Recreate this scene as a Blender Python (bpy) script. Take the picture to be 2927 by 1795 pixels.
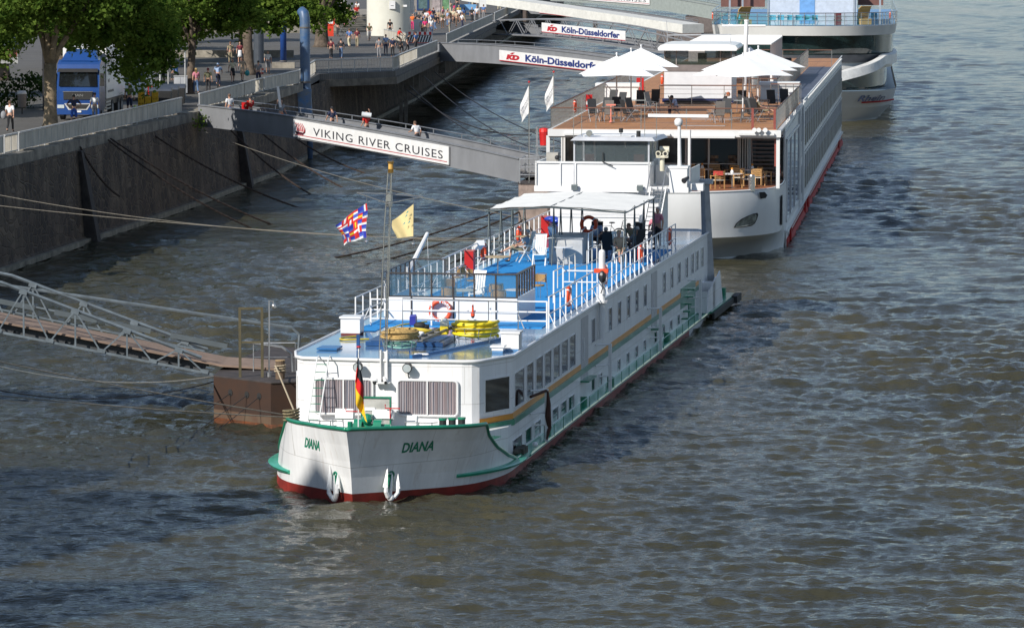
import bpy, math, random
import numpy as np
from mathutils import Vector, Matrix
for o in list(bpy.data.objects): bpy.data.objects.remove(o)
R = math.radians
SC = bpy.context.scene
COL = SC.collection
rnd = random.Random(7)
# ------------------------------------------------------------------ camera
HC = 17.2
cam = bpy.data.cameras.new('camera'); co = bpy.data.objects.new('camera', cam); COL.objects.link(co)
PITCH = math.atan((1795/2+235)/12000)
co.location = (0, 0, HC); co.rotation_euler = (math.pi/2-PITCH, 0, 0)
cam.sensor_width = 36; cam.lens = 12000/2927*36; cam.clip_start = 1; cam.clip_end = 9000
SC.camera = co
# ------------------------------------------------------------------ world and sun
w = bpy.data.worlds.new('World'); SC.world = w; w.use_nodes = True
nt = w.node_tree; bg = nt.nodes['Background']
sky = nt.nodes.new('ShaderNodeTexSky'); sky.sky_type = 'NISHITA'; sky.sun_disc = False
SUND = Vector((1.15, 1.24, -1.12)).normalized()
sky.sun_elevation = math.asin(-SUND.z); sky.sun_rotation = math.atan2(-SUND.x, -SUND.y)
sky.air_density = 1.0; sky.dust_density = .15; sky.ozone_density = 3.0
# broken white cloud over the clear sky
tc_ = nt.nodes.new('ShaderNodeTexCoord'); mp_ = nt.nodes.new('ShaderNodeMapping'); mp_.inputs['Scale'].default_value = (1.0, 1.0, 3.0); nt.links.new(tc_.outputs['Generated'], mp_.inputs[0])
cn_ = nt.nodes.new('ShaderNodeTexNoise'); cn_.inputs['Scale'].default_value = 2.6; cn_.inputs['Detail'].default_value = 7; cn_.inputs['Roughness'].default_value = .6; nt.links.new(mp_.outputs[0], cn_.inputs[0])
cr_ = nt.nodes.new('ShaderNodeMapRange'); cr_.inputs[1].default_value = .42; cr_.inputs[2].default_value = .66; cr_.inputs[4].default_value = .62; nt.links.new(cn_.outputs[0], cr_.inputs[0])
cm_ = nt.nodes.new('ShaderNodeMix'); cm_.data_type = 'RGBA'; nt.links.new(cr_.outputs[0], cm_.inputs[0]); nt.links.new(sky.outputs[0], cm_.inputs[6]); cm_.inputs[7].default_value = (5.6, 6.5, 8.2, 1)
nt.links.new(cm_.outputs[2], bg.inputs[0]); bg.inputs[1].default_value = 0.09
sl = bpy.data.lights.new('sun', 'SUN'); sl.energy = 5.0; sl.use_shadow = True; sl.angle = R(0.53); sl.color = (1.0, 0.955, 0.89)
so = bpy.data.objects.new('sun', sl); COL.objects.link(so)
so.rotation_euler = SUND.to_track_quat('-Z', 'Y').to_euler()
SC.view_settings.view_transform = 'Standard'; SC.view_settings.look = 'None'
SC.view_settings.exposure = 0.2; SC.view_settings.gamma = 1
SC.render.engine = 'CYCLES'
# ------------------------------------------------------------------ materials
MATS = {}
def mat(name, col, rough=.5, metal=0, var=.12, scale=2.0, bump=0, bscale=12, streak=0, spec=.5, coat=0, dirt=None):
    if name in MATS: return MATS[name]
    m = bpy.data.materials.new(name); m.use_nodes = True; n = m.node_tree.nodes; l = m.node_tree.links
    b = n['Principled BSDF']; b.inputs['Roughness'].default_value = rough; b.inputs['Metallic'].default_value = metal
    b.inputs['Specular IOR Level'].default_value = spec
    if coat: b.inputs['Coat Weight'].default_value = coat; b.inputs['Coat Roughness'].default_value = .08
    tc = n.new('ShaderNodeTexCoord'); mp = n.new('ShaderNodeMapping'); l.new(tc.outputs['Object'], mp.inputs[0])
    if streak: mp.inputs['Scale'].default_value = (1, 1, streak)
    nz = n.new('ShaderNodeTexNoise'); nz.inputs['Scale'].default_value = scale; nz.inputs['Detail'].default_value = 6
    nz.inputs['Roughness'].default_value = .65; l.new(mp.outputs[0], nz.inputs[0])
    mx = n.new('ShaderNodeMix'); mx.data_type = 'RGBA'
    rp = n.new('ShaderNodeMapRange'); rp.inputs[1].default_value = .32; rp.inputs[2].default_value = .68; l.new(nz.outputs[0], rp.inputs[0])
    l.new(rp.outputs[0], mx.inputs[0])
    c = tuple(col)
    d = dirt if dirt else tuple(x*(1-2*var) for x in c)
    mx.inputs[6].default_value = (*[max(0, x) for x in d], 1); mx.inputs[7].default_value = (*[min(1, x*(1+var*.5)) for x in c], 1)
    l.new(mx.outputs[2], b.inputs['Base Color'])
    if bump:
        n2 = n.new('ShaderNodeTexNoise'); n2.inputs['Scale'].default_value = bscale; n2.inputs['Detail'].default_value = 4
        l.new(tc.outputs['Object'], n2.inputs[0]); bp = n.new('ShaderNodeBump'); bp.inputs['Strength'].default_value = bump
        bp.inputs['Distance'].default_value = .05; l.new(n2.outputs[0], bp.inputs['Height']); l.new(bp.outputs[0], b.inputs['Normal'])
    MATS[name] = m; return m
def glassmat(name, tint, alpha, rough=.04):
    if name in MATS: return MATS[name]
    m = bpy.data.materials.new(name); m.use_nodes = True; n = m.node_tree.nodes; l = m.node_tree.links
    b = n['Principled BSDF']; b.inputs['Base Color'].default_value = (*tint, 1); b.inputs['Roughness'].default_value = rough
    nz = n.new('ShaderNodeTexNoise'); nz.inputs['Scale'].default_value = .7
    tc = n.new('ShaderNodeTexCoord'); l.new(tc.outputs['Object'], nz.inputs[0])
    mr = n.new('ShaderNodeMapRange'); mr.inputs[3].default_value = max(0, alpha-.08); mr.inputs[4].default_value = min(1, alpha+.08)
    l.new(nz.outputs[0], mr.inputs[0]); l.new(mr.outputs[0], b.inputs['Alpha'])
    MATS[name] = m; return m
# ------------------------------------------------------------------ mesh builder
class MB:
    def __init__(s): s.v = []; s.f = []; s.m = []; s.cm = 0
    def add(s, vs, fs):
        o = len(s.v); s.v += [tuple(p) for p in vs]; s.f += [tuple(i+o for i in f) for f in fs]; s.m += [s.cm]*len(fs); return s
    def box(s, x0, x1, y0, y1, z0, z1):
        return s.add([(x0,y0,z0),(x1,y0,z0),(x1,y1,z0),(x0,y1,z0),(x0,y0,z1),(x1,y0,z1),(x1,y1,z1),(x0,y1,z1)],
                     [(0,3,2,1),(4,5,6,7),(0,1,5,4),(1,2,6,5),(2,3,7,6),(3,0,4,7)])
    def obox(s, c, sz, rz=0, rx=0, ry=0):
        M = Matrix.Translation(c) @ Matrix.Rotation(rz, 4, 'Z') @ Matrix.Rotation(ry, 4, 'Y') @ Matrix.Rotation(rx, 4, 'X')
        a, b, c2 = sz[0]/2, sz[1]/2, sz[2]/2
        t = MB().box(-a, a, -b, b, -c2, c2)
        return s.add([M @ Vector(p) for p in t.v], t.f)
    def bar(s, p, q, w=.05, h=None):
        p = Vector(p); q = Vector(q); h = h or w; d = (q-p)
        if d.length < 1e-6: return s
        z = d.normalized(); up = Vector((0,0,1)) if abs(z.z) < .95 else Vector((0,1,0))
        x = z.cross(up).normalized(); y = x.cross(z).normalized()
        vs = [a + x*(i*w/2) + y*(j*h/2) for a in (p, q) for i, j in ((-1,-1),(1,-1),(1,1),(-1,1))]
        return s.add(vs, [(0,1,2,3),(4,7,6,5),(0,4,5,1),(1,5,6,2),(2,6,7,3),(3,7,4,0)])
    def tube(s, path, r=.03, n=6, closed=False, caps=True):
        P = [Vector(p) for p in path]; N = len(P); rs = r if isinstance(r, (list, tuple)) else [r]*N
        vs = []; ref = None
        for i in range(N):
            if closed: t = P[(i+1) % N]-P[i-1]
            else: t = P[min(i+1, N-1)]-P[max(i-1, 0)]
            t = t.normalized() if t.length > 1e-9 else Vector((0,0,1))
            if ref is None: ref = Vector((0,0,1)) if abs(t.z) < .9 else Vector((1,0,0))
            x = (ref - t*ref.dot(t))
            x = x.normalized() if x.length > 1e-6 else t.orthogonal().normalized()
            ref = x; y = t.cross(x)
            for k in range(n):
                a = 2*math.pi*k/n; vs.append(P[i]+x*(math.cos(a)*rs[i])+y*(math.sin(a)*rs[i]))
        fs = []
        for i in range(N if closed else N-1):
            j = (i+1) % N
            for k in range(n): fs.append((i*n+k, i*n+(k+1) % n, j*n+(k+1) % n, j*n+k))
        if caps and not closed: fs += [tuple(range(n-1, -1, -1)), tuple((N-1)*n+k for k in range(n))]
        return s.add(vs, fs)
    def cyl(s, p, q, r, r2=None, n=12): return s.tube([p, q], [r, r if r2 is None else r2], n)
    def lathe(s, prof, c=(0,0,0), n=16, sx=1, sy=1):
        vs = [(c[0]+r*math.cos(2*math.pi*k/n)*sx, c[1]+r*math.sin(2*math.pi*k/n)*sy, c[2]+z) for r, z in prof for k in range(n)]
        fs = [(i*n+k, i*n+(k+1) % n, (i+1)*n+(k+1) % n, (i+1)*n+k) for i in range(len(prof)-1) for k in range(n)]
        fs += [tuple(range(n-1, -1, -1)), tuple((len(prof)-1)*n+k for k in range(n))]
        return s.add(vs, fs)
    def ball(s, c, r, n=10, sz=(1,1,1)):
        return s.lathe([(max(.001, r*math.sin(math.pi*i/n))*1, -r*math.cos(math.pi*i/n)*sz[2]) for i in range(n+1)], c, n+2, sz[0], sz[1])
    def prism(s, poly, z0, z1):
        n = len(poly); vs = [(x, y, z0) for x, y in poly]+[(x, y, z1) for x, y in poly]
        a = sum(poly[i][0]*poly[(i+1) % n][1]-poly[(i+1) % n][0]*poly[i][1] for i in range(n))
        fs = [tuple(range(n-1, -1, -1)), tuple(range(n, 2*n))]+[(i, (i+1) % n, n+(i+1) % n, n+i) for i in range(n)]
        if a < 0: fs = [f[::-1] for f in fs]
        return s.add(vs, fs)
    def grid(s, rows, closed=False):
        n = len(rows[0]); vs = [p for r in rows for p in r]
        fs = [(i*n+k, i*n+(k+1) % n, (i+1)*n+(k+1) % n, (i+1)*n+k) for i in range(len(rows)-1) for k in range(n if closed else n-1)]
        return s.add(vs, fs)
    def torus(s, c, R_, r, ax='y', n=28, m=10, frac=1.0):
        P = []
        for i in range(n):
            a = 2*math.pi*i/n*frac; u, v = R_*math.cos(a), R_*math.sin(a)
            P.append((c[0]+u, c[1], c[2]+v) if ax == 'y' else (c[0], c[1]+u, c[2]+v) if ax == 'x' else (c[0]+u, c[1]+v, c[2]))
        return s.tube(P, r, m, closed=(frac == 1.0))
    def xf(s, M):
        s.v = [tuple(M @ Vector(p)) for p in s.v]; return s
    def merge(s, o, M=None):
        k = len(s.v); s.v += [tuple(M @ Vector(p)) if M else p for p in o.v]
        s.f += [tuple(i+k for i in f) for f in o.f]; s.m += o.m; return s
    def build(s, name, mats, parent=None, smooth=False, loc=None):
        me = bpy.data.meshes.new(name); me.from_pydata([tuple(p) for p in s.v], [], s.f)
        ms = mats if isinstance(mats, (list, tuple)) else [mats]
        for m in ms: me.materials.append(m)
        if len(ms) > 1: me.polygons.foreach_set('material_index', s.m)
        if smooth: me.polygons.foreach_set('use_smooth', [True]*len(s.f))
        me.update(); o = bpy.data.objects.new(name, me); COL.objects.link(o)
        if smooth == 'auto': 
            me.set_sharp_from_angle(angle=R(35))
        if parent: o.parent = parent
        if loc: o.location = loc
        return o
def tag(o, label, cat, group=None, kind=None):
    if label: o['label'] = label
    if cat: o['category'] = cat
    if group: o['group'] = group
    if kind: o['kind'] = kind
    return o
def struct(o): o['kind'] = 'structure'; return o
class Fr:      # a ship's or a structure's own frame: x across, y along, z up
    def __init__(s, x, y, ang, z=0): s.o = Vector((x, y, z)); s.a = ang; s.M = Matrix.Translation(s.o) @ Matrix.Rotation(-ang, 4, 'Z')
    def p(s, x, y, z): return s.M @ Vector((x, y, z))
WF = Fr(0, 0, 0)
def thing(name, label, cat, fr=WF, loc=(0,0,0), rz=0, group=None):
    o = bpy.data.objects.new(name, None); COL.objects.link(o); o.empty_display_size = .3
    o.location = fr.p(*loc); o.rotation_euler = (0, 0, rz-fr.a); return tag(o, label, cat, group)
def single(mb, name, mats, label, cat, fr=WF, loc=(0,0,0), rz=0, group=None, smooth=False):
    o = mb.build(name, mats, None, smooth); o.location = fr.p(*loc); o.rotation_euler = (0, 0, rz-fr.a)
    return tag(o, label, cat, group)
def dup(root, loc, rz, label, fr=WF, group=None):
    def cp(o, par):
        c = o.copy(); COL.objects.link(c)
        if par: c.parent = par
        for ch in [x for x in bpy.data.objects if x.parent == o]: cp(ch, c)
        return c
    r = cp(root, None); r.location = fr.p(*loc); r.rotation_euler = (0, 0, rz-fr.a); r['label'] = label
    if group: r['group'] = group
    return r
def text(s, size=1, extrude=.004, bold=0, shear=0, space=1.0):
    c = bpy.data.curves.new('lettering', 'FONT'); c.body = s; c.size = size; c.extrude = extrude; c.offset = bold; c.shear = shear
    c.space_character = space; c.resolution_u = 3
    o = bpy.data.objects.new('lettering', c); COL.objects.link(o)
    bpy.context.view_layer.update()
    me = bpy.data.meshes.new_from_object(o.evaluated_get(bpy.context.evaluated_depsgraph_get()))
    mb = MB(); mb.add([tuple(v.co) for v in me.vertices], [tuple(p.vertices) for p in me.polygons])
    bpy.data.objects.remove(o); bpy.data.curves.remove(c); bpy.data.meshes.remove(me)
    xs = [v[0] for v in mb.v]; x0, x1 = min(xs), max(xs)
    ys = [v[1] for v in mb.v]; y0 = 0
    mb.w = x1-x0; mb.h = max(ys)
    mb.v = [((x-x0), y, z) for x, y, z in mb.v]; return mb
def fit_text(s, w, h, **k):      # lettering in the x-z plane, facing -y, w wide and h high from the origin
    t = text(s, **k); sx = w/t.w; sy = h/t.h
    t.v = [(x*sx, -z-.004, y*sy) for x, y, z in t.v]; return t
# ------------------------------------------------------------------ river
def river():
    ys = []; y = 60.0
    while y < 2600:
        ys.append(y); y += min(9., .15*(y/110)**1.4) if y > 98 else .8
    ys = [-400, -50] + ys + [6500]
    ys = np.array(ys); nr = len(ys)
    u = np.concatenate([[-6, -2, -.6, -.3, -.2], np.linspace(-.135, .145, 400), [.2, .3, .6, 2, 6]])
    sp = np.maximum(ys, 80)
    X = sp[:, None]*u[None, :]; Y = np.repeat(ys[:, None], len(u), 1)
    dy = np.gradient(ys); dxs = np.gradient(u)
    sc = np.maximum(dy[:, None]*.75, (sp[:, None]*dxs[None, :]))
    Z = np.zeros_like(X); rs = np.random.RandomState(5)
    for i in range(130):
        lam = .34*(20 ** (rs.rand()**1.3))
        th = R(84)+rs.randn()*R(34 if lam > .8 else 48); k = 2*np.pi/lam; amp = .0044*lam*(.7+.6*rs.rand())*(1.25 if lam < .8 else 1.2 if lam < 1.4 else 1.0 if lam < 2.4 else .6)
        att = np.clip((lam/(sc*2.2)-.6)/.8, 0, 1)
        ph = k*(X*np.cos(th)+Y*np.sin(th))+rs.rand()*6.28
        # slow modulation gives patches of rougher and calmer water
        md = 1+.45*np.sin(X*.13*np.cos(i)+Y*.05*np.sin(i*1.7)+i)+.5*np.sin(X*.07-Y*.031+1.3)*np.sin(X*.13+Y*.017)+.35*np.sin(X*.23+Y*.05+2)
        md = np.maximum(md, .25); s = np.sin(ph); Z += amp*att*md*(s+.25*np.cos(2*ph))
    fade = np.clip((ys-70)/20, 0, 1)[:, None]; Z *= fade
    vs = np.stack([X, Y, Z], -1).reshape(-1, 3); n = len(u)
    i, j = np.meshgrid(np.arange(nr-1), np.arange(n-1), indexing='ij'); a = (i*n+j).ravel()
    f = np.stack([a, a+1, a+n+1, a+n], 1)
    me = bpy.data.meshes.new('river_water'); me.vertices.add(len(vs)); me.vertices.foreach_set('co', vs.ravel().astype(np.float32))
    me.loops.add(f.size); me.loops.foreach_set('vertex_index', f.ravel().astype(np.int32))
    me.polygons.add(len(f)); me.polygons.foreach_set('loop_start', np.arange(0, f.size, 4, dtype=np.int32))
    me.polygons.foreach_set('use_smooth', np.ones(len(f), dtype=bool)); me.update(); me.validate()
    m = bpy.data.materials.new('river_water'); m.use_nodes = True; N = m.node_tree.nodes; l = m.node_tree.links; b = N['Principled BSDF']
    tc = N.new('ShaderNodeTexCoord'); mp = N.new('ShaderNodeMapping'); mp.inputs['Scale'].default_value = (.05, .02, .05)
    l.new(tc.outputs['Object'], mp.inputs[0]); nz = N.new('ShaderNodeTexNoise'); nz.inputs['Scale'].default_value = 1.6; nz.inputs['Detail'].default_value = 5
    l.new(mp.outputs[0], nz.inputs[0]); cr = N.new('ShaderNodeValToRGB'); l.new(nz.outputs[0], cr.inputs[0])
    cr.color_ramp.elements[0].position = .35; cr.color_ramp.elements[0].color = (.028, .029, .020, 1)
    cr.color_ramp.elements[1].position = .68; cr.color_ramp.elements[1].color = (.060, .053, .027, 1)
    # foam flecks where the current breaks
    vn = N.new('ShaderNodeTexNoise'); vn.inputs['Scale'].default_value = 1.1; vn.inputs['Detail'].default_value = 8; vn.inputs['Roughness'].default_value = .75
    l.new(tc.outputs['Object'], vn.inputs[0]); fr = N.new('ShaderNodeMapRange'); fr.inputs[1].default_value = .735; fr.inputs[2].default_value = .80
    l.new(vn.outputs[0], fr.inputs[0]); mx = N.new('ShaderNodeMix'); mx.data_type = 'RGBA'; l.new(fr.outputs[0], mx.inputs[0]); l.new(cr.outputs[0], mx.inputs[6])
    mx.inputs[7].default_value = (.5, .5, .46, 1); l.new(mx.outputs[2], b.inputs['Base Color'])
    b.inputs['Roughness'].default_value = .10; b.inputs['IOR'].default_value = 1.33
    bn = N.new('ShaderNodeTexNoise'); bn.inputs['Scale'].default_value = 2.6; bn.inputs['Detail'].default_value = 6; bn.inputs['Roughness'].default_value = .6
    mp2 = N.new('ShaderNodeMapping'); mp2.inputs['Scale'].default_value = (.8, 1.3, 1); l.new(tc.outputs['Object'], mp2.inputs[0]); l.new(mp2.outputs[0], bn.inputs[0])
    bp = N.new('ShaderNodeBump'); bp.inputs['Strength'].default_value = .3; bp.inputs['Distance'].default_value = .1
    l.new(bn.outputs[0], bp.inputs['Height'])
    b3 = N.new('ShaderNodeTexNoise'); b3.inputs['Scale'].default_value = .55; b3.inputs['Detail'].default_value = 5; b3.inputs['Roughness'].default_value = .7; mp3 = N.new('ShaderNodeMapping'); mp3.inputs['Scale'].default_value = (.55, 1.3, 1)
    l.new(tc.outputs['Object'], mp3.inputs[0]); l.new(mp3.outputs[0], b3.inputs[0]); bp3 = N.new('ShaderNodeBump'); bp3.inputs['Strength'].default_value = .5; bp3.inputs['Distance'].default_value = .45
    l.new(b3.outputs[0], bp3.inputs['Height']); l.new(bp.outputs[0], bp3.inputs['Normal']); l.new(bp3.outputs[0], b.inputs['Normal'])
    me.materials.append(m); o = bpy.data.objects.new('river_water', me); COL.objects.link(o); struct(o)
river()
# ------------------------------------------------------------------ quay
HP = 5.4
def stone_mat(name, base, hi, sc=1.2):
    m = bpy.data.materials.new(name); m.use_nodes = True; N = m.node_tree.nodes; l = m.node_tree.links; b = N['Principled BSDF']
    tc = N.new('ShaderNodeTexCoord'); mp = N.new('ShaderNodeMapping'); l.new(tc.outputs['Object'], mp.inputs[0])
    mp.inputs['Scale'].default_value = (1, 1, 1.7)
    vo = N.new('ShaderNodeTexVoronoi'); vo.inputs['Scale'].default_value = sc; vo.feature = 'DISTANCE_TO_EDGE'; l.new(mp.outputs[0], vo.inputs[0])
    vc = N.new('ShaderNodeTexVoronoi'); vc.inputs['Scale'].default_value = sc; l.new(mp.outputs[0], vc.inputs[0])
    st = N.new('ShaderNodeMapping'); st.inputs['Scale'].default_value = (1.2, .5, .22); l.new(tc.outputs['Object'], st.inputs[0])
    nz = N.new('ShaderNodeTexNoise'); nz.inputs['Scale'].default_value = 1.3; nz.inputs['Detail'].default_value = 7; l.new(st.outputs[0], nz.inputs[0])
    cr = N.new('ShaderNodeValToRGB'); l.new(nz.outputs[0], cr.inputs[0]); e = cr.color_ramp.elements
    e[0].position = .3; e[0].color = (*[x*.4 for x in base], 1); e[1].position = .72; e[1].color = (*hi, 1)
    e2 = e.new(.5); e2.color = (*base, 1)
    mx = N.new('ShaderNodeMix'); mx.data_type = 'RGBA'; mx.blend_type = 'MULTIPLY'; mx.inputs[0].default_value = .6
    l.new(cr.outputs[0], mx.inputs[6]); hs = N.new('ShaderNodeMapRange'); hs.inputs[3].default_value = .35; hs.inputs[4].default_value = 1.6
    l.new(vc.outputs['Color'], hs.inputs[0]); l.new(hs.outputs[0], mx.inputs[7])
    mr = N.new('ShaderNodeMapRange'); mr.inputs[2].default_value = .09; l.new(vo.outputs[0], mr.inputs[0])
    m2 = N.new('ShaderNodeMix'); m2.data_type = 'RGBA'; l.new(mr.outputs[0], m2.inputs[0]); m2.inputs[6].default_value = (*[x*.95 for x in hi], 1)
    l.new(mx.outputs[2], m2.inputs[7]); l.new(m2.outputs[2], b.inputs['Base Color']); b.inputs['Roughness'].default_value = .9
    bp = N.new('ShaderNodeBump'); bp.inputs['Distance'].default_value = .08; bp.inputs['Strength'].default_value = .8
    l.new(mr.outputs[0], bp.inputs['Height']); l.new(bp.outputs[0], b.inputs['Normal']); return m
M_basalt = stone_mat('basalt_masonry', (.062, .044, .030), (.155, .115, .075), 1.3)
M_sand = stone_mat('pale_masonry', (.13, .115, .09), (.19, .17, .13), .6)
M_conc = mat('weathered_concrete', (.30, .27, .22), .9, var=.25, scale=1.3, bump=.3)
M_cap = mat('coping_stone', (.25, .225, .18), .9, var=.3, scale=1.2, bump=.4)
def pave_mat():
    m = bpy.data.materials.new('sett_paving'); m.use_nodes = True; N = m.node_tree.nodes; l = m.node_tree.links; b = N['Principled BSDF']
    tc = N.new('ShaderNodeTexCoord'); br = N.new('ShaderNodeTexBrick'); br.inputs['Scale'].default_value = 1.6
    br.inputs['Color1'].default_value = (.088, .083, .075, 1); br.inputs['Color2'].default_value = (.118, .11, .10, 1); br.inputs['Mortar'].default_value = (.07, .065, .058, 1)
    br.inputs['Mortar Size'].default_value = .03; l.new(tc.outputs['Object'], br.inputs[0])
    nz = N.new('ShaderNodeTexNoise'); nz.inputs['Scale'].default_value = .5; nz.inputs['Detail'].default_value = 6; l.new(tc.outputs['Object'], nz.inputs[0])
    mx = N.new('ShaderNodeMix'); mx.data_type = 'RGBA'; mx.blend_type = 'MULTIPLY'; mx.inputs[0].default_value = .8
    mr = N.new('ShaderNodeMapRange'); mr.inputs[3].default_value = .6; mr.inputs[4].default_value = 1.4; l.new(nz.outputs[0], mr.inputs[0])
    l.new(br.outputs[0], mx.inputs[6]); l.new(mr.outputs[0], mx.inputs[7]); l.new(mx.outputs[2], b.inputs['Base Color']); b.inputs['Roughness'].default_value = .8
    return m
EDGE = [(-38, 100), (-25.1-.122*20, 186.5), (-25.1, 206.5), (-19.7, 251), (-16.6, 277), (-15.0, 298.5), (-14.6, 318.5), (-9.0, 324.5), (-6.4, 372), (-1.9, 473), (4.5, 620), (16, 900)]
FOOT = [(-37.6, 100), (-27.2, 186.5), (-24.8, 206.5), (-19.4, 251), (-16.1, 283.4), (-15.2, 300), (-13.9, 318), (-12.1, 358), (-9.7, 396), (-6.6, 471), (-.2, 620), (11, 900)]
g = MB(); g.prism(EDGE + [(-200, 900), (-400, 500), (-300, 100)], HP-.45, HP)
struct(g.build('promenade_paving', pave_mat()))
g = MB()
for k in range(len(FOOT)-1):
    (x0, y0), (x1, y1) = FOOT[k], FOOT[k+1]; n = max(1, int((y1-y0)/3))
    g.m and None
    for q in range(n):
        a = (x0+(x1-x0)*q/n, y0+(y1-y0)*q/n); b2 = (x0+(x1-x0)*(q+1)/n, y0+(y1-y0)*(q+1)/n)
        bt = .25
        g.grid([[(a[0]+bt+.25, a[1], -2), (b2[0]+bt+.25, b2[1], -2)], [(a[0]+bt+.25, a[1], .25), (b2[0]+bt+.25, b2[1], .25)], [(a[0]+bt, a[1], .4), (b2[0]+bt, b2[1], .4)], [(a[0]-.05, a[1], HP-.45), (b2[0]-.05, b2[1], HP-.45)]])
wl = g.build('quay_wall', M_basalt)
fl = MB()
for (xa, ya), (xb, yb) in zip(FOOT, FOOT[1:]): fl.bar((xa+.42, ya, .16), (xb+.42, yb, .16), .45, .28)
fl.build('wall_foot', mat('pale_slimy_stone', (.26, .24, .18), .7, var=.35, scale=1.2, bump=.5), wl); tag(wl, 'dark basalt masonry quay wall rising from the river on the left', 'wall')
# buttress piers, coping
def foot_x(y):
    for (x0, y0), (x1, y1) in zip(FOOT, FOOT[1:]):
        if y0 <= y <= y1: return x0+(x1-x0)*(y-y0)/(y1-y0)
def edge_x(y):
    for (x0, y0), (x1, y1) in zip(EDGE, EDGE[1:]):
        if y0 <= y <= y1: return x0+(x1-x0)*(y-y0)/(y1-y0)
cp = MB(); y = 150.0; k = 0
while y < 298:
    y2 = min(298.5, y+1.55+.3*((k*7) % 3))
    cp.prism([(edge_x(y+.02)-.9, y+.02), (edge_x(y+.02)+.16, y+.02), (edge_x(y2)+.16, y2), (edge_x(y2)-.9, y2)], HP-.47, HP+.05+.03*((k*5) % 3)); y = y2; k += 1
cp.build('coping', M_cap, wl)
d1 = MB()
for y in (222, 268.5):      # timber fender posts in wall recesses
    x = foot_x(y); d1.add([(x-.3, y, HP-.5), (x+.15, y-.2, HP-.5), (x+1.0, y-.2, 0.0), (x+1.0, y-.2, -1), (x+.3, y, -1),
                           (x-.3, y+1.7, HP-.5), (x+.15, y+1.5, HP-.5), (x+1.0, y+1.5, 0.0), (x+1.0, y+1.5, -1), (x+.3, y+1.7, -1)],
                          [(0,1,2,3,4), (9,8,7,6,5), (1,6,7,2), (2,7,8,3), (0,5,6,1)])
d1.build('buttress', mat('dark_stone', (.05, .042, .036), .9, var=.3, bump=.5, bscale=3), wl)
# landing stage: slab on beams that juts out over the water
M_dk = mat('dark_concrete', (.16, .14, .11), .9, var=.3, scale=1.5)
ls = thing('landing_stage', 'concrete landing stage jutting from the quay over dark water', 'landing stage')
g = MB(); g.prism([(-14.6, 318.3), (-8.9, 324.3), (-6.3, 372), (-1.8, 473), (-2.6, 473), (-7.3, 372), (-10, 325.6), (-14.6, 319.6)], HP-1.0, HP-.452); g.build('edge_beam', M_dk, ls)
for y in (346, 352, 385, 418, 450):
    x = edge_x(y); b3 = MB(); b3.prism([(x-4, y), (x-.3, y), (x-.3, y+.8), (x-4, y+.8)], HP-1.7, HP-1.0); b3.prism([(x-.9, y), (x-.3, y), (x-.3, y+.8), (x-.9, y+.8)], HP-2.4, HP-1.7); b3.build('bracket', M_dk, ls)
for (x, y) in ((-9.3, 352), (-8.9, 352.4)):
    g = MB(); g.bar((x, y, -1), (x, y, HP-.9), .28); g.build('fender_pile', mat('grey_timber', (.2, .18, .15), .9, var=.3), ls)

# gabled houses added out of view on the left, shaped to shade the near water
t = thing('shade_houses', 'added row of tall gabled shade houses on the bank beyond the left edge', 'building', WF, (-43, 103, HP))
b = MB(); b.box(-34, 0, -54, 0, 0, 17.5)
for k, hh in enumerate((24.5, 32, 29, 33)):
    y0, y1 = -13.5*k-13.5, -13.5*k; b.add([(x, y, z) for x in (-34, 0) for y, z in ((y0, 17.5), (y1, 17.5), (y1-2, 20.5), ((y0+y1)/2+1, hh), ((y0+y1)/2-1, hh), (y0+2, 20.5))], [(0, 1, 2, 3, 4, 5), (11, 10, 9, 8, 7, 6)]+[(q, q+6, (q+1) % 6+6, (q+1) % 6) for q in range(6)])
b.build('wall', mat('ochre_render', (.42, .36, .26), .9, var=.15), t)
for k in range(3):
    for i in range(9):
        b = MB(); b.box(.0, .06, -50+5.5*i, -48.6+5.5*i, 3+5*k, 5.2+5*k); b.build('window', mat('far_window', (.03, .035, .04), .1), t)
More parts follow.
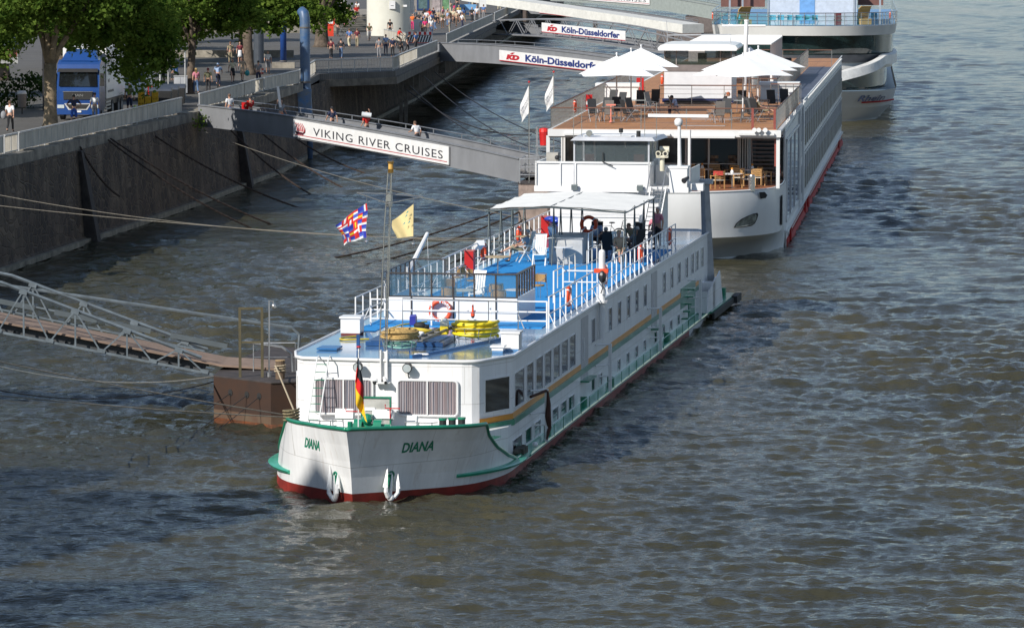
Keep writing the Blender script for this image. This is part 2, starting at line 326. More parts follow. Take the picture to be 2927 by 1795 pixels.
# ------------------------------------------------------------------ shared ship materials
M_white = mat('white_ship_paint', (.74, .735, .72), .38, var=.05, scale=.9, streak=.15, coat=.2)
M_whitedirt = mat('white_hull_paint', (.77, .77, .76), .4, var=.11, scale=.9, streak=.12, bump=.15, bscale=1.2, coat=.2)
M_house = mat('white_house_paint', (.79, .785, .775), .38, var=.06, scale=.9, streak=.12, coat=.2)
M_rail = mat('white_rail_paint', (.74, .735, .72), .35, var=.05)
def rusty(m):
    n = m.node_tree.nodes; l = m.node_tree.links; b = n['Principled BSDF']; src = b.inputs['Base Color'].links[0].from_socket
    tc = n.new('ShaderNodeTexCoord'); mp = n.new('ShaderNodeMapping'); mp.inputs['Scale'].default_value = (2.2, 2.2, .18); l.new(tc.outputs['Object'], mp.inputs[0])
    z = n.new('ShaderNodeTexNoise'); z.inputs['Scale'].default_value = 1.6; z.inputs['Detail'].default_value = 9; z.inputs['Roughness'].default_value = .7; l.new(mp.outputs[0], z.inputs[0])
    r = n.new('ShaderNodeMapRange'); r.inputs[1].default_value = .56; r.inputs[2].default_value = .78; r.inputs[4].default_value = .5; l.new(z.outputs[0], r.inputs[0])
    x = n.new('ShaderNodeMix'); x.data_type = 'RGBA'; l.new(r.outputs[0], x.inputs[0]); l.new(src, x.inputs[6]); x.inputs[7].default_value = (.36, .27, .19, 1)
    br = n.new('ShaderNodeTexBrick'); br.inputs['Scale'].default_value = 1; br.inputs['Brick Width'].default_value = 3.4; br.inputs['Row Height'].default_value = 1.15; br.inputs['Mortar Size'].default_value = .012
    br.inputs['Color1'].default_value = (1, 1, 1, 1); br.inputs['Color2'].default_value = (.97, .97, .97, 1); br.inputs['Mortar'].default_value = (.72, .71, .69, 1)
    sx = n.new('ShaderNodeSeparateXYZ'); cx = n.new('ShaderNodeCombineXYZ'); ad = n.new('ShaderNodeMath'); l.new(tc.outputs['Object'], sx.inputs[0]); l.new(sx.outputs[0], ad.inputs[0]); l.new(sx.outputs[1], ad.inputs[1]); l.new(ad.outputs[0], cx.inputs[0]); l.new(sx.outputs[2], cx.inputs[1]); l.new(cx.outputs[0], br.inputs[0])
    y = n.new('ShaderNodeMix'); y.data_type = 'RGBA'; y.blend_type = 'MULTIPLY'; y.inputs[0].default_value = 1; l.new(x.outputs[2], y.inputs[6]); l.new(br.outputs[0], y.inputs[7]); l.new(y.outputs[2], b.inputs['Base Color'])
rusty(M_whitedirt); rusty(M_house)
M_red = mat('red_antifouling', (.24, .022, .014), .55, var=.25, scale=1.5)
M_green = mat('green_trim_paint', (.010, .21, .115), .3, var=.15, coat=.3)
M_orange = mat('ochre_trim_paint', (.66, .27, .025), .4, var=.1)
M_bluedeck = mat('blue_deck_paint', (.105, .235, .42), .16, var=.16, scale=.7, coat=.5)
M_bluecarpet = mat('blue_deck_carpet', (.008, .235, .58), .85, var=.1, scale=3)
M_steel = mat('galvanised_steel', (.42, .43, .44), .4, .75, var=.15, scale=5)
M_sst = mat('stainless_tube', (.55, .54, .52), .25, .9, var=.08)
M_dark = mat('dark_metal', (.035, .034, .036), .4, .2, var=.1)
M_black = mat('black_rubber', (.018, .018, .018), .7, var=.2)
M_glass = mat('dark_window_glass', (.012, .014, .016), .04, var=.2, spec=.8)
M_life = mat('lifebuoy_orange', (.72, .075, .018), .45, var=.06)
M_firered = mat('fire_box_red', (.50, .012, .012), .4, var=.08)
M_rope = mat('pale_rope', (.45, .37, .25), .9, var=.2, scale=20)
M_yellow = mat('yellow_hose', (.66, .50, .05), .45, var=.15)
M_glassc = glassmat('clear_glass', (.3, .38, .42), .22)
M_tint = glassmat('blue_windscreen_glass', (.08, .18, .26), .24)
# ------------------------------------------------------------------ the near ship
DF = Fr(-4.517, 122.254, R(9.36))
D = thing('river_cruise_ship', 'white passenger ship with green trim and blue deck, bow lettered DIANA', 'ship', DF)
T0 = -.17
WL = [(0, 0), (1.3, 1.22), (3.2, 2.7), (5.8, 3.55), (9.5, 3.62)]
TP = [(-.85, 0), (.45, 1.35), (1.6, 2.75), (2.6, 3.48), (4.5, 3.66), (9.5, 3.68)]
def rs_poly(P, w):
    L = [0]
    for a, b in zip(P, P[1:]): L.append(L[-1]+math.hypot(b[0]-a[0], b[1]-a[1]))
    t = w*L[-1]
    for i in range(len(P)-1):
        if t <= L[i+1]+1e-9:
            f = (t-L[i])/(L[i+1]-L[i]); return (P[i][0]+f*(P[i+1][0]-P[i][0]), P[i][1]+f*(P[i+1][1]-P[i][1]))
    return P[-1]
def smooth_poly(P, n=40):
    V = [Vector((a, b)) for a, b in P]; out = []
    V = [V[0]*2-V[1]]+V+[V[-1]*2-V[-2]]
    for i in range(1, len(V)-2):
        for q in range(8):
            t = q/8; a, b, c, d = V[i-1], V[i], V[i+1], V[i+2]
            p = .5*((2*b)+(-a+c)*t+(2*a-5*b+4*c-d)*t*t+(-a+3*b-3*c+d)*t**3); out.append((p.x, p.y))
    out.append(tuple(V[-2])); return out
WLs = smooth_poly(WL); TPs = smooth_poly(TP)
TPP = smooth_poly([(-.85, 0), (.25, .9), (1.3, 1.6), (2.74, 2.48), (4.5, 2.95), (7, 3.4), (9.5, 3.66)])
def hull(side, w, z):
    a = rs_poly(WLs, w); b = rs_poly(TPs if side > 0 else TPP, w); f = max(-.25, z/2.3)
    f = f if f < 0 else .35*f+.65*f*f
    s = a[0]+(b[0]-a[0])*f; t = a[1]+(b[1]-a[1])*f
    return (T0+side*t, s, z)
def ztop(w):
    s, t = rs_poly(TPs, w)
    pts = [(-1, 2.36), (.45, 2.26), (1.6, 2.17), (2.9, 2.12), (3.4, 1.72), (4.5, 1.2), (5.8, .8), (7.4, .5), (12, .45)]
    for (a, za), (b, zb) in zip(pts, pts[1:]):
        if s <= b: return za+(zb-za)*(s-a)/(b-a)
    return .45
NW = 60
ws = [i/NW for i in range(NW+1)]
hb = MB()
for side in (-1, 1):
    for (za, zb, mi) in ((-1, -.3, 1), (-.3, 'r', 1), ('r', 'm', 0), ('m', 't', 0)):
        pass
    rows = []
    lv = [0, .12, .28, .45, .62, .8, 1]
    for w_ in ws:
        zt = ztop(w_); rb = .24+.12*max(0, 1-w_*2.2)
        if side: rows.append([hull(side, w_, z) for z in [-.8, -.2, rb]+[rb+(zt-rb)*q for q in (.25, .5, .75, 1)]])
    for i in range(NW):
        for k in range(6):
            q = (rows[i][k], rows[i+1][k], rows[i+1][k+1], rows[i][k+1])
            if side < 0: q = q[::-1]
            hb.cm = 1 if k < 2 else 0
            hb.add(q, [(0, 1, 2, 3)])
# parallel middle body and stern
HX = 3.64
secs = [9.5, 30, 50, 57]
for side in (-1, 1):
    prof = [(-.8, HX-.1), (-.2, HX-.04), (.2, HX-.02), (.45, HX)]
    stn = [(9.5, 1, 0), (30, 1, 0), (52, 1, 0), (58, .985, 0), (62, .93, .1), (65, .80, .25), (66.3, .55, .3)]
    for (s0, k0, e0), (s1, k1, e1) in zip(stn, stn[1:]):
        for i in range(3):
            q = [(T0+side*prof[i][1]*k0, s0, prof[i][0]+(e0 if i < 3 else 0)), (T0+side*prof[i][1]*k1, s1, prof[i][0]+(e1 if i < 3 else 0)),
                 (T0+side*prof[i+1][1]*k1, s1, prof[i+1][0]+(e1 if i+1 < 3 else 0)), (T0+side*prof[i+1][1]*k0, s0, prof[i+1][0]+(e0 if i+1 < 3 else 0))]
            if side < 0: q = q[::-1]
            hb.cm = 1 if i < 1 or (i < 2 and s0 < 40) else 0
            hb.add(q, [(0, 1, 2, 3)])
hb.cm = 0; hb.add([(T0-3.64*.55, 66.3, .45), (T0+3.64*.55, 66.3, .45), (T0+3.5*.55, 66.3, -.3), (T0-3.5*.55, 66.3, -.3)], [(0, 1, 2, 3)])
hb.build('hull', [M_whitedirt, M_red], D, 'auto')
# inner face of the bow bulwark, bow deck
ib = MB(); bd = []
for side in (-1, 1):
    r0 = []; r1 = []
    for w_ in [i/40*.62 for i in range(41)]:
        zt = ztop(w_); p = hull(side, w_, zt); c = Vector((T0, 6, zt)); v = (c-Vector(p)).normalized()*.09
        r0.append((p[0]+v.x, p[1]+v.y, zt)); q = hull(side, w_, 1.5); r1.append((q[0]+v.x*1.2, q[1]+v.y*1.2, min(1.5, zt-.02)))
    ib.grid([r0, r1]); bd += r1 if side > 0 else r1[::-1]
ib.build('bulwark_lining', M_white, D)
dk = MB(); n_ = len(bd)
star = [p for p in bd[:]]
port = [hull(-1, i/40*.62, 1.5) for i in range(41)]; stb = [hull(1, i/40*.62, 1.5) for i in range(41)]
for i in range(40): dk.add([port[i], stb[i], stb[i+1], port[i+1]], [(0, 1, 2, 3)])
dk.build('bow_deck', mat('green_deck_paint', (.02, .13, .085), .4, var=.2), D)
# green capping rail following bulwark and its sweep down to the side deck
cr_ = MB()
for side in (-1, 1):
    P = [Vector(hull(side, w_, ztop(w_)))+Vector((0, 0, .02)) for w_ in [i/70*.93 for i in range(71)]]
    cr_.tube(P, .062, 8)
cr_.build('capping_rail', M_green, D, True)
# side decks with rubbing edge (green), and the tapering strake round the bow
sd = MB()
for side in (-1, 1):
    xo = T0+side*3.74; xi = T0+side*3.3
    o_ = [(T0+side*(hull(1, 1, .45)[0]-T0+.10), 9.5)]
    a = [(xi, 7.0), (xo, 9.5), (xo, 57.5), (xi, 57.5)]
    sd.prism([(min(xi, xo), 7.0 if side > 0 else 9.5), (max(xi, xo), 9.5 if side > 0 else 7.0), (max(xi, xo), 57.5), (min(xi, xo), 57.5)], .40, .455)
    sd.tube([(xo, s, .41) for s in (9.4, 25, 40, 57.5)], .075, 8)
    rows = []
    for i in range(41):
        w_ = .36+(1-.36)*i/40; p = hull(side, w_, .52); nx = hull(side, min(1, w_+.01), .52); pv = hull(side, w_-.01, .52)
        tn = Vector((nx[0]-pv[0], nx[1]-pv[1])).normalized(); nrm = Vector((tn.y, -tn.x))*side
        if nrm.x*side < 0: nrm = -nrm
        wd = .04+(.27 if side < 0 else .20)*math.sin(min(1, i/26)*math.pi/2)**1.3-(.10*max(0, (i-30)/10) if side > 0 else .2*max(0, (i-30)/10))
        c0 = Vector((p[0], p[1])); c1 = c0+nrm*wd; z = .60-.14*i/40; th = .075
        c0 = c0-nrm*.12
        rows.append([(c0.x, c0.y, z+th*.6), (c1.x, c1.y, z+th*.45), (c1.x+nrm.x*.05, c1.y+nrm.y*.05, z), (c1.x, c1.y, z-th), (c0.x, c0.y, z-th)])
    sd.grid(rows if side < 0 else [r[::-1] for r in rows])
    a0 = rows[0]; sd.add(a0, [(0, 1, 2, 3, 4)])
sd.build('side_deck', mat('side_deck_green', (.02, .34, .20), .3, var=.12, coat=.3), D, 'auto')
# superstructure
XS, XP = 3.2, -3.62
OUT = [(XP-.05, 8.5), (-3.34, 7.05), (-3.05, 6.68), (-.4, 6.4), (1.95, 6.45), (2.25, 6.52), (2.46, 6.68), (2.58, 6.95), (XS, 8.4), (XS, 60.5), (2.6, 61.8), (-3.0, 61.8), (XP, 60.5)]
hs = MB()
hs.prism(OUT, 1.5, 3.58)
hs.prism([(XP, 6.9), (-3.0, 5.9), (2.6, 5.9), (XS, 7.6), (XS, 60.2), (2.6, 61.5), (-3.0, 61.5), (XP, 60.2)], .3, 1.5)
hs.build('deckhouse', M_house, D)
dkm = MB(); dkm.prism([(x*1.01+.0, y) for x, y in OUT], 3.58, 3.62); dkm.build('upper_deck', M_bluedeck, D)
ed = MB(); O2 = [Vector((x*1.012, y if y > 7 else y-.03, 3.625)) for x, y in OUT]; ed.tube(O2, .055, 6, closed=True); ed.build('deck_edge_moulding', M_white, D, True)
cpt = MB(); cpt.prism([(-3.15, 17.2), (2.75, 17.2), (2.85, 50.8), (-3.15, 50.8)], 3.62, 3.645)
cpt.prism([(-3.2, 15.2), (-2.5, 15.2), (-2.5, 17.2), (-3.2, 17.2)], 3.62, 3.64)
cpt.build('deck_carpet', M_bluecarpet, D)
sw = MB()      # raised diagonal coamings on the fore roof
sw.bar((.9, 9.2, 3.66), (.2, 7.3, 3.66), .10, .08); sw.bar((-1.7, 11.0, 3.66), (-2.6, 14.4, 3.66), .14, .09); sw.bar((.9, 9.2, 3.66), (2.4, 14.5, 3.66), .1, .08)
sw.box(-3.15, -2.5, 9.0, 9.9, 3.64, 3.70); sw.box(2.2, 2.6, 13.6, 14.0, 3.64, 3.70)
sw.build('deck_coaming', mat('blue_hatch_paint', (.03, .15, .36), .3, var=.1), D)
# stripes: ochre and green bands round the house
for nm, z0, z1, pr, m_ in (('ochre_stripe', 1.65, 1.83, .010, M_orange), ('green_stripe', 1.46, 1.645, .06, M_green)):
    b = MB()
    for xx, si in ((XS, 1), (XP, -1)):
        b.box(min(xx, xx+si*pr), max(xx, xx+si*pr), 8.45, 57.5, z0, z1)
    b.add([(2.47, 6.66, z0), (2.60+pr, 6.93, z0), (XS+.02+pr, 8.40, z0), (XS+pr, 8.46, z0), (2.47, 6.66, z1), (2.60+pr, 6.93, z1), (XS+.02+pr, 8.40, z1), (XS+pr, 8.46, z1)], [(0, 1, 5, 4), (1, 2, 6, 5), (2, 3, 7, 6)])
    b.build(nm, m_, D)
# windows: each one frame + pane
def wall_window(parent, y0, y1, z0, z1, x=XS, si=1, fr=.035, fm=M_white, gm=M_glass):
    f = MB(); a, b = (x, x+si*.03) if si > 0 else (x+si*.03, x)
    f.box(a, b, y0-fr, y0, z0-fr, z1+fr); f.box(a, b, y1, y1+fr, z0-fr, z1+fr); f.box(a, b, y0, y1, z0-fr, z0); f.box(a, b, y0, y1, z1, z1+fr)
    fo = f.build('window', fm, parent)
    g_ = MB(); a, b = (x, x+si*.006) if si > 0 else (x+si*.006, x); g_.box(a, b, y0, y1, z0, z1); g_.build('pane', gm, fo)
    return fo
M_glgreen = mat('greenish_window_glass', (.03, .06, .055), .05, var=.25, spec=.8)
for s, e in ((8.8, 10.6), (11.15, 12.45), (13.05, 14.4), (14.85, 16.2), (16.7, 18.05), (18.5, 19.85), (20.3, 21.6)): wall_window(D, s, e, 1.95, 3.02, fr=.025)
for s in (25.5, 29.8, 32.2, 34.65, 37.0, 39.4, 45.2, 47.6, 50.0, 52.5, 54.5, 56.15, 58.0): wall_window(D, s, s+.8, 2.30, 3.12, fr=.02)
for s in (25.5, 27.3, 32.1, 34.55, 36.95, 39.3, 42.6, 45.05, 47.45, 49.9, 54.2): wall_window(D, s, s+.75, .60, 1.0, fr=.02)
for s in (10.9, 12.7, 16.5, 18.35, 20.1): wall_window(D, s, s+1.25, .54, .98, gm=M_glgreen, fr=.02)
wall_window(D, 8.4, 10.2, .50, .95, fr=.02)
for s in (11.0, 14.0, 17.0, 20.0, 24.0, 28.0, 32.0, 36.0): wall_window(D, s, s+1.1, 2.12, 3.05, XP, -1)
# corner window of the saloon on the oblique face
fo = MB(); c0 = Vector((2.58, 6.95)); c1 = Vector((XS, 8.4)); dd = (c1-c0); nn = Vector((dd.y, -dd.x)).normalized()
def obl(f, z, off): p = c0+dd*f+nn*off; return (p.x, p.y, z)
def frame4(mb, pt, a0, a1, z0, z1, fr, off):
    for (u0, u1, v0, v1) in ((a0-fr, a1+fr, z1, z1+.04), (a0-fr, a1+fr, z0-.04, z0), (a0-fr, a0, z0, z1), (a1, a1+fr, z0, z1)):
        P = [pt(u0, v0, 0), pt(u1, v0, 0), pt(u1, v1, 0), pt(u0, v1, 0), pt(u0, v0, off), pt(u1, v0, off), pt(u1, v1, off), pt(u0, v1, off)]
        mb.add(P, [(0, 3, 2, 1), (4, 5, 6, 7), (0, 1, 5, 4), (1, 2, 6, 5), (2, 3, 7, 6), (3, 0, 4, 7)])
    return mb
frame4(fo, obl, .0, .88, 2.0, 3.0, .03, .03); fo = fo.build('window', M_white, D)
g_ = MB(); g_.add([obl(.0, 2.0, .006), obl(.88, 2.0, .006), obl(.88, 3.0, .006), obl(.0, 3.0, .006)], [(0, 1, 2, 3)]); g_.build('pane', mat('brown_window_glass', (.035, .03, .024), .05, var=.3, spec=.8), fo)
# front windows with drawn striped curtains
def curtain_mat():
    m = bpy.data.materials.new('striped_curtain'); m.use_nodes = True; N = m.node_tree.nodes; l = m.node_tree.links; b = N['Principled BSDF']
    tc = N.new('ShaderNodeTexCoord'); mp = N.new('ShaderNodeMapping'); mp.inputs['Scale'].default_value = (34, 1, .25); l.new(tc.outputs['Object'], mp.inputs[0])
    nz = N.new('ShaderNodeTexNoise'); nz.inputs['Scale'].default_value = 1; nz.inputs['Detail'].default_value = 2; l.new(mp.outputs[0], nz.inputs[0])
    cr = N.new('ShaderNodeValToRGB'); l.new(nz.outputs[0], cr.inputs[0]); e = cr.color_ramp.elements
    e[0].position = .3; e[0].color = (.17, .18, .23, 1); e[1].position = .7; e[1].color = (.52, .51, .52, 1); q = e.new(.5); q.color = (.36, .27, .27, 1); q = e.new(.42); q.color = (.42, .42, .45, 1)
    l.new(cr.outputs[0], b.inputs['Base Color']); b.inputs['Roughness'].default_value = .9; return m
M_curt = curtain_mat()
for (x0, x1) in ((-2.62, -.86), (-.02, 1.80)):
    z0, z1 = 1.97, 3.0; y = 6.38
    f = MB()
    pts = []
    for cx, cz, a0 in ((x1-.1, z1-.1, 0), (x0+.1, z1-.1, 90), (x0+.1, z0+.1, 180), (x1-.1, z0+.1, 270)):
        for q in range(5): a = R(a0+q*22.5); pts.append((cx+.13*math.cos(a), y, cz+.13*math.sin(a)))
    f.tube(pts, .045, 6, closed=True); fo = f.build('window', M_white, D, True)
    c = MB(); rows = []
    for z in (z0, (z0+z1)/2, z1): rows.append([(x0+(x1-x0)*i/180, 6.375-.02*math.sin(i*.9+1.3*math.sin(i*.21)), z) for i in range(181)])
    c.grid(rows); c.build('curtain', M_curt, fo, True)
    c = MB(); c.box((x0+x1)/2-.02, (x0+x1)/2+.02, 6.32, 6.35, z0, z1); c.build('mullion', M_white, fo)
    c = MB(); c.add([(x0, 6.335, z0), (x1, 6.335, z0), (x1, 6.335, z1), (x0, 6.335, z1)], [(0, 1, 2, 3)]); c.build('pane', glassmat('saloon_glass', (.02, .02, .025), .18), fo)
# port corner window
wall_window(D, 8.9, 10.5, 2.2, 3.0, XP-.05, -1)
def port_obl(f, z, off):
    a = Vector((-3.34, 7.05)); b = Vector((XP-.05, 8.5)); d_ = b-a; n2 = Vector((-d_.y, d_.x)).normalized(); p = a+d_*f+n2*off; return (p.x, p.y, z)
fo = MB(); frame4(fo, port_obl, .0, .88, 2.0, 3.0, .03, .03); fo = fo.build('window', M_white, D)
g_ = MB(); g_.add([port_obl(.12, 2.08, .006), port_obl(.12, 3.0, .006), port_obl(.86, 3.0, .006), port_obl(.86, 2.08, .006)], [(0, 1, 2, 3)]); g_.build('pane', M_glass, fo)
# side doors (recessed look: grey door leaf in a frame) with handles
for (y0, y1) in ((23.0, 24.7), (41.7, 43.4)):
    b = MB(); b.box(XS, XS+.012, y0, y1, 1.26, 3.4); dr = b.build('side_door', mat('grey_door_paint', (.42, .42, .43), .45, var=.1), D)
    b = MB(); b.box(XS+.012, XS+.05, y0+.45, y0+.52, 1.9, 2.7); b.build('handle', M_rail, dr)
    b = MB(); b.box(XS, XS+.3, y0-.1, y1+.1, 1.2, 1.26); b.build('door_step', M_green, D)
# bow lettering mapped on the flared plating
def hull_text(s, side, wa, wb, z0, z1):
    t = text(s, 1, .0, .03, .3); M_ = MB(); L_ = t.w; hgt = t.h; vs = []
    for x, y, z in t.v:
        u = x/L_; w_ = wa+(wb-wa)*u; zz = z0+(z1-z0)*y/hgt
        p = Vector(hull(side, w_, zz)); a = Vector(hull(side, w_+.01, zz)); c = Vector(hull(side, w_, zz+.1))
        nr = (a-p).cross(c-p).normalized()
        if nr.y > 0: nr = -nr
        vs.append(tuple(p+nr*.012))
    M_.add(vs, t.f); return M_
hull_text('DIANA', 1, .163, .262, 1.50, 1.80).build('name_lettering', M_green, D)
hull_text('DIANA', -1, .262, .163, 1.50, 1.80).build('name_lettering', M_green, D)
# anchors in their pockets either side of the stem
def anchor(side, w_, tilt):
    p = Vector(hull(side, w_, .55)); a = Vector(hull(side, w_+.02, .55)); tn = (a-p).normalized()*(1 if side > 0 else -1); nr = Vector((tn.y, -tn.x, 0)).normalized()
    if nr.y > 0: nr = -nr
    up = Vector((0, 0, 1)); M4 = Matrix((( tn.x, nr.x, up.x, p.x+nr.x*.1), (tn.y, nr.y, up.y, p.y+nr.y*.1), (tn.z, nr.z, up.z, p.z), (0, 0, 0, 1)))
    A_ = MB(); A_.tube([(0, 0, .35), (0, .05, -.4)], [.045, .06], 8)
    for sg, h in ((-1, .72), (1, .42)):
        A_.tube([(0, .06, -.42), (sg*.14, .1, -.40), (sg*.25, .12, -.25), (sg*.27, .1, .05)], [.07, .085, .08, .06], 8)
        A_.add([(sg*.16, .06, -.12), (sg*.27, .2, -.1), (sg*.37, .06, -.1), (sg*(.24), .03, h), (sg*.27, .0, -.1)], [(0, 1, 3), (1, 2, 3), (2, 4, 3), (4, 0, 3), (0, 4, 2, 1)])
    A_.ball((0, .08, -.45), .12, 8)
    A_.xf(M4 @ Matrix.Rotation(tilt, 4, 'Y') @ Matrix.Scale(.86, 4)); o_ = A_.build('anchor', M_white, D)
    h_ = MB(); h_.torus((0, -.02, .3), .09, .03, 'y', 14, 6); h_.box(-.06, .06, -.06, .03, -.3, .3); h_.xf(M4 @ Matrix.Rotation(tilt, 4, 'Y')); h_.build('hawse_pipe', M_green, D)
anchor(1, .122, R(8)); anchor(-1, .07, R(-6))
for s_, t_ in ((2.9, 2.0), (3.05, 2.26), (3.2, 2.52)):
    b = MB(); b.cyl((t_, s_, 1.5), (t_, s_, 2.24), .11, n=14); bo = b.build('mooring_bollard', M_black, D)
    b = MB(); b.cyl((t_, s_, 2.24), (t_, s_, 2.30), .125, n=14); b.build('bollard_cap', M_green, bo)
# windlass amidships in the bow
b = MB(); b.cyl((-.95, 3.2, 1.95), (.35, 3.2, 1.95), .10); b.cyl((-.75, 3.2, 1.95), (-.5, 3.2, 1.95), .24, n=16); b.cyl((-.15, 3.2, 1.95), (.1, 3.2, 1.95), .24, n=16)
b.obox((-.35, 3.3, 1.95), (.25, .4, .7)); b.ball((-.35, 3.1, 2.2), .17, 8); b.box(-1.3, .6, 2.9, 3.0, 1.9, 1.96); b.build('windlass', M_green, D)
b = MB(); b.cyl((-.36, .6, 1.5), (-.36, .6, 2.42), .08); b.build('staff_socket', M_green, D)
for c_, z_ in (((.05, 3.6, 2.28), (.62, .3, .28)), ((-1.25, 4.2, 2.2), (.55, .3, .3)), ((.85, 4.05, 1.85), (.3, .3, .7)), ((-.35, 3.6, 2.43), (.3, .2, .1))): b = MB(); b.obox(c_, z_, rx=R(-15)); b.build('windlass_cover', M_white, D)
b = MB(); b.tube([(-1.1, 3.6, 2.45), (-1.1, 3.6, 2.36), (-.65, 3.6, 2.36), (-.65, 3.6, 2.5)], .018, 6); b.tube([(.15, 3.4, 2.62), (.15, 3.4, 2.5), (.42, 3.4, 2.5), (.6, 3.4, 2.5)], .018, 6); b.cyl((.3, 3.4, 2.2), (.3, 3.4, 2.5), .02); b.build('brake_handle', M_firered, D)
b = MB(); b.box(-1.0, -.14, 5.6, 5.66, 1.5, 2.55); hd = b.build('hatch_cover', mat('primer_grey_paint', (.48, .47, .43), .6, var=.15), D)
b = MB(); b.box(-1.04, -.10, 5.55, 5.7, 2.55, 2.59); b.box(-1.04, -1.0, 5.55, 5.7, 1.5, 2.55); b.box(-.14, -.10, 5.55, 5.7, 1.5, 2.55); b.build('hatch_rim', M_green, hd)
for (x0, x1) in ((-2.2, -1.35), (.75, 1.75)):
    b = MB()
    for z in (1.75, 1.95, 2.1): b.tube([(x0, 3.4, z), (x0+.1, 3.0, z+.03), (x1-.1, 3.0, z+.03), (x1, 3.4, z)], .015, 5)
    for x in (x0+.1, (x0+x1)/2, x1-.1): b.tube([(x, 3.05, 1.5), (x, 3.0, 2.12)], .015, 5)
    b.build('rope_rack', M_sst, D)
# ladder on the saloon front
b = MB(); A0, A1 = (-2.55, 6.25, 3.66), (-2.74, 5.5, 1.52); B0, B1 = (-2.19, 6.25, 3.66), (-2.38, 5.5, 1.52)
for p, q in ((A0, A1), (B0, B1)):
    b.tube([(p[0]-.0, p[1]+.35, p[2]-.03), (p[0], p[1]+.25, p[2]+.05), p, q], .022, 6)
ld = b.build('ladder', M_rail, D)
for i in range(9):
    b = MB(); f = .08+i*.11; b.tube([tuple(A0[k]+(A1[k]-A0[k])*f for k in range(3)), tuple(B0[k]+(B1[k]-B0[k])*f for k in range(3))], .013, 5); b.build('rung', M_green, ld)
# floodlights, cameras on the saloon front
for x in (-1.25, .30):
    b = MB(); b.cyl((x, 6.30, 3.44), (x, 6.12, 3.42), .14, .15, 16); b.cyl((x, 6.25, 3.3), (x, 6.4, 3.1), .02); fl = b.build('floodlight', M_dark, D)
    b = MB(); b.cyl((x, 6.118, 3.42), (x, 6.10, 3.42), .125, n=16); b.build('lamp_glass', mat('lamp_glass', (.55, .6, .6), .08, .3), fl)
b = MB(); b.ball((-.72, 6.22, 3.02), .09, 8); b.cyl((-.45, 6.3, 3.1), (-.36, 6.05, 2.98), .05); b.ball((-.57, 6.3, 3.08), .05, 6); b.build('camera_cluster', M_white, D)
b = MB(); b.ball((-.72, 6.2, 2.97), .08, 8); b.cyl((-.36, 6.05, 2.98), (-.35, 6.02, 2.97), .045); b.build('camera_lens', M_black, D)
# ------------------------------------------------------------------ people
def skin_mesh(V, E, Rr, sub=1):
    me = bpy.data.meshes.new('sk'); me.from_pydata(V, E, []); o = bpy.data.objects.new('sk', me); COL.objects.link(o)
    md = o.modifiers.new('Skin', 'SKIN'); md.use_smooth_shade = True
    for sv, r in zip(me.skin_vertices[0].data, Rr): sv.radius = (r[0], r[1]) if isinstance(r, tuple) else (r, r)
    me.skin_vertices[0].data[0].use_root = True
    if sub: o.modifiers.new('Sub', 'SUBSURF').levels = sub; o.modifiers[-1].render_levels = sub
    bpy.context.view_layer.update()
    m2 = bpy.data.meshes.new_from_object(o.evaluated_get(bpy.context.evaluated_depsgraph_get()))
    mb = MB(); mb.add([tuple(v.co) for v in m2.vertices], [tuple(p.vertices) for p in m2.polygons])
    bpy.data.objects.remove(o); bpy.data.meshes.remove(me); bpy.data.meshes.remove(m2); return mb
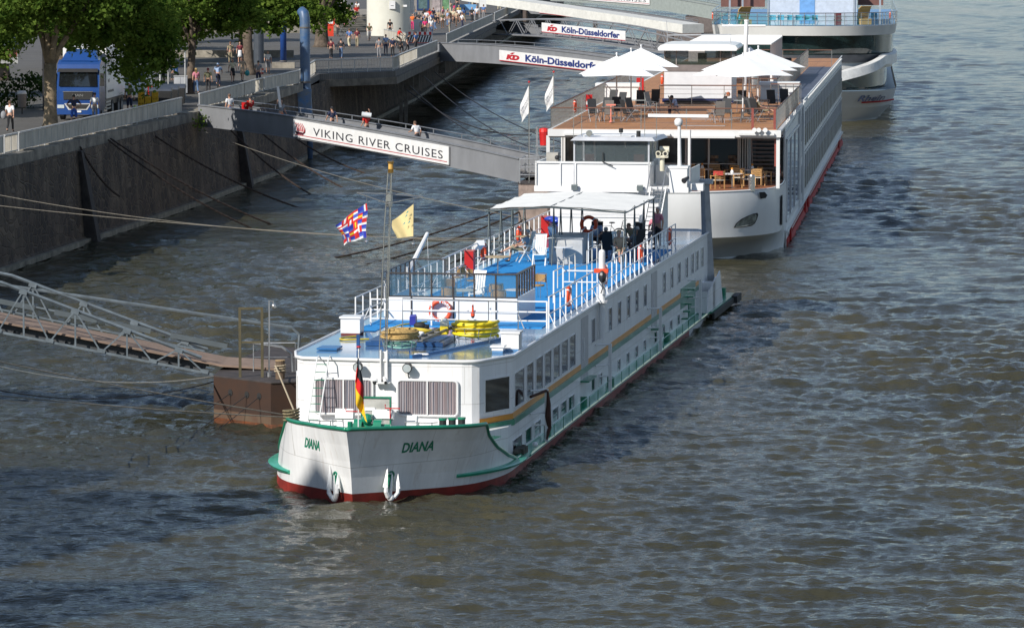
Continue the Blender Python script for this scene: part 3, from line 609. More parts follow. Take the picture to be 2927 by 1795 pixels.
# joints: pelvis chest neck shoulder elbow wrist hip knee ankle toe; person faces +y, feet at z 0 (seat height .45 when sitting)
def J(le, lw, re_, rw, lk, la, rk, ra, pel=(0, 0, .95), ch=(0, 0, 1.34), hd=(0, .02, 1.63), toe=.15):
    return dict(le=le, lw=lw, re=re_, rw=rw, lk=lk, la=la, rk=rk, ra=ra, pel=pel, ch=ch, hd=hd, toe=toe)
POSES = {
 'stand': J((-.25, -.03, 1.14), (-.27, .06, .90), (.25, -.03, 1.14), (.27, .05, .90), (-.10, .02, .50), (-.11, -.01, .09), (.10, .02, .50), (.12, .01, .09)),
 'walk': J((-.25, .10, 1.16), (-.24, .27, .97), (.25, -.13, 1.15), (.26, -.16, .90), (-.09, -.02, .50), (-.09, -.28, .16), (.09, .20, .53), (.09, .26, .10)),
 'stroll': J((-.25, -.11, 1.15), (-.26, -.10, .90), (.25, .08, 1.15), (.25, .22, .95), (-.09, .17, .52), (-.09, .20, .10), (.09, -.01, .50), (.09, -.20, .13)),
 'akimbo': J((-.42, -.08, 1.18), (-.22, .06, 1.02), (.42, -.08, 1.18), (.22, .06, 1.02), (-.13, .03, .50), (-.17, .0, .09), (.13, .03, .50), (.17, .02, .09)),
 'carry': J((-.26, .08, 1.15), (-.16, .33, 1.12), (.26, .08, 1.15), (.16, .33, 1.12), (-.09, .12, .51), (-.09, .12, .10), (.09, -.02, .50), (.09, -.18, .12)),
 'shoulder': J((-.25, -.03, 1.15), (-.25, .15, .98), (.34, .12, 1.56), (.20, .02, 1.80), (-.09, .12, .51), (-.09, .12, .10), (.09, -.02, .50), (.09, -.18, .12)),
 'climb': J((-.27, .17, 1.15), (-.26, .40, 1.10), (.27, .03, 1.12), (.27, .10, .88), (-.09, .20, .55), (-.09, .18, .13), (.09, .02, .50), (.09, -.24, .12), ch=(0, .14, 1.32), hd=(0, .26, 1.58)),
 'sit': J((-.24, .06, .72), (-.16, .30, .66), (.24, .06, .72), (.16, .30, .66), (-.11, .44, .52), (-.12, .46, .09), (.11, .44, .52), (.13, .42, .09), pel=(0, 0, .50), ch=(0, -.03, .90), hd=(0, .04, 1.19)),
 'hunch': J((-.24, .20, .70), (-.10, .42, .60), (.24, .20, .70), (.10, .42, .60), (-.13, .42, .52), (-.14, .40, .09), (.13, .42, .52), (.15, .42, .09), pel=(0, 0, .50), ch=(0, .16, .86), hd=(0, .32, 1.08)),
 'recline': J((-.25, .02, .72), (-.20, .28, .66), (.25, .02, .72), (.20, .28, .66), (-.08, .48, .62), (.10, .82, .42), (.11, .44, .52), (.12, .52, .09), pel=(0, 0, .50), ch=(0, -.16, .87), hd=(0, -.18, 1.17)),
 'bike': J((-.27, .24, 1.15), (-.25, .42, 1.03), (.27, .24, 1.15), (.25, .42, 1.03), (-.10, .28, .70), (-.10, .12, .28), (.10, .22, .52), (.10, .10, .12), pel=(0, -.10, .92), ch=(0, .06, 1.30), hd=(0, .13, 1.59)),
}
PC = {}
def hand_mb(w_, e_):
    w_ = Vector(w_); d = (w_-Vector(e_)).normalized(); sx = d.orthogonal().normalized(); sy = d.cross(sx); h = MB()
    h.tube([w_-d*.01, w_+d*.045, w_+d*.09], [.024, .036, .030], 6)
    for k, L_ in ((-1.5, .055), (-.5, .07), (.5, .066), (1.5, .05)):
        a = w_+d*.08+sx*(k*.017); h.tube([a, a+d*(L_*.6)+sy*.012, a+d*(L_*.85)+sy*.035], [.010, .009, .007], 5)
    a = w_+d*.03+sx*.03; h.tube([a, a+sx*.025+d*.03+sy*.01, a+sx*.03+d*.06+sy*.02], [.012, .010, .008], 5); return h
def person_parts(pose, female=False):
    k_ = (pose, female)
    if k_ in PC: return PC[k_]
    q = POSES[pose]; pel = Vector(q['pel']); ch = Vector(q['ch']); hd = Vector(q['hd']); up = (ch-pel).normalized()
    nk = ch+up*.15; mid = (pel+ch)*.5; sw = .165 if female else .19
    shl = ch+Vector((-sw, 0, .08)); shr = ch+Vector((sw, 0, .08)); hl = pel+Vector((-.09, 0, -.05)); hr = pel+Vector((.09, 0, -.05))
    V3 = Vector; le, lw, re_, rw, lk, la, rk, ra = [V3(q[c]) for c in ('le', 'lw', 're', 'rw', 'lk', 'la', 'rk', 'ra')]
    tl = la+V3((0, .13, -.05)); tr = ra+V3((0, .13, -.05))
    V = [pel, mid, ch, nk, nk+(hd-nk)*.5, shl, le, lw, shr, re_, rw, hl, lk, la, tl, hr, rk, ra, tr]
    Ed = [(0, 1), (1, 2), (2, 3), (3, 4), (2, 5), (5, 6), (6, 7), (2, 8), (8, 9), (9, 10), (0, 11), (11, 12), (12, 13), (13, 14), (0, 15), (15, 16), (16, 17), (17, 18)]
    hp = .125 if female else .115
    Rr = [(hp, .10), (.11, .095), (.13, .10), .055, .055, .062, .045, .028, .062, .045, .028, .085, .058, .038, .03, .085, .058, .038, .03]
    body = skin_mesh([tuple(v) for v in V], Ed, Rr)
    # head: skull, jaw, nose, ears, eyes
    h = MB(); h.lathe([(.001, -.125), (.045, -.115), (.066, -.075), (.078, -.02), (.082, .03), (.074, .075), (.045, .105), (.001, .115)], (0, 0, 0), 12, .92, 1.1)
    h.add([(-.014, .085, -.02), (.014, .085, -.02), (0, .115, -.035), (0, .084, .03)], [(0, 1, 2), (1, 3, 2), (3, 0, 2)])
    for sx in (-1, 1): h.ball((sx*.078, 0, -.01), .02, 5, (.4, .8, 1.2))
    h.xf(Matrix.Translation(hd)); body.merge(h); body.merge(hand_mb(lw, le)); body.merge(hand_mb(rw, re_))
    ft = MB()
    for sx in (-1, 1):
        ft.ball((sx*.03, .088, .005), .011, 5); 
    ft.obox((0, .09, -.062), (.04, .01, .008)); ft.xf(Matrix.Translation(hd))
    shirt = skin_mesh([tuple(v) for v in [mid*.35+pel*.65, mid, ch, nk-(nk-ch)*.35, shl, shl+(le-shl)*.8, shr, shr+(re_-shr)*.8]], [(0, 1), (1, 2), (2, 3), (2, 4), (4, 5), (2, 6), (6, 7)],
                      [(hp+.025, .125), (.128, .115), (.15, .12), .075, .08, .066, .08, .066])
    leg = lambda f: [hl+(lk-hl)*1, lk+(la-lk)*f, hr+(rk-hr)*1, rk+(ra-rk)*f]
    def pants(f, r=.07, r2=.055):
        return skin_mesh([tuple(v) for v in [pel+up*.09, pel, hl, lk, lk+(la-lk)*f, hr, rk, rk+(ra-rk)*f]], [(0, 1), (1, 2), (2, 3), (3, 4), (1, 5), (5, 6), (6, 7)], [(hp+.015, .115), (hp+.02, .12), .10, r, r2, .10, r, r2])
    long_ = pants(.92); short = pants(.12, .078, .075)
    sk = MB()
    if pose in ('stand', 'walk', 'stroll', 'carry', 'climb', 'shoulder', 'akimbo'):
        sk.lathe([(hp+.01, .12), (hp+.03, .0), (.17, -.25), (.20, -.42)][::-1], pel, 14, 1, .85)
    else: sk = short
    sh = MB()
    for a, t in ((la, tl), (ra, tr)):
        c = (a+t)/2+V3((0, .02, -.015)); sh.ball(c, .055, 7, (.8, 2.0, .75))
    hair = MB(); hair.lathe([(.088, -.015), (.093, .03), (.086, .08), (.052, .118), (.001, .128)], (0, 0, 0), 12, .95, 1.08)
    hair.v = [(x, y-.018-(.02 if z < .03 else 0), z) for x, y, z in hair.v]
    hs_ = MB().merge(hair, Matrix.Translation(hd))
    lng = MB().merge(hair); rows = [[(.088*math.cos(a)*(1+.0*z), -.01+.085*math.sin(a)-.02, z) for a in [math.pi+math.pi*i/8 for i in range(9)]] for z in (.03, -.05, -.13, -.22)]
    lng.grid(rows); lng.grid([r[::-1] for r in rows]); lng.xf(Matrix.Translation(hd))
    def mk(mb, n):
        me = bpy.data.meshes.new(n); me.from_pydata(mb.v, [], mb.f); me.materials.append(None); me.polygons.foreach_set('use_smooth', [True]*len(mb.f)); me.update(); return me
    PC[k_] = dict(body=mk(body, 'body'), face=mk(ft, 'face'), shirt=mk(shirt, 'shirt'), trousers=mk(long_, 'trousers'), shorts=mk(short, 'shorts'), skirt=mk(sk, 'skirt'), shoes=mk(sh, 'shoes'), hair=mk(hs_, 'hair'), long_hair=mk(lng, 'long_hair'))
    return PC[k_]
CLR = dict(white=(.72, .72, .72), black=(.018, .018, .02), navy=(.02, .028, .07), grey=(.24, .24, .25), dark=(.035, .033, .035), red=(.55, .02, .015), blue=(.09, .18, .40), ltblue=(.30, .40, .58),
           khaki=(.32, .27, .17), olive=(.11, .11, .06), pink=(.60, .22, .27), cream=(.62, .55, .38), jeans=(.10, .17, .30), brown=(.12, .07, .045), tan=(.45, .33, .22), yellow=(.7, .55, .12), maroon=(.15, .02, .03),
           magenta=(.6, .03, .15), orange=(.75, .17, .03), green=(.08, .18, .07), blond=(.45, .30, .12), silver=(.42, .41, .39), bald=(.50, .30, .21), redhair=(.35, .09, .03), turq=(.05, .40, .42), rblue=(.03, .10, .42), patt=(.25, .35, .45))
def cm(n): return mat('cloth_'+n, CLR[n], .85, var=.12, scale=9)
M_skin = mat('skin', (.50, .28, .19), .6, var=.08)
M_face = mat('face_features', (.07, .03, .025), .6)
def person(label, pose, shirt, legs, hair, fr, loc, rz, group=None, kind='trousers', female=False, lh=False, h=1.0, shoes='dark'):
    P = person_parts(pose, female)
    def ob(n, me, m, par=None):
        o = bpy.data.objects.new(n, me); COL.objects.link(o); o.material_slots[0].link = 'OBJECT'; o.material_slots[0].material = m
        if par: o.parent = par
        return o
    r = ob('person', P['body'], M_skin); r.location = fr.p(*loc); r.rotation_euler = (0, 0, rz-fr.a); r.scale = (h, h, h)
    tag(r, label, 'person', group)
    ob('face', P['face'], M_face, r); ob('shirt' if shirt else 'shirt', P['shirt'], cm(shirt), r); ob(kind, P[kind], cm(legs), r)
    ob('shoes', P['shoes'], cm(shoes), r); ob('hair', P['long_hair' if lh else 'hair'], cm(hair), r); return r
# ------------------------------------------------------------------ fittings of the near ship
DZ = 3.645
def railing(x, y0, y1, z0, h, out, step=1.25, brace=True, mids=(.45,)):
    b = MB(); n = max(1, round((y1-y0)/step)); b.tube([(x, y0, z0+h), (x, y1, z0+h)], .026, 6)
    for m_ in mids: b.tube([(x, y0, z0+h*m_), (x, y1, z0+h*m_)], .02, 5)
    for i in range(n+1):
        y = y0+(y1-y0)*i/n; b.bar((x, y, z0-.01), (x, y, z0+h), .042, .03)
        if brace and i % 2 == 0: b.bar((x, y, z0+h*.5), (x+out*.26, y, z0-.02), .04, .025)
    return b
railing(2.98, 17.2, 51.0, 3.62, 1.05, 1).build('side_railing', M_rail, D)
railing(-3.38, 16.3, 59, 3.62, 1.02, -1, brace=True).build('side_railing', M_rail, D)
b = MB()
for z in (4.50, 4.15, 3.85): b.tube([(-3.06, 17.3, z), (2.9, 17.3, z)], .028, 6)
for x in (-3.06, -1.0, 1.0, 2.9): b.bar((x, 17.3, 3.62), (x, 17.3, 4.52), .05, .04)
b.build('cross_railing', M_rail, D)
b = MB()
b.tube([(-1.9, 16.9, 3.62), (-1.9, 16.9, 4.58), (2.0, 16.9, 4.52), (2.0, 16.9, 3.62)], .022, 6)
for x in (.0, 1.0): b.tube([(x, 16.9, 3.62), (x, 16.9, 4.55)], .018, 5)
b.tube([(-1.9, 16.9, 4.15), (2.0, 16.9, 4.12)], .012, 5); b.tube([(2.0, 16.9, 4.1), (2.25, 16.6, 3.65)], .02, 5)
b.build('hand_rail', M_sst, D)
b = MB(); b.tube([(1.75, 28.4, 4.6), (2.95, 28.4, 4.6)], .03, 6); b.tube([(1.75, 28.4, 4.2), (2.95, 28.4, 4.2)], .025, 6)
b.bar((1.75, 28.4, 3.62), (1.75, 28.4, 4.75), .05); b.bar((1.75, 26.2, 3.62), (1.75, 26.2, 4.75), .05); b.tube([(1.75, 28.4, 4.75), (1.75, 26.2, 4.75)], .03, 6); b.build('gate_railing', M_rail, D)
# rope stanchions round the stair hatch
b = MB()
for (xa, ya, xb, yb) in ((1.0, 32, 1.05, 36), (1.3, 37.4, 1.35, 41.0)):
    for i in range(4):
        f = i/3; b.bar((xa+(xb-xa)*f, ya+(yb-ya)*f, 3.62), (xa+(xb-xa)*f, ya+(yb-ya)*f, 4.62), .035)
    for z in (4.6, 4.1): b.tube([(xa, ya, z), (xb, yb, z)], .018, 5)
    b.tube([(xb, yb, 4.6), (xb+.2, yb-1.2, 3.9), (xb+.3, yb-2.2, 3.65)], .02, 5)
b.tube([(1.05, 36, 4.1), (1.3, 37.4, 4.1)], .018, 5)
b.build('stair_guard', mat('rope_rail', (.6, .57, .5), .7), D)
# windscreen: white panel with dark framed glass above, returns on both sides
b = MB(); b.box(-2.78, 1.62, 19.0, 19.05, 3.62, 4.44); b.box(1.57, 1.62, 19.05, 22.9, 3.62, 4.44); b.box(-3.05, -3.0, 19.6, 24.9, 3.62, 4.3); wsn = b.build('windscreen_panel', M_white, D)
b = MB(); zt = 5.22
for i in range(7):
    x = -2.78+4.4*i/6; b.box(x-.025, x+.025, 18.98, 19.06, 4.46, zt)
b.box(-2.8, 1.64, 18.97, 19.07, zt, zt+.05); b.box(-2.8, 1.64, 18.99, 19.06, 4.44, 4.48)
for i in range(8):
    y = 19.1+3.8*i/7; b.box(1.56, 1.62, y-.025, y+.025, 4.46, zt)
b.box(1.55, 1.63, 19.07, 22.95, zt, zt+.05)
for i in range(8):
    y = 19.1+5.8*i/7; b.box(-3.05, -3.0, y-.02, y+.02, 4.3, zt)
b.box(-3.06, -2.99, 19.0, 24.95, zt, zt+.04)
b.box(-3.05, -1.9, 24.9, 24.95, zt, zt+.04); b.box(-1.94, -1.9, 24.9, 24.95, 3.65, zt); b.box(-3.0, -1.9, 24.9, 24.95, 4.2, 4.24)
for x in (-2.0, -.55, .9): b.box(x-.02, x+.02, 18.96, 18.998, 3.65, 4.44)
b.build('windscreen_frame', mat('bronze_frame', (.07, .06, .055), .4, .3), wsn)
b = MB(); b.box(-2.78, 1.6, 19.02, 19.03, 4.48, zt); b.box(-3.03, -3.02, 19.1, 24.9, 4.3, zt); b.box(-3.0, -1.94, 24.92, 24.93, 4.24, zt); b.box(1.585, 1.595, 19.1, 22.9, 4.46, zt); b.build('windscreen_glass', M_tint, wsn)
# foredeck: hatch recess with lattice, mast
b = MB(); b.box(-1.9, .6, 10.6, 12.9, 3.63, 3.76); b.box(-1.75, .45, 10.75, 12.75, 3.76, 3.78); b.box(-1.95, -1.85, 9.4, 9.5, 3.63, 4.1); b.box(-.45, -.37, 10.4, 10.48, 3.63, 4.25); b.build('skylight_hatch', mat('navy_hatch_paint', (.015, .07, .20), .35, var=.2), D)
b = MB()
for (dx, dy) in ((-.13, 0), (.10, 0), (0, .22)):
    b.tube([(-.83+dx, 8.1+dy, 3.62), (-.68+dx*.8, 8.1+dy, 7.6), (-.60+dx*.45, 8.1+dy*.5, 9.35)], .02, 6)
for z in [3.9+.42*i for i in range(12)]:
    f = (z-3.62)/5.7; x = -.83+.23*f; w_ = .12*(1-.5*f); b.bar((x-w_, 8.1, z), (x+w_, 8.1, z), .009); b.bar((x+w_, 8.1, z), (x, 8.1+.2*(1-.5*f), z+.2), .008)
b.box(-.70, -.56, 8.0, 8.3, 8.42, 8.62); b.cyl((-.63, 8.12, 8.25), (-.63, 8.12, 8.7), .10)
b.tube([(-1.64, 8.0, 8.68), (-.62, 8.3, 8.62), (.46, 8.0, 8.58)], .022, 6); b.tube([(-1.64, 8.0, 8.68), (-.62, 7.9, 8.36), (.46, 8.0, 8.58)], .018, 6)
mst = b.build('signal_mast', M_sst, D)
b = MB(); b.cyl((-.58, 8.1, 9.3), (-.58, 8.1, 9.42), .09); b.cyl((-.58, 8.1, 9.60), (-.58, 8.1, 9.66), .1); b.tube([(-.5, 8.05, 9.35), (-.5, 8.05, 9.72)], .01, 4); b.build('masthead_lantern', mat('brass', (.45, .26, .07), .3, .9), mst)
b = MB(); b.cyl((-.58, 8.1, 9.42), (-.58, 8.1, 9.60), .075); b.build('lantern_glass', mat('amber_glass', (.75, .45, .12), .2), mst)
b = MB(); b.box(-.58, -.54, 6.25, 6.40, 2.95, 3.95); b.box(-.38, -.34, 6.25, 6.40, 2.95, 3.95); b.box(-.58, -.34, 6.38, 6.42, 3.1, 3.9); b.box(-.66, -.26, 6.1, 6.4, 2.93, 2.97); b.build('mast_tabernacle', M_rail, D)
for x, t_ in ((-1.33, 7.2), (.15, 7.15)):
    b = MB(); b.tube([(x, 8.05, 8.55), (x, 8.0, t_)], .007, 4); b.ball((x, 8.0, t_-.05), .06, 8); b.build('flag_halyard', M_sst, mst)
# canopy
b = MB(); rows = []
for i in range(17):
    s_ = 41.2+9.0*i/16; row = []
    for k in range(13):
        x = -3.2+5.45*k/12; z = 6.02-.16*abs((x+.75)/3.0)**1.3-.035*abs(math.sin(i*math.pi/4))-.015*math.sin(k*2.1+i); row.append((x, s_, z))
    rows.append(row)
b.grid(rows); b.grid([[(x, y, z-.03) for x, y, z in r][::-1] for r in rows])
cn = b.build('sun_canopy', mat('white_awning_cloth', (.80, .79, .74), .8, var=.04), D, True)
b = MB()
for z_ in (0,):
    b.tube([(-3.22, 41.15, 5.80), (-.75, 41.15, 5.98), (2.27, 41.15, 5.80), (2.27, 50.25, 5.80), (-.75, 50.25, 5.98), (-3.22, 50.25, 5.80)], .03, 6, closed=True)
    b.tube([(-.75, 41.15, 5.98), (-.75, 50.25, 5.98)], .03, 6)
for x in (-3.15, -.75, 2.2):
    for s_ in (41.4, 44.2, 47.0, 50.0):
        if x == -.75 and s_ == 41.4: s_ = 42.4
        for sg in (-1, 1): b.tube([(x, s_+sg*.55, 3.64), (x, s_+sg*.08, 5.5), (x, s_, 5.88 if x != -.75 else 5.95)], .024, 6)
b.build('canopy_frame', mat('canopy_steel', (.10, .12, .12), .4, .5), cn)
# serving counter under the awning
b = MB(); b.box(-1.0, .32, 42.8, 45.6, 3.64, 4.64); b.box(-1.05, .37, 42.75, 45.65, 4.64, 4.68); ct = b.build('serving_counter', mat('pale_grey_panel', (.48, .48, .47), .5), D)
b = MB()
for y in (42.9, 44, 45.4): b.bar((.55, y, 3.64), (.55, y, 4.85), .04)
b.tube([(.55, 42.9, 4.85), (.55, 45.4, 4.85)], .025, 6); b.tube([(.55, 42.9, 4.3), (.55, 45.4, 4.3)], .02, 6); b.build('counter_rail', M_rail, ct)
# aft locker, lift column and wheelhouse
b = MB(); b.box(-2.3, 1.1, 53.6, 54.6, 3.64, 4.72); b.box(-2.34, 1.14, 53.56, 54.64, 4.72, 4.8); b.build('deck_locker', M_white, D)
wh = MB(); wh.box(-3.1, 1.55, 56.6, 59.8, 3.6, 5.62); wh.build('wheelhouse_trunk', M_white, D)
b = MB(); b.box(-3.7, 2.9, 56.0, 60.2, 5.62, 5.86); b.box(-3.6, 1.25, 56.06, 56.12, 5.86, 6.86)
b.box(-3.66, 1.3, 56.0, 56.14, 6.82, 6.90); b.box(1.2, 1.26, 56.0, 60, 5.86, 6.88); b.box(-3.66, -3.58, 56.0, 60, 5.86, 6.88)
for x in (-3.64, -2.6, -1.95, 1.2): b.box(x, x+.05, 56.0, 56.06, 5.86, 6.82)
b.box(2.08, 2.84, 56.0, 56.9, 5.86, 6.72); b.box(2.02, 2.88, 55.97, 56.93, 6.66, 6.74); b.box(2.86, 2.9, 56.9, 60.1, 5.86, 6.6); b.box(1.3, 2.1, 57.6, 57.66, 5.86, 6.7)
b.box(2.8, 3.5, 56.2, 56.7, 5.7, 6.0)
wp = b.build('wheelhouse_platform', M_white, D)
b = MB(); b.add([(-2.12, 55.8, 7.80), (1.5, 55.8, 7.80), (1.62, 59.2, 7.80), (-2.2, 59.2, 7.80), (-1.95, 56.0, 7.95), (1.35, 56.0, 7.95), (1.45, 59.1, 7.95), (-2.05, 59.1, 7.95)], [(0, 3, 2, 1), (4, 5, 6, 7), (0, 1, 5, 4), (1, 2, 6, 5), (2, 3, 7, 6), (3, 0, 4, 7)])
for x, y in ((-1.98, 56.05), (1.2, 56.05), (-1.98, 58.8), (1.2, 58.8), (1.2, 57.2)): b.bar((x, y, 5.86), (x, y, 7.82), .07)
b.box(1.2, 1.26, 57.25, 58.8, 5.9, 6.95)
cab = b.build('wheelhouse_cabin', mat('grey_white_paint', (.50, .51, .53), .4, var=.1), D)
b = MB(); b.box(-1.95, 1.17, 56.05, 56.07, 6.9, 7.78); b.box(1.2, 1.22, 56.1, 58.8, 6.9, 7.78); b.box(-1.98, -1.96, 56.1, 58.8, 6.9, 7.78); b.box(-1.9, 1.1, 58.82, 58.84, 6.9, 7.78); b.build('cabin_window', glassmat('cabin_glass', (.12, .15, .16), .3), cab)
b = MB(); b.box(-1.9, 1.1, 56.4, 57.0, 6.3, 6.88); b.box(-1.6, -1.2, 56.5, 56.6, 6.9, 7.2); b.box(.5, .95, 56.5, 56.6, 6.88, 7.2); b.build('control_console', mat('red_brown_console', (.10, .03, .02), .4), cab)
b = MB(); b.obox((-.2, 57.6, 6.95), (.55, .14, .95)); b.obox((-.2, 57.5, 7.45), (.32, .12, .22)); b.build('helm_chair', M_black, cab)
b = MB(); b.tube([(-.75, 55.98, 7.3), (-.75, 55.95, 6.9), (-.3, 55.9, 6.72)], .025, 5); b.build('window_wiper', M_black, cab)
b = MB(); b.box(-1.6, .6, 56.1, 56.14, 8.02, 8.05); b.box(-1.6, -1.56, 56.1, 56.14, 7.95, 8.05); b.box(.6, .64, 56.1, 56.14, 7.95, 8.05); b.box(-.9, .4, 56.3, 57.6, 7.955, 7.98); b.build('roof_rack', M_rail, cab)
b = MB(); b.cyl((-1.35, 56.2, 8.1), (-1.35, 56.0, 8.1), .13); b.cyl((-1.35, 56.1, 7.95), (-1.35, 56.1, 8.1), .03); b.build('search_light', M_sst, cab)
b = MB(); b.cyl((-.05, 56.5, 7.95), (-.05, 56.5, 8.3), .02); b.cyl((-.05, 56.5, 8.12), (-.05, 56.5, 8.3), .09); b.build('deck_beacon', M_black, cab)
b = MB(); b.cyl((.7, 56.5, 7.95), (.7, 56.5, 8.2), .09); b.build('deck_beacon', M_black, cab)
for x, z in ((-1.75, 9.6), (.95, 9.7), (1.45, 9.4), (-2.1, 9.3)):
    b = MB(); b.tube([(x, 56.6, 7.9), (x, 56.6, z)], .014, 5); b.build('whip_aerial', M_sst, cab)
b = MB()
for x in (1.52, 1.78, 2.04): pass
b.cyl((1.7, 56.6, 6.5), (1.7, 56.6, 7.1), .1); b.obox((1.72, 56.5, 7.12), (.5, .25, .1)); b.cyl((1.6, 56.6, 7.42), (2.0, 56.6, 7.42), .13); b.cyl((1.56, 56.6, 7.25), (1.56, 56.35, 7.25), .12); b.cyl((1.86, 56.6, 7.25), (1.86, 56.35, 7.25), .12)
sp = b.build('loud_hailer', mat('ivory_paint', (.66, .62, .48), .4), D)
b = MB(); b.cyl((1.56, 56.345, 7.25), (1.56, 56.34, 7.25), .075); b.build('speaker_cone', M_black, sp); b = MB(); b.cyl((1.86, 56.345, 7.25), (1.86, 56.34, 7.25), .075); b.build('speaker_cone', M_black, sp)
b = MB(); b.tube([(2.47, 56.4, 6.7), (2.45, 56.4, 8.45)], [.085, .07], 10); rm = b.build('radar_mast', M_rail, D)
b = MB(); b.lathe([(.06, 0), (.17, .08), (.18, .25), (.12, .34), (.05, .36)], (2.42, 56.4, 8.40), 14); b.build('radar_housing', M_white, rm, True)
b = MB(); b.obox((2.42, 56.35, 8.86), (2.6, .12, .13), rz=R(-4)); b.build('radar_scanner', M_white, rm)
for x in (-1.95, .85):
    b = MB(); b.obox((x, 55.9, 5.82), (.26, .14, .22), rx=R(15)); b.build('work_light', mat('lamp_grey', (.15, .18, .18), .3), D)
b = MB(); b.obox((-3.0, 56.7, 7.05), (.5, .5, .38)); b.build('grey_cabinet', mat('warm_grey_box', (.40, .38, .34), .6), D)
b = MB(); b.ball((-2.75, 56.2, 7.05), .1, 8); b.cyl((-2.75, 56.2, 6.86), (-2.75, 56.2, 7.0), .015); b.build('small_spotlight', M_dark, D)
b = MB(); b.cyl((2.9, 55.9, 6.28), (2.75, 55.6, 6.15), .06, .12); b.build('fog_horn', M_dark, D)
# stair to wheelhouse
b = MB()
for x in (1.33, 1.98): b.bar((x, 55.9, 5.86), (x-.25, 54.6, 3.64), .05, .12); b.tube([(x, 56.1, 6.75), (x, 55.8, 6.7), (x-.2, 54.8, 4.9), (x-.25, 54.6, 3.9)], .025, 6)
st = b.build('wheelhouse_stair', M_steel, D)
for i in range(12):
    f = (i+.5)/12; b = MB(); b.box(1.33-.25*(1-f), 1.98-.25*(1-f), 54.6+1.3*f-.07, 54.6+1.3*f+.07, 3.64+2.2*f, 3.67+2.2*f); b.build('tread', M_steel, st)
# thick white post with gear, crane pylon at the stern, boom to port
b = MB(); b.tube([(3.36, 27, 2.3), (3.36, 27, 5.35)], .12, 12); b.ball((3.36, 27, 5.38), .12, 8); b.cyl((3.36, 27, 3.60), (3.36, 27, 3.68), .22); b.build('davit_post', M_rail, D)
b = MB(); b.obox((3.36, 26.85, 4.75), (.5, .2, .14)); b.build('winch_cover', M_life, D)
b = MB(); b.ball((3.4, 26.8, 4.55), .15, 7, (1, 1, 1.5)); b.tube([(3.3, 26.8, 4.5), (3.45, 26.7, 4.2), (3.35, 26.8, 3.95)], .02, 5); b.build('winch', M_dark, D)
b = MB(); b.tube([(3.2, 60.9, 1.5), (3.1, 60.2, 5.75)], [.26, .19], 4); b.obox((3.1, 60.15, 5.85), (.7, .4, .2)); b.build('crane_arm', mat('crane_grey', (.42, .44, .46), .45, .2), D)
b = MB(); b.prism([(0, 0)]*3, 0, 0) if False else None
P_ = [(56.4, .47), (62.4, .47), (61.3, 1.9), (60.4, 1.75), (59.6, 1.75), (58.6, 1.5), (57.2, 1.4)]
for x in (3.66, 2.95): b.add([(x, y, z) for y, z in P_]+[(x-.05, y, z) for y, z in P_], [tuple(range(7)), tuple(range(13, 6, -1))]+[(i, i+7, (i+1) % 7+7, (i+1) % 7) for i in range(7)])
b.box(2.95, 3.66, 58.6, 59.5, .47, 1.6); b.box(2.95, 3.66, 56.4, 56.5, .5, 1.4); b.build('crane_pylon', M_whitedirt, D)
b = MB(); b.prism([(2.0, 57.5), (3.74, 57.5), (3.78, 66.6), (2.2, 67.6), (-2.2, 67.6), (-3.9, 66), (-3.9, 57.5)], .38, .46); b.build('stern_deck', M_green, D)
b = MB(); b.box(3.76, 3.86, 57.5, 65, .14, .40); b.box(3.72, 4.0, 65, 66.8, .14, .46); b.build('fender_beam', M_black, D)
for t_, s_ in ((3.62, 13.6), (3.6, 21.8), (3.62, 28.2), (3.58, 44.5), (3.5, 65.0)):
    b = MB(); b.cyl((t_-.12, s_, .45), (t_-.12, s_, .84), .12, n=14); b.build('green_bollard', M_green, D)
b = MB(); b.tube([(-3.4, 25.6, 3.62), (-3.4, 25.6, 4.9)], .07); b.tube([(-3.4, 25.6, 4.6), (-3.25, 28.7, 5.85)], [.11, .07], 8); b.tube([(-3.25, 28.7, 5.8), (-3.2, 28.7, 4.3)], .008, 4); b.build('boat_boom', M_rail, D)
# swing-out gangway posts along the starboard side deck
for s_ in (12.4, 27.0, 41.0, 54.0):
    b = MB(); b.bar((3.66, s_, .45), (3.66, s_, 2.15), .11); b.tube([(3.66, s_, 2.12), (3.22, s_-.6, 2.15)], .03, 6); b.tube([(3.66, s_, 1.4), (3.22, s_-.6, 1.4)], .025, 6); b.tube([(3.66, s_, 1.0), (3.3, s_-.3, 1.0)], .025, 6); b.build('side_fender_post', M_rail, D)
b = MB(); b.tube([(3.70, 12.35, 2.1), (3.74, 12.3, 1.7), (3.72, 12.3, 1.3), (3.75, 12.4, .9), (3.7, 12.2, .55)], [.03, .07, .10, .07, .03], 7); b.tube([(3.66, 12.4, 2.1), (3.3, 11.4, 2.0)], .05, 6); b.build('shore_cable', mat('rusty_cable', (.07, .03, .02), .9), D)
b = MB(); b.tube([(3.6+.06, s, .85) for s in (13.6, 21.8, 28.2, 36, 44.5, 53)], .014, 5)
for s in range(14, 53, 2): b.bar((3.66, s, .45), (3.66, s, .85), .022)
b.build('deck_edge_rail', M_green, D)
b = MB(); b.obox((3.4, 8.9, .6), (.3, .9, .2)); b.ball((3.42, 9.3, .6), .14, 8); b.ball((3.35, 8.5, .6), .16, 7, (1, 1.6, .7)); b.build('rope_fender_pile', mat('old_fender', (.12, .11, .08), .9, var=.4), D)
b = MB(); b.ball((3.62, 10.3, .62), .09, 8); b.build('white_float', M_white, D)
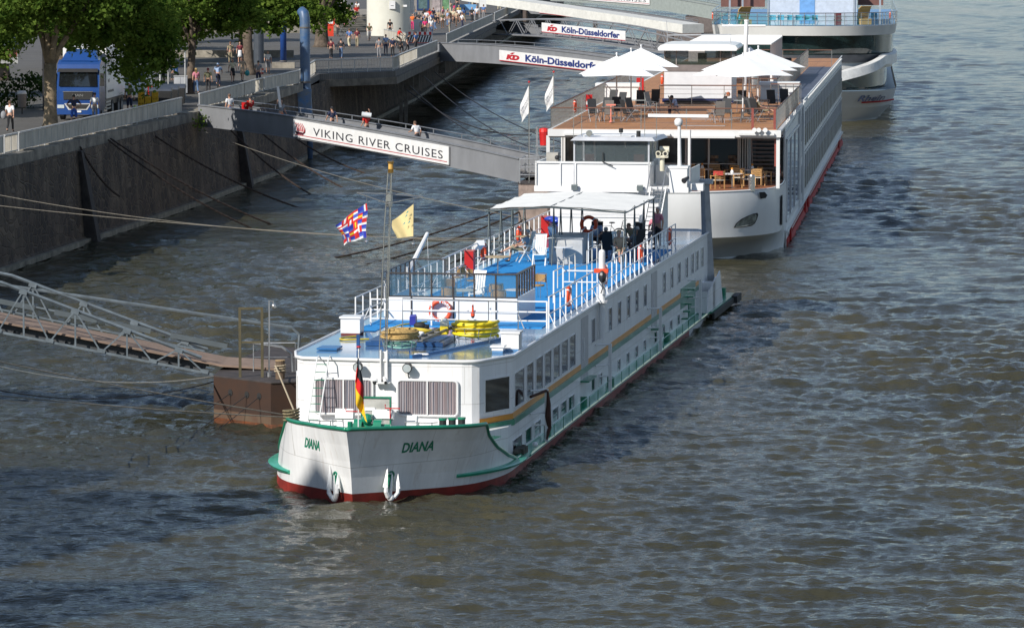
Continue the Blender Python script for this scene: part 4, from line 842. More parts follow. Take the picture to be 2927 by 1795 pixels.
# side exhaust stair in green recess at the stern
b = MB(); b.box(3.201, 3.22, 51.0, 56.0, 1.15, 2.0); b.box(3.2, 3.24, 53.6, 55.6, .48, 1.15)
for i in range(5): b.box(3.2, 3.5, 51.3+i*.5, 51.8+i*.5, .7+i*.26, .76+i*.26)
b.build('stern_stair', M_green, D)
# boxes
def vent_box(x, y, w_, d_, h_, lab, skirt=None):
    t = thing('deck_box', lab, 'box', DF, (x, y, 3.625))
    b = MB(); b.box(-w_/2, w_/2, -d_/2, d_/2, .08, h_-.05); b.build('box_body', M_white, t)
    b = MB(); b.box(-w_/2-.04, w_/2+.04, -d_/2-.04, d_/2+.04, h_-.06, h_); b.build('box_lid', M_white, t)
    b = MB(); b.box(-w_/2+.01, w_/2-.01, -d_/2+.01, d_/2-.01, 0, .085); b.build('plinth', skirt or M_bluedeck, t)
vent_box(-3.04, 14.1, .64, .7, .62, 'white deck box on a dark red plinth beside the port rail', mat('oxide_red', (.16, .035, .03), .7))
vent_box(2.92, 9.95, .56, .6, .62, 'white box on the blue foredeck by the starboard corner')
vent_box(2.62, 9.25, .36, .4, .24, 'small low white box in front of the taller white box')
# hoses in wire baskets
def hose(label, x, y, r, z0, rows, m_, hr=.035, seed=1, name='hose_coil'):
    rr = random.Random(seed); b = MB(); P = []
    N = rows*26
    for i in range(N+1):
        a = 2*math.pi*i/26; k = i/26; q = r*(.62+.36*abs(math.sin(k*1.9+seed)))
        P.append((x+q*math.cos(a)+rr.uniform(-.012, .012), y+q*math.sin(a)*.95, z0+hr+(k/rows)*(rows*hr*1.15)+.02*math.sin(a*2+k)))
    b.tube([Vector(p)-Vector((x, y, z0)) for p in P], hr, 6)
    return single(b, name, m_, label, 'hose', DF, (x, y, z0), smooth=True)
def basket(label, x, y, r, z0, z1):
    t = MB(); zt_, zb = z1-z0, .14
    t.torus((0, 0, zt_), r, .018, 'z', 28, 6); t.torus((0, 0, zb), r*.82, .015, 'z', 28, 6); t.torus((0, 0, (zt_+zb)/2), r*.92, .010, 'z', 28, 5)
    for k in range(10):
        a = 2*math.pi*k/10; t.bar((r*.82*math.cos(a), r*.82*math.sin(a), 0 if k % 2 else zb), (r*math.cos(a), r*math.sin(a), zt_), .018)
    for a in (0, 1.05, 2.1): t.bar((-r*.82*math.cos(a), -r*.82*math.sin(a), zb), (r*.82*math.cos(a), r*.82*math.sin(a), zb), .014)
    single(t, 'wire_basket', M_sst, label, 'basket', DF, (x, y, z0))
basket('wire hose basket at the foot of the signal mast', -.43, 8.75, .58, 3.63, 4.05)
hose('pale green hose coil in the bottom of the basket by the mast', -.43, 8.75, .52, 3.79, 5, mat('mint_hose', (.25, .5, .42), .5), .025, 3)
hose('sandy mooring rope coiled on top of the basket by the mast', -.43, 8.75, .60, 4.0, 6, mat('sand_rope', (.52, .34, .12), .9, var=.3, scale=20), .045, 5, 'rope_coil')
basket('large wire basket holding bright yellow hose', 1.36, 12.3, .76, 3.63, 4.12)
hose('bright yellow hose coiled in the large wire basket', 1.36, 12.3, .76, 3.78, 8, mat('bright_yellow_hose', (.80, .62, .02), .4, var=.1), .05, 2)
hose('yellow hose coil lying on the dark equipment by the lifebuoy', -.62, 12.4, .6, 3.80, 4, M_yellow, .036, 9)
b = MB(); P = [(-2.7, 13.3, .0), (-3.1, 12.6, 0), (-2.9, 12.1, 0), (-2.2, 12.4, 0), (-1.6, 12.9, .02), (-1.3, 12.9, .1)]
P2 = smooth_poly([(p[0], p[1]) for p in P]); b.tube([(x+2.7, y-13.3, .02) for x, y in P2], .03, 6); single(b, 'garden_hose', M_yellow, 'loose yellow hose snaking round the white box with red plinth', 'hose', DF, (-2.7, 13.3, 3.64), smooth=True)
b = MB(); b.tube([(0, 0, 0), (-.9, .5, 0), (-.7, 2.2, .02), (.1, 2.6, .1)], .025, 6); single(b, 'garden_hose', M_yellow, 'loose yellow hose lying behind the mast on the port side', 'hose', DF, (-1.3, 15.0, 3.65), smooth=True)
for i, (x, y, lab) in enumerate(((-1.0, 15.2, 'black outboard engine cowl lying left behind the yellow hose'), (-.05, 13.4, 'black outboard engine cowl lying beside the yellow jerrycan'))):
    b = MB(); b.ball((0, 0, .13), .14, 9, (1.5, .9, .9)); b.obox((.14, .05, .08), (.3, .22, .14)); single(b, 'outboard_cowl', M_black, lab, 'engine cover', DF, (x, y, 3.72), R(20*i), smooth=True)
b = MB(); b.obox((0, 0, .14), (.2, .3, .28)); b.cyl((-.1, 0, .28), (.1, 0, .30), .05); single(b, 'fuel_can', mat('blue_plastic', (.02, .03, .28), .4), 'dark blue plastic fuel can behind the yellow hose coil', 'can', DF, (-1.35, 15.9, 3.8))
t = thing('jerrycan', 'translucent plastic jerrycan half full of yellow liquid', 'jerrycan', DF, (.42, 11.9, 3.92))
b = MB(); b.obox((0, 0, .13), (.26, .18, .26)); b.build('liquid', mat('yellow_liquid', (.75, .58, .03), .3), t)
b = MB(); b.obox((0, 0, .34), (.26, .18, .16)); b.tube([(-.08, 0, .42), (-.06, 0, .5), (.06, 0, .5), (.08, 0, .42)], .025, 6); b.cyl((.09, 0, .4), (.09, 0, .47), .03); b.build('can_shell', mat('milky_plastic', (.72, .72, .62), .35), t)
b = MB()
for dx in (-.14, .14): b.bar((dx-.3, -1.2, 0), (dx+.35, 1.3, .25), .05, .09)
for i in range(6): b.bar((-.44+i*.11, -1.2+i*.48, .0+.05*i), (-.16+i*.11, -1.2+i*.48, .0+.05*i), .04)
b.bar((-.5, -1.2, -.2), (-.5, -1.2, 0), .04); b.bar((.5, 1.0, -.25), (.5, 1.0, .2), .04)
single(b, 'boarding_ladder', mat('grey_aluminium', (.30, .29, .27), .5, .5, var=.2), 'grey metal boarding ladder lying across the foredeck hatch', 'ladder', DF, (.2, 11.2, 3.88))
b = MB()
for i in range(7): b.ball((rnd.uniform(-.18, .18), rnd.uniform(-.12, .12), .06+rnd.uniform(0, .05)), .10, 6, (1.2, 1, .6))
single(b, 'plastic_bag', M_white, 'crumpled white plastic bag on the boarding ladder', 'bag', DF, (-.15, 10.7, 3.95), smooth=True)
b = MB(); 
for i in range(5): b.ball((-.15+.08*i, rnd.uniform(-.05, .05), .04), .07, 6, (1.2, 1, .5))
single(b, 'cleaning_cloth', M_white, 'white rag dropped on the foredeck by the blue coaming', 'cloth', DF, (.42, 7.9, 3.64), smooth=True)
# lifebuoys
def lifebuoy(label, loc, rz=0, letters=False, R_=.29, group='lifebuoys hung on the rails of the near ship', fr=DF):
    t = thing('lifebuoy', label, 'lifebuoy', fr, loc, rz, group)
    b = MB(); b.torus((0, 0, 0), R_, .075, 'y', 32, 10); b.build('ring', M_life, t, True)
    for a in (45, 135, 225, 315) if not letters else (0, 90, 180, 270):
        b = MB(); P = [(R_*math.cos(R(a+d)), 0, R_*math.sin(R(a+d))) for d in (-5, 0, 5)]; b.tube(P, .079, 10); b.build('reflective_band', M_white, t)
    if letters:
        M_ = MB()
        for word, a0, st in (('DIANA', 66, -11), ('DIANA', 246, -11)):
            for i, chh in enumerate(word):
                a = R(a0+st*i); tt = text(chh, .13, .0, .006); tt.v = [(x-tt.w/2, -z-.079, y-.045) for x, y, z in tt.v]
                M_.merge(tt, Matrix.Translation((R_*math.cos(a), 0, R_*math.sin(a))) @ Matrix.Rotation(-(a-math.pi/2), 4, 'Y'))
        M_.build('ring_lettering', M_white, t)
    return t
lifebuoy('large orange lifebuoy lettered DIANA on the white windscreen panel', (-.98, 18.86, 3.99), 0, True, .33)
for x, y, lab in ((-3.30, 41, 'orange lifebuoy on the port rail beside the nearer red fire box'), (-3.30, 49.6, 'orange lifebuoy on the port rail under the awning'), (2.9, 22.1, 'orange lifebuoy on the starboard rail nearest the bow'),
                  (2.9, 31, 'orange lifebuoy on the starboard rail just behind the white post'), (2.9, 40.7, 'orange lifebuoy on the starboard rail in front of the awning corner'), (2.9, 49.6, 'orange lifebuoy on the starboard rail by the wheelhouse stair')):
    lifebuoy(lab, (x, y, 4.25), R(90))
lifebuoy('orange lifebuoy standing on the counter rail under the awning', (.05, 46.4, 4.95), 0)
t = thing('rescue_light', 'red and black rescue float light hanging from the cross rail', 'safety light', DF, (.42, 17.2, 4.05))
b = MB(); b.cyl((0, 0, .05), (0, 0, .32), .035, .03); b.cyl((0, 0, -.05), (0, 0, .08), .07); b.build('float', M_life, t); b = MB(); b.cyl((0, 0, -.12), (0, 0, -.05), .03, .07); b.build('float_base', M_black, t)
for x, y, lab, g_ in ((-3.2, 37.3, 'red fire hose box on the port rail beside the lifebuoy', 0), (-3.2, 56.0, 'red fire box at the far end of the port rail', 0)):
    t = thing('fire_box', lab, 'fire box', DF, (x, y, 3.65)); b = MB(); b.box(-.17, .17, -.22, .22, 0, .9); b.build('cabinet', M_firered, t)
    b = MB(); b.box(-.19, .19, -.24, .24, .9, .93); b.build('cabinet_lid', mat('faded_red', (.55, .12, .1), .5), t)
b = MB(); b.obox((0, 0, 0), (.3, .5, .22), rz=R(30), rx=R(-25)); b.obox((.2, .2, .1), (.05, .3, .05)); single(b, 'deck_lamp', M_white, 'white floodlight clamped to the port rail', 'lamp', DF, (-3.35, 40.2, 4.55))
# flags
def flag_mesh(w_, h_, nx, nz, f):
    return [[f(i/nx, k/nz) for i in range(nx+1)] for k in range(nz+1)]
t = thing('bow_flag', 'black red and gold flag hanging from a staff at the stem', 'flag', DF, (-.02, .15, 2.35))
b = MB(); b.tube([(.0, 0, -.3), (.02, 0, 2.3)], .02, 8); b.build('staff', M_rail, t)
b = MB(); b.ball((.02, 0, 2.33), .07, 8, (1, 1, .5)); b.build('finial', M_firered, t)
b = MB()
for st_ in range(3):
    b.cm = st_; rows = []
    for k in range(23):
        v = k/22; row = []
        for i in range(5):
            u = (st_+i/4)/3; wd = (.12+.36*math.sin(min(1, v*1.1)*2.2))
            x = .02-.05*v+(v-.45)*wd*.9*(.5+u)+.035*math.sin(v*7+u*6); y = -.04-.10*math.sin(u*5+v*9); z = 2.2-.55*v-u*1.35-.18*v*u
            row.append((x, y, z))
        rows.append(row)
    b.grid(rows)
b.build('flag_cloth', [mat('flag_black', (.015, .015, .02), .8), mat('flag_red', (.60, .01, .01), .8), mat('flag_gold', (.85, .50, .01), .8)], t, True)
t = thing('country_flag', 'patchwork flag of many small national flags at the mast yard', 'flag', DF, (-1.33, 8.03, 8.45))
cols = [(.02, .03, .35), (.6, .02, .02), (.75, .75, .72), (.02, .3, .12), (.75, .5, .02), (.02, .02, .02), (.55, .05, .05), (.05, .1, .45)]
b = MB(); rr = random.Random(3); N_ = 6; Mz = 5
def fp(u, v): return (-.92*u*(1-.18*v)+.03*math.sin(v*6+u*4), -.22*math.sin(u*8+v*3)*u, -.10-1.08*v*(1-.38*u)-.66*u**1.2-.05*math.sin(u*9+v*4)*u)
SC3 = [(1, 2, 7), (1, 4, 1), (1, 2, 7), (7, 2, 1), (1, 1, 2), (0, 0, 7), (1, 2, 1), (0, 7, 2)]
for i in range(N_):
    for k in range(Mz):
        q = SC3[(i*3+k*5+rr.randrange(3)) % 8]; vert = (i*7+k*3) % 4 == 0
        for s_ in range(3):
            b.cm = q[s_]
            u0, u1, v0, v1 = i/N_, (i+1)/N_, k/Mz, (k+1)/Mz
            if vert: u0, u1 = (i+s_/3)/N_, (i+(s_+1)/3)/N_
            else: v0, v1 = (k+s_/3)/Mz, (k+(s_+1)/3)/Mz
            b.add([fp(u0, v0), fp(u0, v1), fp(u1, v1), fp(u1, v0)], [(0, 1, 2, 3)])
b.build('flag_cloth', [mat('flag_c%d' % i, c, .8, var=.02) for i, c in enumerate(cols)], t)
t = thing('company_flag', 'plain pale yellow flag at the right end of the mast yard', 'flag', DF, (.15, 8.03, 8.42))
b = MB(); b.grid(flag_mesh(1, 1, 14, 12, lambda u, v: (-.66*u*(1-.15*v)+.03*math.sin(v*5+u*3)*u, -.12*math.sin(u*7+v*3)*u, -.08-1.0*v*(1-.22*u)-.52*u*(1-.45*v)))); b.build('flag_cloth', mat('flag_cream', (.72, .58, .28), .8, var=.05), t, True)
b = MB()
for (u, v) in ((.25, .25), (.35, .45), (.12, .5), (.2, .16)): b.add([(-.66*u, -.14, -.08-v-.4*u), (-.66*u-.09, -.14, -.14-v-.4*u), (-.66*u-.01, -.14, -.03-v-.4*u)], [(0, 1, 2)])
b.build('emblem', mat('teal_print', (.05, .3, .3), .8), t)
# chairs and tables
def cyl_legs(b, pts, r=.016, n=6):
    for p, q in pts: b.tube([p, q], r, n)
def white_chair(label, fr, loc, rz, group='white plastic deck chairs'):
    t = thing('deck_chair', label, 'chair', fr, loc, rz, group)
    m_ = mat('white_plastic', (.76, .77, .74), .4)
    b = MB(); b.obox((0, 0, .42), (.46, .44, .04), rx=R(4)); b.build('seat', m_, t)
    b = MB()
    for i in range(5): b.obox((-.18+.09*i, -.33, .80), (.072, .03, .78), rx=R(17))
    b.obox((0, -.45, 1.17), (.46, .035, .09), rx=R(17)); b.obox((0, -.23, .47), (.46, .035, .07), rx=R(17)); b.build('backrest', m_, t)
    for s_ in (-1, 1):
        b = MB(); b.bar((s_*.25, .24, 0), (s_*.25, -.14, .64), .045, .035); b.build('leg', m_, t)
        b = MB(); b.bar((s_*.25, -.30, 0), (s_*.25, .10, .62), .045, .035); b.build('leg', m_, t)
        b = MB(); b.bar((s_*.27, -.30, .66), (s_*.27, .24, .64), .055, .03); b.build('armrest', m_, t)
    return t
def rattan_chair(label, fr, loc, rz, group='rattan bistro chairs'):
    t = thing('rattan_chair', label, 'chair', fr, loc, rz, group); m_ = mat('rattan', (.40, .24, .09), .7, var=.25, scale=40)
    b = MB(); b.lathe([(.20, 0), (.22, .03), (.21, .06)], (0, 0, .42), 14); b.build('seat', m_, t)
    b = MB(); rows = [[(.25*math.sin(R(a)), -.21*math.cos(R(a))-.02, z) for a in range(-75, 76, 15)] for z in (.56, .7, .84)]
    b.grid(rows); b.grid([[(x*1.07, y*1.07, z) for x, y, z in r][::-1] for r in rows]); b.build('backrest', m_, t)
    b = MB(); b.tube([(.24, .2, 0), (.25, .2, .62), (.27, 0, .68), (.22, -.2, .86), (0, -.29, .88), (-.22, -.2, .86), (-.27, 0, .68), (-.25, .2, .62), (-.24, .2, 0)], .014, 6); b.build('arm_frame', M_sst, t)
    for s_ in (-1, 1): b = MB(); b.tube([(s_*.22, -.24, 0), (s_*.2, -.18, .86)], .014, 6); b.build('leg', M_sst, t)
    return t
def round_table(label, fr, loc, r=.45, m_=None, h=.72, group='round tables'):
    t = thing('round_table', label, 'table', fr, loc, 0, group)
    b = MB(); b.lathe([(r-.02, 0), (r, .01), (r, .03), (r-.02, .035)], (0, 0, h-.035), 20); b.build('tabletop', m_ or M_white, t)
    b = MB(); b.cyl((0, 0, .02), (0, 0, h-.03), .03); b.build('table_post', M_sst, t)
    b = MB(); b.lathe([(.24, 0), (.22, .02), (.05, .04)], (0, 0, 0), 14); b.build('table_base', M_sst, t); return t
Z = DZ
white_chair('empty white high-backed chair in front of the serving counter', DF, (-1.25, 42.0, Z), R(180))
white_chair('white chair occupied by the man in the blue checked shirt', DF, (-2.15, 43.5, Z), R(115))
white_chair('white chair behind the windscreen nearest its centre', DF, (-.75, 24.6, Z), R(170))
white_chair('white chair behind the windscreen turned towards the port side', DF, (-2.3, 22.2, Z), R(-75))
white_chair('white chair behind the windscreen in its port corner', DF, (-2.75, 20.6, Z), R(-90))
for i, (x, y, a, lab) in enumerate(((-2.5, 30.9, 70, 'rattan chair between the windscreen and the red fire box'), (-1.75, 29.6, -100, 'rattan chair facing the one by the fire box'), (-1.9, 25.5, 200, 'rattan chair just behind the left glass screen'),
    (.05, 24.0, 20, 'rattan chair behind the windscreen right of its centre'), (.93, 28.0, 150, 'rattan chair at the starboard end of the windscreen'), (-1.35, 22.4, 20, 'rattan chair with its back against the left windscreen glass'), (.55, 21.6, 10, 'rattan chair close behind the right-hand windscreen glass'))):
    rattan_chair(lab, DF, (x, y, Z), R(a))
M_wood = mat('pale_wood', (.48, .36, .20), .6, var=.2, scale=6)
round_table('round wooden-topped table alone on the blue deck', DF, (-2.1, 37.2, Z), .5, M_wood)
round_table('round white table beside the man in the checked shirt', DF, (-.35, 42.3, Z), .38)
round_table('round table with a pale top behind the windscreen', DF, (-.9, 22.8, Z), .48, mat('pale_top', (.6, .6, .5), .4))
round_table('white table behind the windscreen at its starboard end', DF, (.9, 23.3, Z), .4)
round_table('round wooden table against the port rail under the awning', DF, (-2.75, 47.5, Z), .42, M_wood)
round_table('white round table under the awning between the black chairs', DF, (1.0, 47.6, Z), .5)
def black_chair(label, fr, loc, rz, group='black mesh reclining chairs', col=None):
    t = thing('mesh_chair', label, 'chair', fr, loc, rz, group); m_ = col or mat('black_mesh', (.025, .027, .03), .7)
    b = MB(); b.obox((0, 0, .43), (.48, .46, .025), rx=R(5)); b.build('seat', m_, t)
    b = MB(); b.obox((0, -.36, .80), (.48, .025, .78), rx=R(16)); b.build('backrest', m_, t)
    for s_ in (-1, 1):
        b = MB(); b.tube([(s_*.25, .28, 0), (s_*.25, -.2, .64)], .016, 6); b.tube([(s_*.25, -.34, 0), (s_*.25, .18, .64), (s_*.25, -.3, .66)], .016, 6); b.build('side_frame', M_steel, t)
    return t
black_chair('black mesh chair turned away beside the counter rail', DF, (.95, 45.0, Z), R(20), 'black mesh chairs on the near ship')
black_chair('black mesh chair under the awning by the starboard rail', DF, (1.9, 46.0, Z), R(60), 'black mesh chairs on the near ship')
black_chair('black mesh chair under the awning facing the bicycles', DF, (1.5, 49.0, Z), R(150), 'black mesh chairs on the near ship')
black_chair('black mesh chair at the back of the awning beside the white locker', DF, (-.1, 49.4, Z), R(180), 'black mesh chairs on the near ship')
# bicycles and covered boat aft
def bicycle(label, fr, loc, rz, fm=None, group='bicycles'):
    t = thing('bicycle', label, 'bicycle', fr, loc, rz, group); fm = fm or M_dark
    for y in (-.52, .52):
        b = MB(); b.torus((0, y, .34), .33, .018, 'x', 22, 5); w_ = b.build('wheel', M_black, t)
        b = MB()
        for k in range(6): a = math.pi*k/6; b.bar((0, y-.32*math.cos(a), .34-.32*math.sin(a)), (0, y+.32*math.cos(a), .34+.32*math.sin(a)), .006)
        b.build('spokes', M_sst, w_)
    b = MB(); b.tube([(0, -.52, .34), (0, -.1, .30), (0, .38, .78), (0, -.2, .80), (0, -.1, .30)], .018, 6); b.tube([(0, -.52, .34), (0, -.2, .8)], .012, 5); b.tube([(0, .52, .34), (0, .38, .95)], .018, 6); b.build('bicycle_frame', fm, t)
    b = MB(); b.tube([(-.26, .28, 1.0), (0, .4, .98), (.26, .28, 1.0)], .014, 6); b.build('handlebar', M_sst, t)
    b = MB(); b.ball((0, -.22, .93), .09, 7, (.8, 1.5, .4)); b.tube([(0, -.2, .8), (0, -.21, .92)], .012, 5); b.build('saddle', M_black, t); return t
bicycle('bicycle parked across the deck behind the awning', DF, (-.1, 52.6, Z), R(90), group='bicycles on the near ship')
bicycle('bicycle leaning by the white locker near the stair', DF, (.9, 52.9, Z), R(80), group='bicycles on the near ship')
t = thing('covered_boat', 'small blue boat under a bright blue tarpaulin before the wheelhouse', 'boat', DF, (-2.3, 55.4, Z))
b = MB(); rows = [[(x*w_, y, z) for x, z in ((-.5, .55), (-.45, .2), (0, 0), (.45, .2), (.5, .55))] for y, w_ in ((-.9, .5), (-.5, 1.3), (.5, 1.4), (1, 1.1))]; b.grid(rows); b.grid([r[::-1] for r in rows]); b.build('boat_hull', mat('boat_blue', (.10, .2, .36), .4), t, True)
b = MB()
for i in range(16): b.ball((rnd.uniform(-.6, .7), rnd.uniform(-.7, .6), .62+rnd.uniform(0, .3)), .24, 7, (1.5, 1.2, .5))
b.build('tarpaulin', mat('blue_tarp', (.02, .06, .42), .3, var=.2, bump=.6, bscale=9, coat=.5), t, True)
# people on the near ship
G1 = 'passengers sitting on the near ship'
person('seated man in shorts and blue checked shirt holding his knee on deck', 'recline', 'patt', 'khaki', 'silver', DF, (-2.15, 43.5, Z), R(115), G1, 'shorts')
person('grey-haired seated man facing forward in the middle under the awning', 'sit', 'ltblue', 'dark', 'bald', DF, (-.1, 49.6, Z), R(180), G1)
person('man seated behind the serving counter under the awning', 'hunch', 'maroon', 'dark', 'silver', DF, (.0, 46.9, Z), R(150), G1)
person('person in a dark top seated in the black mesh chair by the counter rail', 'sit', 'dark', 'jeans', 'silver', DF, (.95, 45.0, Z), R(20), G1)
person('woman in a pink patterned top standing at the right end of the awning', 'stand', 'pink', 'dark', 'silver', DF, (2.3, 50.6, Z), R(150), 'passengers standing on the near ship', female=True)
person('woman in a dusky pink top seated furthest right under the awning', 'sit', 'pink', 'grey', 'brown', DF, (2.0, 52.0, Z+.1), R(170), G1, female=True)
person('person in a grey top leaning back in the chair by the starboard rail', 'recline', 'grey', 'dark', 'silver', DF, (1.9, 46.0, Z), R(60), G1)
person('person in a khaki top sitting with back to the bow under the awning', 'hunch', 'khaki', 'dark', 'brown', DF, (1.5, 49.0, Z), R(150), G1)
person('sunbather in a red top seated low in a white chair by the rail', 'recline', 'tan', 'khaki', 'blond', DF, (1.7, 43.6, Z), R(200), G1, 'shorts')
white_chair('white chair of the sunbather by the starboard rail', DF, (1.7, 43.6, Z), R(200))
# ------------------------------------------------------------------ the second, larger river cruiser
VF = Fr(14.80, 223.97, R(6.09))
V = thing('river_cruise_ship', 'long white river cruiser with timber sun deck, white parasols and red waterline', 'ship', VF)
M_vhull = mat('cool_white_hull', (.66, .66, .645), .4, var=.05, scale=.6, streak=.3, coat=.2)
M_teak = mat('teak_decking', (.42, .20, .075), .6, var=.3, scale=2.2, streak=1)
M_vred = mat('red_boot_paint', (.42, .02, .02), .7, var=.2, spec=.2)
def plankmat(name, c1, c2, sc, ang=0):
    m = bpy.data.materials.new(name); m.use_nodes = True; N = m.node_tree.nodes; l = m.node_tree.links; b = N['Principled BSDF']
    tc = N.new('ShaderNodeTexCoord'); mp = N.new('ShaderNodeMapping'); mp.inputs['Rotation'].default_value = (0, 0, ang); l.new(tc.outputs['Object'], mp.inputs[0])
    br = N.new('ShaderNodeTexBrick'); br.inputs['Scale'].default_value = sc; br.inputs['Brick Width'].default_value = 3.0; br.inputs['Row Height'].default_value = .16; br.inputs['Mortar Size'].default_value = .012
    br.inputs['Color1'].default_value = (*c1, 1); br.inputs['Color2'].default_value = (*c2, 1); br.inputs['Mortar'].default_value = (*[x*.3 for x in c2], 1); l.new(mp.outputs[0], br.inputs[0])
    nz = N.new('ShaderNodeTexNoise'); nz.inputs['Scale'].default_value = 1.1; nz.inputs['Detail'].default_value = 5; l.new(tc.outputs['Object'], nz.inputs[0])
    mr = N.new('ShaderNodeMapRange'); mr.inputs[3].default_value = .65; mr.inputs[4].default_value = 1.35; l.new(nz.outputs[0], mr.inputs[0])
    mx = N.new('ShaderNodeMix'); mx.data_type = 'RGBA'; mx.blend_type = 'MULTIPLY'; mx.inputs[0].default_value = 1; l.new(br.outputs[0], mx.inputs[6]); l.new(mr.outputs[0], mx.inputs[7])
    l.new(mx.outputs[2], b.inputs['Base Color']); b.inputs['Roughness'].default_value = .6; return m
M_plank = plankmat('teak_planks', (.47, .22, .085), (.36, .16, .06), 1.0)
VC = -5.9
def side_plan(P): return [(VC+x, y) for x, y in P]
pT = smooth_poly([(0, -15.5), (2.5, -14.9), (4.4, -13.4), (5.5, -11.6), (5.88, -8.5), (5.9, -4.0)])
pK = smooth_poly([(0, -15.3), (2.6, -14.6), (4.5, -13.0), (5.6, -10.8), (5.9, -7.8), (5.9, -4.0)])
pW = smooth_poly([(0, -13.6), (1.8, -12.7), (3.4, -11.0), (4.8, -8.6), (5.7, -5.0), (5.9, -2.4)])
hb = MB()
for side in (-1, 1):
    rows = []
    for i in range(41):
        w_ = i/40; t_, k_, u_ = rs_poly(pT, w_), rs_poly(pK, w_), rs_poly(pW, w_); rows.append([])
        kn = 2.55+.65*w_; lk = 1.22-.25*max(0, w_-.75)*4*.8
        for (a, b2, f, z) in ((u_, u_, 0, -.8), (u_, u_, 0, 0), (u_, k_, .22, .45), (u_, k_, .55, .85), (u_, k_, 1, lk), (k_, t_, .5, (lk+kn)/2), (k_, t_, 1.3, kn), (k_, t_, .85, 3.5)):
            rows[-1].append((VC+side*(a[0]+(b2[0]-a[0])*f), a[1]+(b2[1]-a[1])*f, z))
    hb.grid(rows if side < 0 else [r[::-1] for r in rows])
for side in (-1, 1):
    x0 = VC+side*5.9
    P = [(x0, -4, -.8), (x0, 99, -.8), (x0, 99, 3.5), (x0, -4, 3.5)]; hb.add(P if side > 0 else P[::-1], [(0, 1, 2, 3)])
hb.add([(VC-5.9, 99, -.8), (VC+5.9, 99, -.8), (VC+5.9, 99, 3.5), (VC-5.9, 99, 3.5)], [(1, 0, 3, 2)])
hb.build('hull', M_vhull, V, 'auto')
b = MB()
for side in (-1, 1):
    x0 = VC+side*5.9; a, c = (x0, x0+side*.06) if side > 0 else (x0+side*.06, x0)
    b.box(a, c, -3, 98.9, -.5, .30); 
b.build('boot_stripe', M_vred, V)
b = MB(); b.box(0, .14, -4.5, 98.9, .74, .86); b.build('rubbing_strake', M_vhull, V)
b = MB(); b.box(.0, .085, 3, 98.9, .56, .61); b.build('red_line', M_vred, V)
b = MB(); b.add([(0, 0, .30), (.16, 2, .02), (.16, 98.9, .02), (0, 98.9, .30), (0, 0, -.3), (.16, 2, -.3), (.16, 98.9, -.3), (0, 98.9, -.3)], [(0, 1, 2, 3), (1, 5, 6, 2), (0, 4, 5, 1), (3, 2, 6, 7)]); b.build('lower_sponson', M_vred, V)
for s0, s1 in ((-.4, .6), (20.5, 21.6), (25, 26.8), (88.5, 89.5)):
    b = MB(); b.box(.06, .16, s0, s1, .05, .74); b.build('fender_block', M_vred, V)
b = MB(); P = [p for p in ((VC+s*rs_poly(pT, w_)[0]*.985, rs_poly(pT, w_)[1]+.08) for s, ww in ((1, range(41)), (-1, range(40, -1, -1))) for w_ in [i/40 for i in ww])]
b.prism(P, 3.40, 3.50); b.build('terrace_deck', plankmat('terrace_planks', (.33, .13, .06), (.26, .10, .045), 1.0, 0), V)
b = MB(); P3 = [(VC+s*rs_poly(pT, w_)[0]*.99, rs_poly(pT, w_)[1]+.03, 3.53) for s, ww in ((1, range(40, -1, -1)), (-1, range(41))) for w_ in [i/40 for i in ww]]; b.tube(P3, .05, 6); b.build('terrace_edge', M_vhull, V, True)
b = MB()     # eye-shaped bow port and hawse opening
E_ = [(-.52, -.29), (-.40, -.10), (-.2, .07), (.05, .20), (.3, .29), (.46, .31), (.50, .22), (.47, .02), (.38, -.16), (.24, -.25), (.0, -.28), (-.3, -.30)][::-1]
def bowpt(t, z, off):     # on the main bow plate, starboard bow, t from centre
    for i in range(200):
        w_ = i/200; k_ = rs_poly(pK, w_); T_ = rs_poly(pT, w_); q = (z-1.2)/1.7*1.3*.9; x = k_[0]+(T_[0]-k_[0])*q
        if x >= t: y = k_[1]+(T_[1]-k_[1])*q; w2 = w_+.02; k2 = rs_poly(pK, w2); tn = Vector((k2[0]-k_[0], k2[1]-k_[1])).normalized(); nr = Vector((tn.y, -tn.x)); return (VC+x+nr.x*off, y+nr.y*off, z)
for nm, sc_, m_, off in (('bow_window', 1.14, M_black, .03), ('bow_window_glass', 1.0, mat('bow_port_glass', (.26, .27, .23), .4, var=.4, scale=4), .045)):
    b = MB(); b.add([bowpt(4.25+u*sc_, 2.02+v*sc_, off) for u, v in E_], [tuple(range(12))]); b.build(nm, m_, V)
b = MB(); b.add([bowpt(5.05+u, 3.22+v, .03) for u, v in ((-.16, .2), (.08, .2), (.22, .02), (.12, -.12), (-.12, -.14))], [(4, 3, 2, 1, 0)]); b.build('hawse_opening', M_black, V)
b = MB(); b.box(.0, .02, -9.4, -8.4, 1.5, 3.0); b.build('hull_slot_window', M_black, V)
